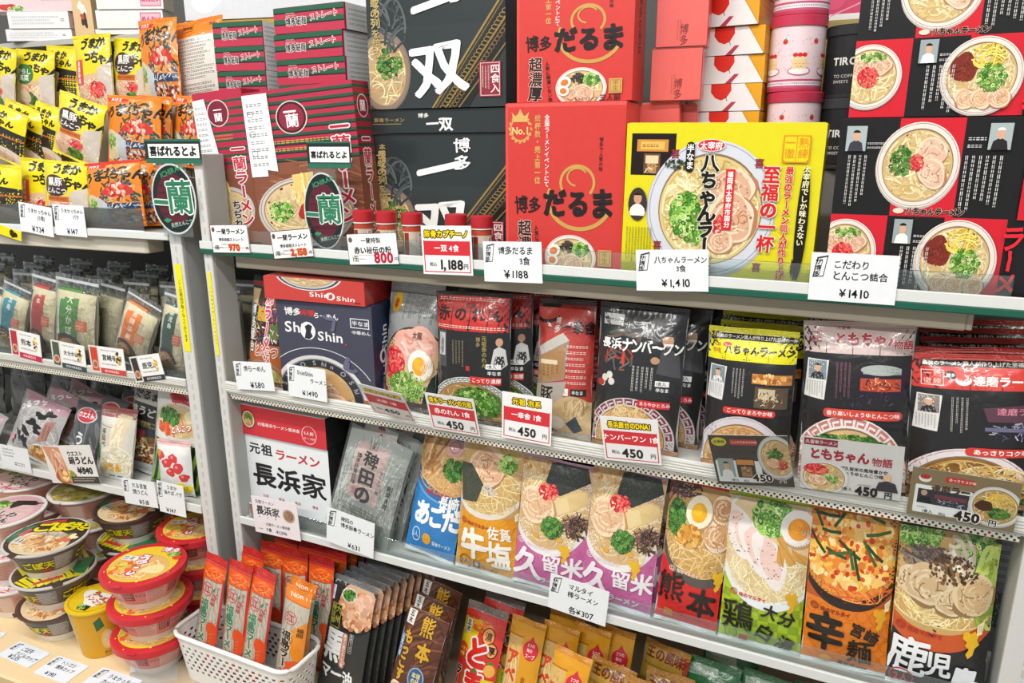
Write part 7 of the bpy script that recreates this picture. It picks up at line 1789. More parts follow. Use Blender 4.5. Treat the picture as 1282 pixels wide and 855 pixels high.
fa_ = Art(30, bg='#e2cdd0', seed=6); fa_.fine(62, 3, 96, 16, 4, '#6a4a50'); fa_.blob(24, 24, 8, 5, '#c9383e', .2); fa_.green(34, 26, 8, 3, 20, 2); fa_.strands(44, 4, 8, 6, 12, ['#8a7ac0', '#5a8a4a'], 1, 8)
fa_.rect(0, 8, 7, 30, '#d8382e'); fa_.rect(94, 0, 100, 30, '#cf3a3a')
z3 = parcel('gift_box', 'pink floral box topmost on the rear ledge at the photo corner', (-20, -12, 98, -14, 98, 16, -18, 18), .320, z2, .055, {'all': '#e2cdd0', 'right': '#c9383a'}, fa_)
sa_ = Art(22, bg='#e9e9e6', seed=8); sa_.rect(66, 3, 97, 19, '#e2b8c4', 3); sa_.frame(66, 3, 97, 19, '#c9285a', 1); sa_.t('めんたい', 68, 11, 7, '#c9285a', b=.04)
z4 = parcel('gift_box', 'white box with a pink stamp on the rear ledge, lowest of three', (122, 38, 206, 36, 206, 58, 122, 60), .322, LZ + .0005, .05, {'all': '#e9e9e6', 'right': '#c4bcae'}, sa_)
z5 = parcel('gift_box', 'white box with a pink stamp on the rear ledge, middle of three', (122, 14, 205, 12, 206, 36, 122, 38), .321, z4, .05, {'all': '#ecece9', 'right': '#c9c1b2'}, sa_)
z6 = parcel('gift_box', 'white box with a pink stamp on the rear ledge, topmost of three', (120, -12, 204, -14, 205, 12, 122, 14), .320, z5, .05, {'all': '#ecece9', 'right': '#cfc7b8'}, sa_)
ca_ = Art(200, bg='#d9b98a', seed=9); ca_.blob(50, 60, 20, 26, '#e8e4dc', .3); ca_.blob(56, 120, 16, 30, '#3a2a22', .3); ca_.blob(48, 100, 10, 14, '#b5482e', .2)
parcel('gift_box', 'tan box with dark print between the white boxes on the rear ledge', (97, -6, 121, -6, 121, 58, 97, 58), .325, LZ + .0005, .06, {'all': '#d9b98a'}, ca_)
ya_ = Art(46, bg='#d9b42c', seed=10); ya_.fine(8, 10, 92, 36, 3, '#8a5a1c')
parcel('gift_box', 'small yellow box standing before the white boxes behind the bags', (58, 30, 102, 30, 102, 52, 58, 54), .255, None, .05, {'all': '#d9b42c', 'top': '#e2c452'}, ya_) if False else None
RX0 = P(205, 30, .33, 'L')
g = G(); g.box(-1.08, .27, LZ - .012, -.62, .461, LZ, '#b9b8b2', .001); o = g.build('rear_shelf', STEEL); tag(o, 'short steel ledge high behind the striped noodle boxes', 'ledge')
h = G()
for x in (-1.05, -.7): h.box(x, .30, LZ - .06, x + .012, .4615, LZ - .011, '#8a8a86', .001)
h.build('bracket', STEEL, o)
zy = parcel('gift_box', 'flat ochre box under the white carton behind the striped boxes', (232, 26, 460, 20, 460, 42, 232, 50), .322, LZ + .0005, .06, {'all': '#b59a34', 'top': '#c9b060'}, None, bay='R', yaw=12)
wa_ = Art(30, bg='#d6dade', seed=11); wa_.blob(14, 16, 9, 9, '#f0f2f4', .3)
parcel('gift_box', 'large pale grey carton above the striped boxes at the photo top', (230, -40, 462, -44, 462, 12, 232, 26), .321, zy, .065, {'all': '#d6dade', 'top': '#e4e6e8'}, wa_, bay='R', yaw=12)

# sign, fence and cards of the upper left shelf
fence('clear fence along the front of the left upper shelf', xl0, P(178, 290, 0, 'L')[0], T1 + .0005, .042, ML, y=.0035)
card('price_tag', 'hand-lettered card reading 734 in front of the yellow bags', (24, 255, 63, 257, 68, 294, 26, 292), hand(['うまかっちゃん', ('(5食)', 55)], '¥734', txt=11, psz=17, pxy=(36, 74)), bay='L', y=-.003)
card('price_tag', 'hand-lettered card reading 147 between the yellow and orange bags', (66, 256, 103, 257, 110, 296, 70, 295), hand(['うまかっちゃん', ('バラ', 62)], '¥147', txt=11, psz=17, pxy=(38, 78)), bay='L', y=-.003)
def ystrip(h): a = Art(h, bg='#e9d81c', seed=2); a.t('うまかっちゃん', 18, h * .5, h * .42, '#4a3a10', b=.03); a.bits(88, h * .5, 5, h * .2, 8, 4, ['#3a2a10']); return a
card('price_tag', 'yellow label strip on the lip of the left upper shelf', (-44, 276, 25, 279, 26, 291, -44, 288), ystrip, bay='L', y=-.003)
pop('round green and black shop sign on clear stand left of the steel post', (180, 174, 250, 174, 253, 203, 184, 206), (193, 205, 249, 204, 250, 294, 196, 293), 'L', y=-.012)

# ---------------- somen pouches
def somen(lab, q, y, col, txt, kind=0, lean=7, stamp_='#d9664a', nd='#d6cba8', group='clear pouches of dried somen', top=.16):
    M, W, H = put(q, T2 + .0005, y, lean, 'L', name='somen')
    root = empty('noodle_pouch', M); tag(root, lab, 'noodle pouch', group)
    T = .026; fn = bagfn(W, H, T, .04, top, .001, 5)
    inner = lambda x, z: (lambda p: np.stack([p[:, 0], T / 2 + (p[:, 1] - T / 2) * .84, p[:, 2]], 1))(fn(x, z))
    g = G(); a = Art(100 * H * (1 - top - .03) / (W * .9), bg=nd, seed=len(txt) + kind)
    nl = lin(nd)
    a.strands(50, a.h / 2, 60, a.h * .55, 190, [np.clip(nl * f, 0, 1) for f in (.75, .9, 1.05, 1.2)], 1.3, a.h * .9, .04, 5, ang=90)
    hh = H * (1 - top - .03)
    g.surf(inner, np.linspace(-W * .45, W * .45, 13), np.linspace(.004, hh, 15), nd); g.art(a, W * .9, inner, H=hh, maxedge=W / 9)
    g.surf(lambda x, z: np.stack([x, T - inner(x, z)[:, 1], z + 0 * x], 1), np.linspace(-W * .45, W * .45, 9), np.linspace(.004, hh, 9), nd, flip=True)
    g.build('noodle_bundle', SATIN, root)
    if col:
        b = Art(100 * H / W, seed=7); h = b.h; t0 = h * top
        b.rect(8, t0, 62, h * .98, col); b.t(txt, 42, t0 + h * .06, 15, '#ece8dc', v=1, b=.02, sp=1.15); b.poly([(12, t0 + 6), (18, t0 + 6), (18, h * .72), (12, h * .72)], '#e9e6dc'); b.fine(12.6, t0 + 8, 17.4, h * .7, 1, '#555', v=1)
        b.ell(36, h * .9, 40, h * .22, '#2e2a30'); b.ell(36, h * .91, 34, h * .18, '#c99a6a'); b.strands(36, h * .92, 31, h * .15, 50, ['#e0c294', '#d0a872', '#efdcb8'], 1.6, 24, 1.4, 7); b.bits(36, h * .88, 16, h * .07, 40, 5, [['#d98a7a', '#e6b0a0', '#c9705a'], ['#7a8a3a', '#b5703a', '#d9c090'], ['#d98a2a', '#6a8a2a', '#e8c04a']][kind])
        b.rect(58, h * .5, 82, h * .62, stamp_); b.fine(60, h * .51, 80, h * .61, 3, '#f0d8c8', t=.6)
        p = G(); p.art(b, W, lambda x, z: fn(x, z) + np.array([0, .0012, 0]), H=H, maxedge=W / 11, eps=.0001); p.build('paper_label', PAPER, root)
    f = G(); f.surf(lambda x, z: fn(x, z) + np.array([0, -.0010, 0]), np.linspace(-W / 2, W / 2, 15), np.linspace(0, H, 19), '#fff'); f.surf(lambda x, z: np.stack([x, T + .001 - fn(x, z)[:, 1], z + 0 * x], 1), np.linspace(-W / 2, W / 2, 7), np.linspace(0, H, 9), '#fff', flip=True); f.build('clear_film', POUCH if kind >= 0 else MILKY, root)
    s = G(); sf = lambda x, z: np.stack([x, T / 2 + .0006 * np.sin(z * 2400) - .0012, H * (1 - top * .5) + z], 1)
    s.surf(sf, np.linspace(-W / 2 + .002, W / 2 - .002, 4), np.linspace(0, H * top * .2, 9), '#d4d6d6'); s.surf(lambda x, z: sf(x, z) + np.array([0, .0004, 0]), np.linspace(-W / 2 + .002, W / 2 - .002, 4), np.linspace(0, H * top * .2, 9), '#d4d6d6', flip=True); s.build('heat_seal', SHINY, root)
    return root, M
somen('clear somen pouch with a teal label at the photo edge', (-34, 350, 14, 352, 8, 450, -40, 444), .03, '#2a7f94', '鯛だし', 2)
somen('clear somen pouch with a blue-green label, tilted beside the teal one', (2, 350, 36, 354, 26, 452, -12, 444), .018, '#2a8a98', '五島', 2)
somen('clear somen pouch with a red label and dark bowl', (28, 340, 62, 344, 58, 458, 22, 448), .016, '#b5382e', '熊本', 0)
r0, M0 = somen('clear somen pouch with a green label, widest of the front row', (63, 340, 119, 352, 117, 468, 62, 456), .016, '#4a8a34', '大分かぼす', 1, stamp_='#e0703a')
rp, Mp_ = somen('clear pouch of bare pale noodles, at the front between green and orange labels', (118, 350, 156, 356, 144, 470, 116, 462), .05, None, '', 0, nd='#b5ab88')
somen('clear somen pouch with an orange label, leaning right', (163, 362, 206, 372, 180, 480, 132, 466), .016, '#e07a1c', '宮崎辛麺', 2, stamp_='#e08a4a')
somen('clear somen pouch with a dark green label beside the steel post', (204, 362, 238, 368, 228, 494, 188, 478), .016, '#23503e', '鹿児島', 0)
rs = random.Random(5)
k = 0
for row, yy in enumerate((.10, .17, .24)):
    for j in range(6):
        px = -20 + j * 46 + row * 14
        b = P(px, 400, yy, 'L')
        M = Matrix.Translation((0, 0, T2 + .0032 + .002 * row)) @ Matrix.Translation((b[0], b[1], 0)) @ Matrix.Rotation(LA + rs.uniform(-.06, .06), 4, 'Z') @ Matrix.Rotation(-math.radians(5), 4, 'X')
        copy_tree(rp, M, f'clear pouch of bare pale noodles in the {["second", "third", "rear"][row]} row, {["first", "second", "third", "fourth", "fifth", "sixth"][j]} from the photo edge', 'clear pouches of dried somen')
# and the same pouches seen past the post, at the left end of the main rack
for j, (px, py, yy) in enumerate(((282, 420, .10), (300, 400, .16))):
    b = P(px, py, yy); copy_tree(rp, Matrix.Translation((b[0], b[1], S2 + .0005)) @ Matrix.Rotation(.1, 4, 'Z'), f'clear pouch of bare pale noodles behind the narrow dark pouch, {["nearer", "farther"][j]} one', 'clear pouches of dried somen')
def tagL(name, c, foot):
    def mk(h):
        a = Art(h, bg='#ecebe8', seed=len(name)); a.rect(0, 0, 28, h, '#d9d4cc'); a.rect(4, h * .06, 24, h * .94, c); a.ell(14, h * .7, 9, h * .16, '#d9a88a'); a.ell(14, h * .7, 6, h * .1, '#a8604a'); a.fine(34, h * .08, 80, h * .18, 1, '#444'); a.t(name, 36, h * .4, min(17, 56 / len(name)), '#1c1a1a', b=.03); a.bits(82, h * .38, 6, h * .22, 22, 4, ['#e0b04a', '#f0d8a0', '#3a3024']); a.fine(34, h * .58, 92, h * .7, 1, '#555'); a.rect(28, h * .8, 100, h, foot); a.fine(40, h * .84, 90, h * .96, 1, '#f0e8e4', t=.7); return a
    return mk
for nme, q, c, f, l in (('熊本', (12, 412, 48, 418, 54, 453, 14, 445), '#b5303a', '#c22a4a', 'crimson-footed printed tag for the red-label somen'), ('大分かぼす', (62, 426, 106, 432, 108, 466, 68, 458), '#4a5a4a', '#3a4a4a', 'grey-footed printed tag for the green-label somen'), ('宮崎辛麺', (110, 431, 154, 438, 159, 473, 115, 463), '#c9442c', '#c9443a', 'red-footed printed tag for the orange-label somen'), ('鹿児島', (157, 440, 202, 448, 206, 480, 172, 474), '#3a3432', '#33343a', 'dark-footed printed tag for the dark green-label somen')):
    card('price_tag', l, q, tagL(nme, c, f), bay='L', y=-.003, mat=GLOSS)
fence('clear fence along the front of the left middle shelf', xl0, xl1b - .004, T2 + .0005, .022, ML, y=.0048)

# ---------------- udon bags on the lower left shelf
def udon(k):
    if k == 'pink':
        a = Art(120, bg='#a8a4a2', seed=151); a.rect(0, 0, 100, 18, '#b58e98'); a.strands(50, 70, 50, 50, 60, ['#b9b5b2', '#989492', '#c9c6c2'], 2, 50, .4, 5)
        for i, (x, y, r) in enumerate(((70, 26, 12), (56, 34, 11), (48, 52, 14), (60, 64, 11), (36, 72, 12), (24, 84, 10), (40, 92, 13), (14, 98, 9))): a.blob(x, y, r, r * .5, '#1c1a1a', .4, -30 + i * 17)
        a.poly([(72, 40), (88, 32), (80, 74), (64, 84)], '#a8786c'); a.fine(70, 44, 84, 76, 2, '#4a2a24', v=1); a.t('つるっと', 4, 38, 15, '#f0eeec', b=.04, w=.08, r=-40); a.ell(80, 96, 24, 12, '#e0dcd6'); a.ell(80, 94, 18, 8, '#3a4a2c'); a.blob(72, 108, 22, 16, '#cf9a5c', .3); a.bits(72, 108, 18, 12, 60, 4, ['#e0b070', '#b57a3c']); a.ell(8, 96, 8, 6, '#d98a98'); return a
    if k == 'west':
        a = Art(165, bg='#55575a', seed=152); a.strands(50, 80, 50, 80, 40, ['#606265', '#4a4c4e', '#75777a'], 4, 60, .3, 5, ang=70); a.ell(52, 30, 36, 18, '#d8d6d4'); a.ell(52, 30, 33, 16, '#c23a44'); a.t('ウエスト', 24, 30, 14, '#f2e6e6', b=.04, w=.05); a.t('うどん', 50, 70, 32, '#e6e6e4', v=1, b=.03, w=.1); a.t('鍋', 12, 110, 24, '#b5b8b8', b=.02, w=.08); return a
    if k == 'clear':
        a = Art(190, bg='#cfcabc', seed=153); a.rect(0, 0, 100, 26, '#a8605a'); a.fine(6, 4, 60, 22, 2, '#e6d2cc'); a.rect(0, 26, 54, 44, '#dcd8d0'); a.line([(4, 46), (60, 54)], '#5a4a44', 1.2); a.t('手延べ', 26, 56, 16, '#2a2826', v=1, b=.03, w=.1)
        a.poly([(58, 14), (92, 18), (72, 120), (30, 140)], '#d9c9a8'); a.strands(62, 76, 16, 66, 40, ['#e6d9bc', '#c9b88e', '#efe6d0'], 2.6, 110, .05, 5, ang=108); a.ell(58, 140, 46, 44, '#ded8c6'); a.strands(58, 140, 42, 40, 100, ['#e8e0cc', '#d2c8ac', '#f2ecde', '#c4b894'], 1.8, 40, 1.4, 8); a.bits(56, 152, 22, 10, 30, 4, ['#e0b04a', '#d98a3a', '#b5c04a']); a.green(8, 120, 10, 22, 60, 4, 1); a.rect(40, 168, 84, 190, '#d6d8da'); a.fine(42, 170, 82, 188, 1, '#5a5a5a', t=.9); return a
    if k == 'yaki':
        a = Art(230, bg='#2e2d2c', seed=154); a.rect(0, 0, 100, 42, '#b5b2aa'); a.t('だるま堂', 4, 22, 23, '#2a2826', b=.03, w=.06); a.t('焼うどん', 2, 62, 25, '#cfccc4', b=.03, w=.08, sp=.96); a.fine(14, 84, 80, 104, 2, '#a89a6a'); a.t('北九州名物', 20, 92, 9, '#b5a86a', b=.02); a.rect(4, 112, 54, 132, '#7a2a34'); a.poly([(0, 134), (100, 120), (100, 196), (0, 204)], '#6a4632'); a.strands(52, 166, 46, 36, 150, ['#8a5a3c', '#a87850', '#6a3e28', '#b98c60', '#54301f'], 4, 26, 1.4, 7); a.bits(52, 160, 40, 30, 50, 4, ['#c9b48a', '#4a6a3a', '#d9c8a0']); a.poly([(0, 204), (100, 196), (100, 230), (0, 230)], '#b9bec2'); return a
    if k == 'green':
        a = Art(120, bg='#e2e2de', seed=155); a.rect(0, 0, 100, 40, '#e6e4e0'); a.blob(58, 10, 34, 9, '#c9303a', .2); a.ell(50, 38, 47, 22, '#d9d4cc'); a.ell(50, 37, 43, 19, '#c9b48a'); a.strands(44, 40, 38, 15, 60, ['#e0c88e', '#cfa864', '#d9703a'], 1.6, 20, 1.4, 7); a.green(34, 33, 20, 9, 110, 3, 1); a.ell(74, 28, 14, 7, '#e8d9b0'); a.bits(26, 48, 12, 6, 30, 4, ['#d9502a', '#e8803a'])
        a.rect(0, 62, 100, 120, '#7fae3a')
        for i in range(12): a.poly([(i * 12 - 22, 120), (i * 12 - 4, 62), (i * 12 + 2, 62), (i * 12 - 15, 120)], '#1d2a1c')
        a.poly([(84, 30), (100, 24), (100, 62), (92, 62)], '#9ac43a'); a.t('とんこつ', 40, 48, 9, '#f4f0ea', b=.04, o='#b53a2a', ow=.08, r=-14); return a
    a = Art(130, bg='#dcdcda', seed=156); a.rect(0, 0, 100, 12, '#d9b0ae'); a.fine(10, 3, 90, 10, 1, '#a8484a')
    for (x, y, r) in ((20, 34, 13), (42, 50, 14), (60, 38, 12), (72, 60, 14), (52, 70, 12), (84, 82, 11)): a.blob(x, y, r, r * .85, '#cf3a3e', .15); a.ell(x - 3, y - 3, r * .3, r * .25, '#e88a84')
    a.ell(14, 30, 9, 8, '#e08a2c'); a.blob(78, 108, 17, 14, '#e9dc1c', .25); a.fine(68, 104, 90, 112, 1, '#a8301c', t=.8); return a
uda = {k: udon(k) for k in ('pink', 'west', 'clear', 'yaki', 'green', 'red')}
UL = T3 + .0005
def ud(k, lab, q, y, lean, top, bot='#b9b9b6', T=.028, mat=FILM, S=UL, body='#a5a5a3', nb=0, al=None):
    M, W, H = put(q, S, y, lean, 'L', name='udon ' + k)
    o = bag('udon_bag', lab, 'udon bag', M, W, H, uda[k], T=T, body=body, back='#8f9090', top=top, bot=bot, seed=90 + len(k), s0=.04, s1=.05, amp=.002, mat=mat, group='udon and noodle bags on the left lower shelf')
    for i in range(nb): copy_tree(o, shift(M, .012 * (i + 1), .045 * (i + 1), 0, 3), f'{al}, {["nearer", "farther"][i]} one', 'udon and noodle bags on the left lower shelf')
    return o, M
ud('pink', 'grey udon bag with a pink top edge and heavy black brush strokes', (30, 492, 88, 503, 60, 590, 0, 570), .022, 22, '#b58e98', nb=2, al='grey udon bag with a pink top filed behind its twin')
ud('pink', 'grey udon bag with a black checked patch at the photo edge', (-58, 500, 14, 506, -10, 574, -84, 556), .03, 24, '#9a9a98')
ud('west', 'charcoal udon bag with a red oval badge', (93, 500, 124, 508, 110, 602, 74, 590), .022, 18, '#4a4c4e', body='#55575a', nb=2, al='charcoal udon bag filed behind its twin')
ud('clear', 'clear-fronted bag of pale noodles with a reddish top', (121, 508, 166, 514, 156, 624, 112, 606), .018, 16, '#a8605a', body='#cfcabc', nb=0, al='clear-fronted noodle bag filed behind its twin')
ud('yaki', 'black fried-udon bag with a pale heading and browned noodles', (168, 484, 213, 490, 198, 634, 150, 618), .062, 10, '#a8a59e', body='#2e2d2c', nb=0, al='black fried-udon bag filed behind its twin')
oR, MR = ud('red', 'small white packet with red fruit-like dots before the green-striped bag', (188, 550, 230, 558, 240, 648, 196, 634), .012, 4, '#d9b0ae', body='#dcdcda', T=.03)
ud('green', 'white and green-striped ramen bag wedged high beside the steel post', (198, 486, 256, 492, 256, 640, 178, 624), .026, 9, '#e2e2de', bot='#2f5a2c', body='#d9d9d6')
ud('green', 'white and green-striped ramen bag standing behind its twin', (236, 490, 282, 500, 262, 640, 222, 630), .11, 10, '#e2e2de', bot='#2f5a2c', body='#d9d9d6')
gr = None
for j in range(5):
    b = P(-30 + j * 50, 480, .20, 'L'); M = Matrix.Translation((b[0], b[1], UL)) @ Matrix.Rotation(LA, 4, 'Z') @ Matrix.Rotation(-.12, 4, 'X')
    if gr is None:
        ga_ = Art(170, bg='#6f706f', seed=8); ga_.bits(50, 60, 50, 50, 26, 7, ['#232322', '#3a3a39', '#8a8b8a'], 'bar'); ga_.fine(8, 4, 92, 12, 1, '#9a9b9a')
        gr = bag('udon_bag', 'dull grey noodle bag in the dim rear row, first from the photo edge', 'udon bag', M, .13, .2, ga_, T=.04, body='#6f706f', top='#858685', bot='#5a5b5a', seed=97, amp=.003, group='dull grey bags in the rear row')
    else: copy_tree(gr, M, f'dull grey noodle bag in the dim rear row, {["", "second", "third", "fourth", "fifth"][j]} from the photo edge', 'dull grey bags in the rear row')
card('price_tag', 'hand-lettered card hanging tilted below the black-stroked udon bag', (2, 558, 30, 560, 44, 594, 0, 584), lambda h: (lambda a: (a.fine(10, h * .1, 60, h * .5, 3, '#555', t=.5), a.fine(46, h * .62, 84, h * .82, 1, '#444', t=.7), a)[-1])(Art(h, bg='#dfe1e2', seed=5)), bay='L', y=-.004)
def west_sign(h):
    a = Art(h, bg='#dedbd6', seed=75); a.rect(36, h * .6, 100, h, '#e2dfda'); a.poly([(0, 0), (34, h * .05), (46, h), (20, h)], '#c98e70'); a.strands(24, h * .45, 12, h * .5, 30, ['#d9a888', '#b5745a', '#e8c2a8'], 3, h * .5, .2, 5, ang=80); a.ell(34, h * .82, 22, h * .2, '#a8503c'); a.bits(34, h * .8, 16, h * .14, 50, 5, ['#cf9a5c', '#d9703a', '#8a9a3a', '#e8c88a']); a.rect(26, 0, 50, h * .4, '#8a3a34') if False else None
    a.t('ウエスト', 48, h * .22, 8, '#222', b=.03); a.t('鍋うどん', 48, h * .4, 12.5, '#1c1a1a', b=.045); a.fine(60, h * .6, 96, h * .72, 1, '#1c1a1a', t=.8); a.t('¥540', 62, h * .66, 13, '#1c1a1a', b=.05); a.rect(44, h * .82, 100, h, '#3a342e'); a.fine(48, h * .84, 96, h * .96, 2, '#c9c4bc'); return a
card('price_sign', 'printed sign with noodles lifted beside a bowl, below the charcoal udon bag', (50, 548, 114, 566, 128, 616, 64, 594), west_sign, bay='L', y=-.004, mat=GLOSS, cat='price sign')
card('price_tag', 'hand-lettered card reading 518 below the black fried-udon bag', (152, 596, 192, 606, 200, 640, 156, 626), hand(['だるま堂', '焼うどん'], '¥518', txt=12.5, psz=15, x0=30, pxy=(44, 64)), bay='L', y=-.004)
card('price_tag', 'hand-lettered card reading 147, hanging lowest beside the steel post', (195, 596, 230, 614, 234, 654, 200, 634), hand(['うまか', ('油そば バラ', 24)], '¥147', txt=14, psz=18, x0=36, pxy=(26, 92)), bay='L', y=-.006)

# ---------------- cup noodles on the pale deck
def at0(px, py, z): p = onZ(px, py, z); return Vector(p)
def redside():
    a = Art(11, bg='#d98a8a', seed=161)
    for i in range(5):
        x = i * 20; a.rect(x, 0, x + 9, 11, '#e2b8b0'); a.fine(x + .6, .8, x + 8.4, 10, 8, '#b54a4a', t=.6); a.rect(x + 9, 0, x + 20, 11, '#dc8f88'); a.rect(x + 10, 2, x + 15, 8, '#8a2a2a'); a.fine(x + 10.4, 2.4, x + 14.6, 7.6, 4, '#e8c8b8'); a.t('うどん', x + 15.2, 5, 1.7, '#b5262c', b=.03)
    return a
def redlid():
    a = Art(100, bg='#c92a34', seed=162); a.ell(50, 50, 42, 42, '#e6c430'); a.ell(50, 58, 38, 30, '#dcae66'); a.strands(50, 62, 34, 24, 90, ['#e8cc90', '#d2a058', '#f2e0b0'], 1.4, 20, 1.4, 7); a.rect(14, 36, 36, 46, '#e6e4e0'); a.fine(15, 37, 35, 45, 1, '#3a3a3a', t=.9)
    a.t('博多', 54, 14, 12, '#f4ecec', b=.04, o='#b52a5a', ow=.1); a.t('うどん', 44, 30, 19, '#f6eef0', v=1, b=.045, o='#c22a50', ow=.1, sp=.78); a.bits(30, 64, 14, 12, 24, 6, ['#d9623a', '#e8a04a', '#c9c04a']); a.blob(72, 60, 14, 10, '#e8d49a', .2); a.green(76, 24, 8, 6, 20, 3); a.ell(84, 30, 6, 5, '#d9482e')
    a.bits(50, 50, 48, 48, 30, 1.6, ['#f0c84a']) ; return roundclip(a)
rsd, rld = redside(), redlid()
RR, R0, RH = .0735, .052, .068
def gobo_side(c='#685c57'):
    a = Art(11, bg=c, seed=163)
    for i in range(4):
        x = i * 25; a.t('ごぼ天', x + 1, 5.4, 5, '#e6d816', b=.06, o='#2a1c14', ow=.06); a.rect(x + 15.5, .6, x + 24, 10, '#8d8683'); a.fine(x + 16, 1, x + 23.6, 9.6, 8, '#dcd8d4', t=.6); a.rect(x + 10, 8, x + 14, 10, '#c9303a')
    return a
def gobo_lid():
    a = Art(100, bg='#4a3630', seed=164); a.ell(50, 50, 48, 48, '#3f2f2a'); a.ell(56, 66, 40, 30, '#e0c8a0'); a.strands(54, 68, 36, 22, 80, ['#e8d2a8', '#d9b880', '#c99a5c', '#f2e4c8'], 2, 24, 1.2, 7); a.bits(60, 66, 26, 16, 40, 6, ['#c98a4a', '#e0b070', '#b5703a'], 'leaf'); a.poly([(0, 40), (14, 30), (18, 78), (6, 74)], '#2f6a4a'); a.rect(12, 42, 20, 60, '#c9485a'); a.rect(20, 66, 34, 78, '#d6d8d8'); a.fine(21, 67, 33, 77, 1, '#333', t=.9, v=1)
    a.poly([(14, 22), (40, 6), (44, 16), (18, 30)], '#c9383e'); a.t('ごぼ天', 16, 38, 25, '#ecdf12', b=.06, o='#2a1c10', ow=.07, w=.05, r=-20, sp=.9); a.t('うどん', 58, 18, 17, '#ecdf12', b=.06, o='#2a1c10', ow=.07, r=-12, sp=.8); a.t('かつおだし', 40, 48, 8, '#f2ece4', b=.03, o='#2a1c10', ow=.06, r=-10); a.bits(84, 50, 8, 12, 14, 5, ['#d9705a', '#7a9a3a', '#e8d8b0']); return roundclip(a)
gsd, gld = gobo_side(), gobo_lid()
def leaf_lid():
    a = Art(100, bg='#d9d6d2', seed=165); a.ell(50, 50, 46, 46, '#3a342e'); 
    for i in range(9): a.poly([(6 + i * 10, 20 + (i % 2) * 4), (22 + i * 9, 14), (30 + i * 8, 44 + i * 2), (14 + i * 9, 50)], ['#e2d418', '#d2c814', '#eee040'][i % 3]); a.line([(10 + i * 10, 18), (24 + i * 9, 50)], '#2a2418', 2)
    for i in range(10): a.poly([(4 + i * 9.4, 62 + (i % 2) * 4), (18 + i * 8.6, 54), (26 + i * 7.6, 84 + i), (12 + i * 8.4, 92)], ['#e2d418', '#d2c814', '#eee040'][i % 3]); a.line([(8 + i * 9.4, 60), (22 + i * 8.4, 92)], '#2a2418', 2)
    a.poly([(70, 40), (100, 50), (84, 92), (70, 80)], '#2f7a4a'); a.rect(24, 78, 58, 84, '#c9382e'); return roundclip(a)
ll = leaf_lid()
def pinkside():
    a = Art(11, bg='#d9a898', seed=166)
    for i in range(5): a.fine(i * 20 + 1, .6, i * 20 + 12, 10.4, 9, '#b55a4a', t=.6); a.rect(i * 20 + 13, 0, i * 20 + 20, 11, '#e2c4b4')
    return a
def pinklid():
    a = Art(100, bg='#e6e0dc', seed=167); a.ell(50, 50, 46, 46, '#dcaab0'); a.ell(50, 54, 40, 36, '#e2bcbc'); a.green(26, 40, 18, 14, 30, 7); a.poly([(40, 20), (70, 14), (76, 26), (60, 30), (52, 44), (44, 36)], '#26221f'); a.blob(60, 24, 16, 7, '#26221f', .4, -10); a.line([(74, 22), (84, 18)], '#26221f', 3); a.t('かしわ', 30, 58, 16, '#262220', b=.05, w=.1, o='#f0e8e4', ow=.05); a.t('うどん', 34, 74, 15, '#262220', b=.05, w=.1, o='#f0e8e4', ow=.05); a.strands(50, 86, 34, 8, 30, ['#c9485a', '#f0e4de'], 2, 20, .4, 5); return roundclip(a)
psd, pld = pinkside(), pinklid()
def stack(px, py, zb, n, mk, spacing, jx=()):
    b = (px, py)
    for i in range(n):
        dx, dy, rz, tx = jx[i] if i < len(jx) else (0, 0, 0, 0)
        mk(i, Matrix.Translation((b[0] + dx, b[1] + dy, zb + i * spacing)) @ Matrix.Rotation(math.radians(rz), 4, 'Z') @ Matrix.Rotation(math.radians(tx), 4, 'X'))
lv = ['bottom', 'middle', 'topmost']
def redbowl(where):
    return lambda i, M: cup('cup_noodle_bowl', f'red-rimmed instant noodle bowl, {where}', M, RR, R0, RH, '#d98a8a', None, rimc='#cf2f38', base='#e6ddd6', lidc='#c92a34', group='red-rimmed instant bowls', lidart=rld, skirt=.010, sideart=rsd)
def labelled(fn, names): return lambda i, M: fn(names[i])(i, M)
stack(-1.161, -.091, S0 + .0005, 3, labelled(redbowl, [f'{l} of the front stack beside the basket' for l in lv]), RH + .0016, ((.0, 0, 20, 0), (.001, .002, 60, 0), (-.002, .0, 15, 0)))
stack(-1.193, .060, S0 + .0005, 3, labelled(redbowl, ['bottom of the rear stack by the steel post', 'middle of the rear stack by the steel post', 'topmost of the rear stack by the steel post']), RH + .0016, ((0, .0, 40, 0), (.002, .0, 0, 0), (0, 0, 30, 0)))
def gobo(where, leaf=False, brown=False):
    return lambda i, M: cup('cup_noodle_bowl', f'{"leaf-patterned" if leaf else "dark brown"} instant udon bowl with yellow lettering, {where}', M, .0755, .050, .070, '#6a605c', None, rimc='#5a4038' if brown else '#c9c7c4', base='#e6e2dc', lidc='#4a3630', group='yellow-lettered udon bowls', lidart=ll if leaf else gld, sideart=gsd)
b3 = (('bottom of the front stack', False, True), ('middle of the front stack', True, False), ('topmost of the front stack', False, False))
stack(-1.417, -.106, S0 + .0005, 3, lambda i, M: gobo(*b3[i])(i, M), .0716, ((0, 0, -20, 0), (.001, .0, 60, 0), (-.003, -.001, 8, 0)))
b4 = (('bottom of the rear stack', False, False), ('middle of the rear stack', True, False), ('topmost of the rear stack', False, True))
stack(-1.378, .054, S0 + .0005, 3, lambda i, M: gobo(*b4[i])(i, M), .0716, ((0, 0, 20, 0), (.002, .001, 0, 0), (.001, .002, -8, 0)))
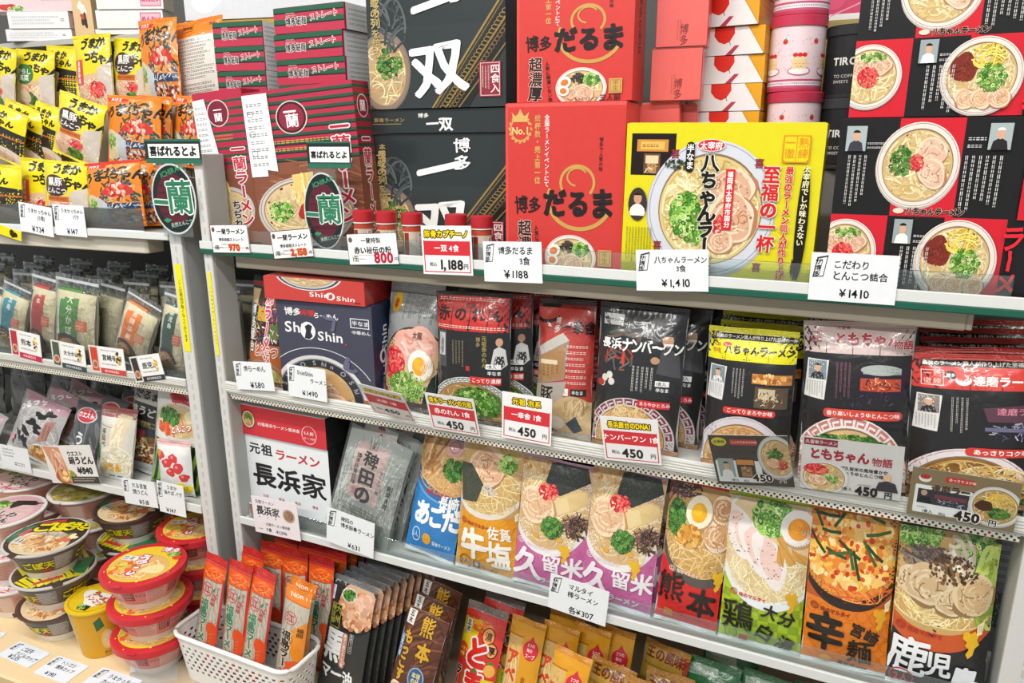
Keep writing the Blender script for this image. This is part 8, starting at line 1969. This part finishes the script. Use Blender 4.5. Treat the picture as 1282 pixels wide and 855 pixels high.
def pinkcup(where, lid=None):
    return lambda i, M: cup('cup_noodle_bowl', f'pink and white instant udon bowl, {where}', M, .074, .054, .074, '#d9a898', None, rimc='#e6e2de', base='#ece8e2', lidc='#e6e0dc', group='pink and white udon bowls', lidart=pld, sideart=psd)
stack(-1.576, -.090, S0 + .0005, 3, labelled(pinkcup, [f'{l} of the stack at the photo edge' for l in lv]), .0756, ((0, 0, 10, 0), (-.001, .0, 50, 0), (-.002, .001, 12, 0)))
stack(-1.705, .020, S0 + .0005, 3, labelled(pinkcup, [f'{l} of the stack half under the shelf' for l in lv]), .0756, ((0, .02, 10, 0), (.004, .02, 50, 0), (.003, .02, 12, 0)))
def oliv():
    a = Art(100, bg='#e2ded8', seed=171); a.ell(50, 50, 46, 46, '#a89a54'); a.bits(50, 50, 42, 42, 120, 7, ['#8a9a3a', '#c9b858', '#d9c890', '#6a7a2a', '#b5a050']); a.green(40, 36, 20, 12, 50, 5); a.line([(60, 30), (90, 44)], '#b53a3a', 3); return roundclip(a)
ol = oliv()
stack(-1.538, .052, S0 + .0005, 3, lambda i, M: cup('cup_noodle_bowl', f'olive-lidded instant noodle bowl behind the brown stacks, {lv[i]}', M, .074, .052, .072, '#cf9a88', None, rimc='#e6e2de', base='#ece8e2', lidc='#e2ded8', group='olive-lidded bowls', lidart=ol, sideart=psd), .0736, ((0, .012, 0, 0), (.001, .012, 40, 0), (0, .012, 10, 0)))
def ycup():
    sd = Art(22, bg='#dba41c', seed=173)
    for i in range(2):
        x = i * 50; sd.rect(x + 32, 0, x + 50, 22, '#c9c6be'); sd.fine(x + 33, 1, x + 49, 21, 14, '#77746c', t=.6); sd.poly([(x + 16, 4), (x + 20, 2), (x + 22, 7), (x + 17, 9)], '#2f6a3c'); sd.ell(x + 23, 14, 4, 5, '#e8c878'); sd.ell(x + 24, 14, 3, 4, '#f0dcb0'); sd.t('カップ', x + 20, 20.6, 1.8, '#3a2a10', b=.03)
    ld = Art(100, bg='#e2c01c', seed=174); ld.ring(50, 50, 46, 46, 2, '#c9a416'); ld.blob(54, 50, 32, 22, '#efece2', .3); ld.t('ラーメン', 34, 42, 14, '#d9622a', b=.05, o='#3a2010', ow=.06, w=.05); ld.t('トンコツ', 32, 56, 13, '#c9501c', b=.05, w=.08); ld.poly([(50, 76), (74, 68), (78, 82), (58, 88)], '#2a2a20'); ld.green(62, 78, 10, 5, 20, 3)
    roundclip(ld)
    b = (-1.290, -.113)
    M = Matrix.Translation((b[0], b[1], S0 + .0005)) @ Matrix.Rotation(math.radians(-12), 4, 'Z')
    r1, r0, H = .0515, .037, .112
    root = empty('cup_noodle', M); tag(root, 'tall yellow instant noodle cup between the brown and red bowls', 'cup noodles')
    rr = lambda z: r0 + (r1 - r0) * z / H
    g = G(); g.lathe([(0, .002), (r0 - .003, .002), (r0 - .002, 0), (r0, .001)] + [(rr(z), z) for z in np.linspace(.004, H - .003, 8)], '#dba41c', 56)
    def fs(x, z): zz = .004 + z; th = -PI / 2 + x / ((r0 + r1) / 2); return np.stack([rr(zz) * np.cos(th), rr(zz) * np.sin(th), zz], 1)
    g.art(sd, 2 * PI * (r0 + r1) / 2 * .999, fs, H=H - .010, maxedge=.006, eps=.0003); g.build('cup_body', PLASTIC, root)
    k = G(); k.lathe([(r1 - .002, H - .006), (r1 + .0015, H - .006), (r1 + .0022, H - .003), (r1 + .0015, H), (r1 - .002, H + .0004)], '#e2c01c', 56); k.build('rim', PLASTIC, root)
    l = G(); l.lathe([(r1 - .001, H + .0002), (0, H + .001)], '#e2c01c', 56); l.art(ld, 2 * r1, lambda x, z: np.stack([x, z - r1, H + .001 - .0008 * (x * x + (z - r1) ** 2) / r1 ** 2], 1), maxedge=r1 / 5, eps=.0003)
    l.quads([[(-r1 - .008, -.012, H), (-r1 * .9, -.014, H + .0004), (-r1 * .9, .010, H + .0004), (-r1 - .008, .006, H)]], '#d9b41a'); l.build('lid', FILM, root)
ycup()
def flat(lab, q, art, name='price_card', cat='price card', mat=PAPER, z=S0 + .0004, th=.0008):
    """paper lying on the deck: q = corner pixels of its top left, top right, bottom right, bottom left"""
    q = np.array(q, float).reshape(4, 2); p = [Vector(onZ(*c, z)) for c in q]
    e1 = ((p[1] - p[0]) + (p[2] - p[3])) / 2; W = e1.length; e1.normalize(); n = Vector((0, 0, 1)); e2 = n.cross(e1); H = (((p[0] - p[3]) + (p[1] - p[2])) / 2).dot(e2)
    c = sum(p, Vector()) / 4
    M = Matrix(((e1.x, e2.x, 0, c.x), (e1.y, e2.y, 0, c.y), (0, 0, 1, z), (0, 0, 0, 1)))
    g = G(); g.box(-W / 2, -H / 2, 0, W / 2, H / 2, th, '#e4e8ee', .0002); g.art(art(H / W * 100) if callable(art) else art, W, side='top', at=(0, -H / 2, th), eps=.00006)
    o = g.build(name, mat, None, M); tag(o, lab, cat)
    k = G(); k.box(-W * .3, H * .3, th, W * .3, H * .3 + .008, th + .0002, '#f4f6f6', .00005); k.build('tape', SLEEVE, o); return o
def hcard(l, p): return hand(l, p, txt=12, psz=15, bg='#e0e6ee', x0=30, pxy=(26, 52))
flat('hand-lettered card lying on the pale deck reading 235', (24, 803, 64, 818, 34, 837, -2, 820), hcard(['ごぼ天', 'うどんカップ'], '¥235'))
flat('hand-lettered card lying on the pale deck reading 190, in front of the yellow cup', (75, 822, 113, 834, 80, 857, 40, 841), hcard(['トンコツ', '博多カップ'], '¥190'))
flat('hand-lettered card at the deck front, nearest the basket', (131, 836, 178, 852, 150, 876, 98, 857), hcard(['うまかっちゃん', 'カップ'], '¥235'))
flat('blank-looking card corner lying at the photo edge on the deck', (-30, 786, 9, 793, -10, 806, -50, 798), hcard(['かしわうどん'], '¥235'))
flat('grey plastic sheet lying under the front stack of red bowls', (150, 822, 232, 806, 214, 850, 176, 862), Art(60, bg='#b5b2aa', seed=3), name='plastic_sheet', cat='sheet', mat=SATIN, z=S0 + .00005, th=.0003)
# small shifts that keep neighbours from pressing into each other (metres: right, back, up)
NUDGE = {'stick_noodle_pack': {42: (-.012, -.006), 18: (-.006, .0), 20: (-.012, .004), 21: (-.024, .008), 61: (.026, .004), 58: (.010, .004), 62: (.016, .012), 60: (.006, .02), 6: (.003, 0)},
         'ramen_bag': {24: (.022, -.012), 25: (.034, -.02), 29: (.026, .004), 31: (.034, .0), 17: (-.012, 0), 18: (-.018, 0), 5: (-.014, 0), 20: (.008, 0), 21: (.010, 0)},
         'ramen_box': {29: (.008, 0), 30: (.008, 0)}, 'sweet_box': {9: (-.010, 0), 10: (-.006, 0)}, 'instant_noodle_bag': {4: (0, -.006), 7: (0, -.014), 11: (.006, .01), 16: (0, .016), 9: (.012, .012)},
         'noodle_pouch': {2: (-.022, 0), 1: (-.006, 0), 6: (.008, .006), 4: (-.012, 0)}}
for nm_, d in NUDGE.items():
    for i, (dx, dy) in d.items():
        o = bpy.data.objects.get(f'{nm_}.{i:03d}')
        if o: o.location.x += dx; o.location.y += dy
# ------------------------------------------------------------------ camera and light
cd = bpy.data.cameras.new('camera'); cam = bpy.data.objects.new('camera', cd); COL.objects.link(cam)
cd.sensor_fit = 'HORIZONTAL'; cd.sensor_width = 36; cd.lens = FPX / 1282 * 36; cd.clip_start = .01
R3 = Matrix(((RB[0][0], -RB[0][1], -RB[0][2]), (RB[1][0], -RB[1][1], -RB[1][2]), (RB[2][0], -RB[2][1], -RB[2][2])))
cam.matrix_world = Matrix.Translation(Vector(CAMP)) @ R3.to_4x4()
SC.camera = cam
w = bpy.data.worlds.new('world'); SC.world = w; w.use_nodes = True
bg = w.node_tree.nodes['Background']; bg.inputs['Color'].default_value = (.93, .97, 1, 1); bg.inputs['Strength'].default_value = .52
def area(name, x, y, z, sx, sy, e, c=(1, .98, .95), aim=None):
    l = bpy.data.lights.new(name, 'AREA'); l.shape = 'RECTANGLE'; l.size = sx; l.size_y = sy; l.energy = e; l.color = c
    o = bpy.data.objects.new(name, l); COL.objects.link(o); o.location = (x, y, z)
    if aim: o.rotation_euler = (Vector(aim) - Vector((x, y, z))).to_track_quat('-Z', 'Y').to_euler()
    return o
# rows of ceiling tubes over the aisle
area('ceiling_tube', -1.2, -1.0, 2.62, 1.25, .08, 31)
area('ceiling_tube', .25, -1.0, 2.62, 1.25, .08, 31)
area('ceiling_tube', -.5, -2.3, 2.62, 2.4, .08, 44, aim=(-.5, 0, .6))
area('ceiling_tube', -2.6, -1.3, 2.62, 1.25, .08, 31)
vs = SC.view_settings
vs.view_transform = 'Standard'; vs.look = 'None'; vs.gamma = 1; vs.use_curve_mapping = False; vs.exposure = -0.47
SC.cycles.max_bounces = 6; SC.cycles.transparent_max_bounces = 16
SC.cycles.use_denoising = True
for d in DBG: print('PLC', d)
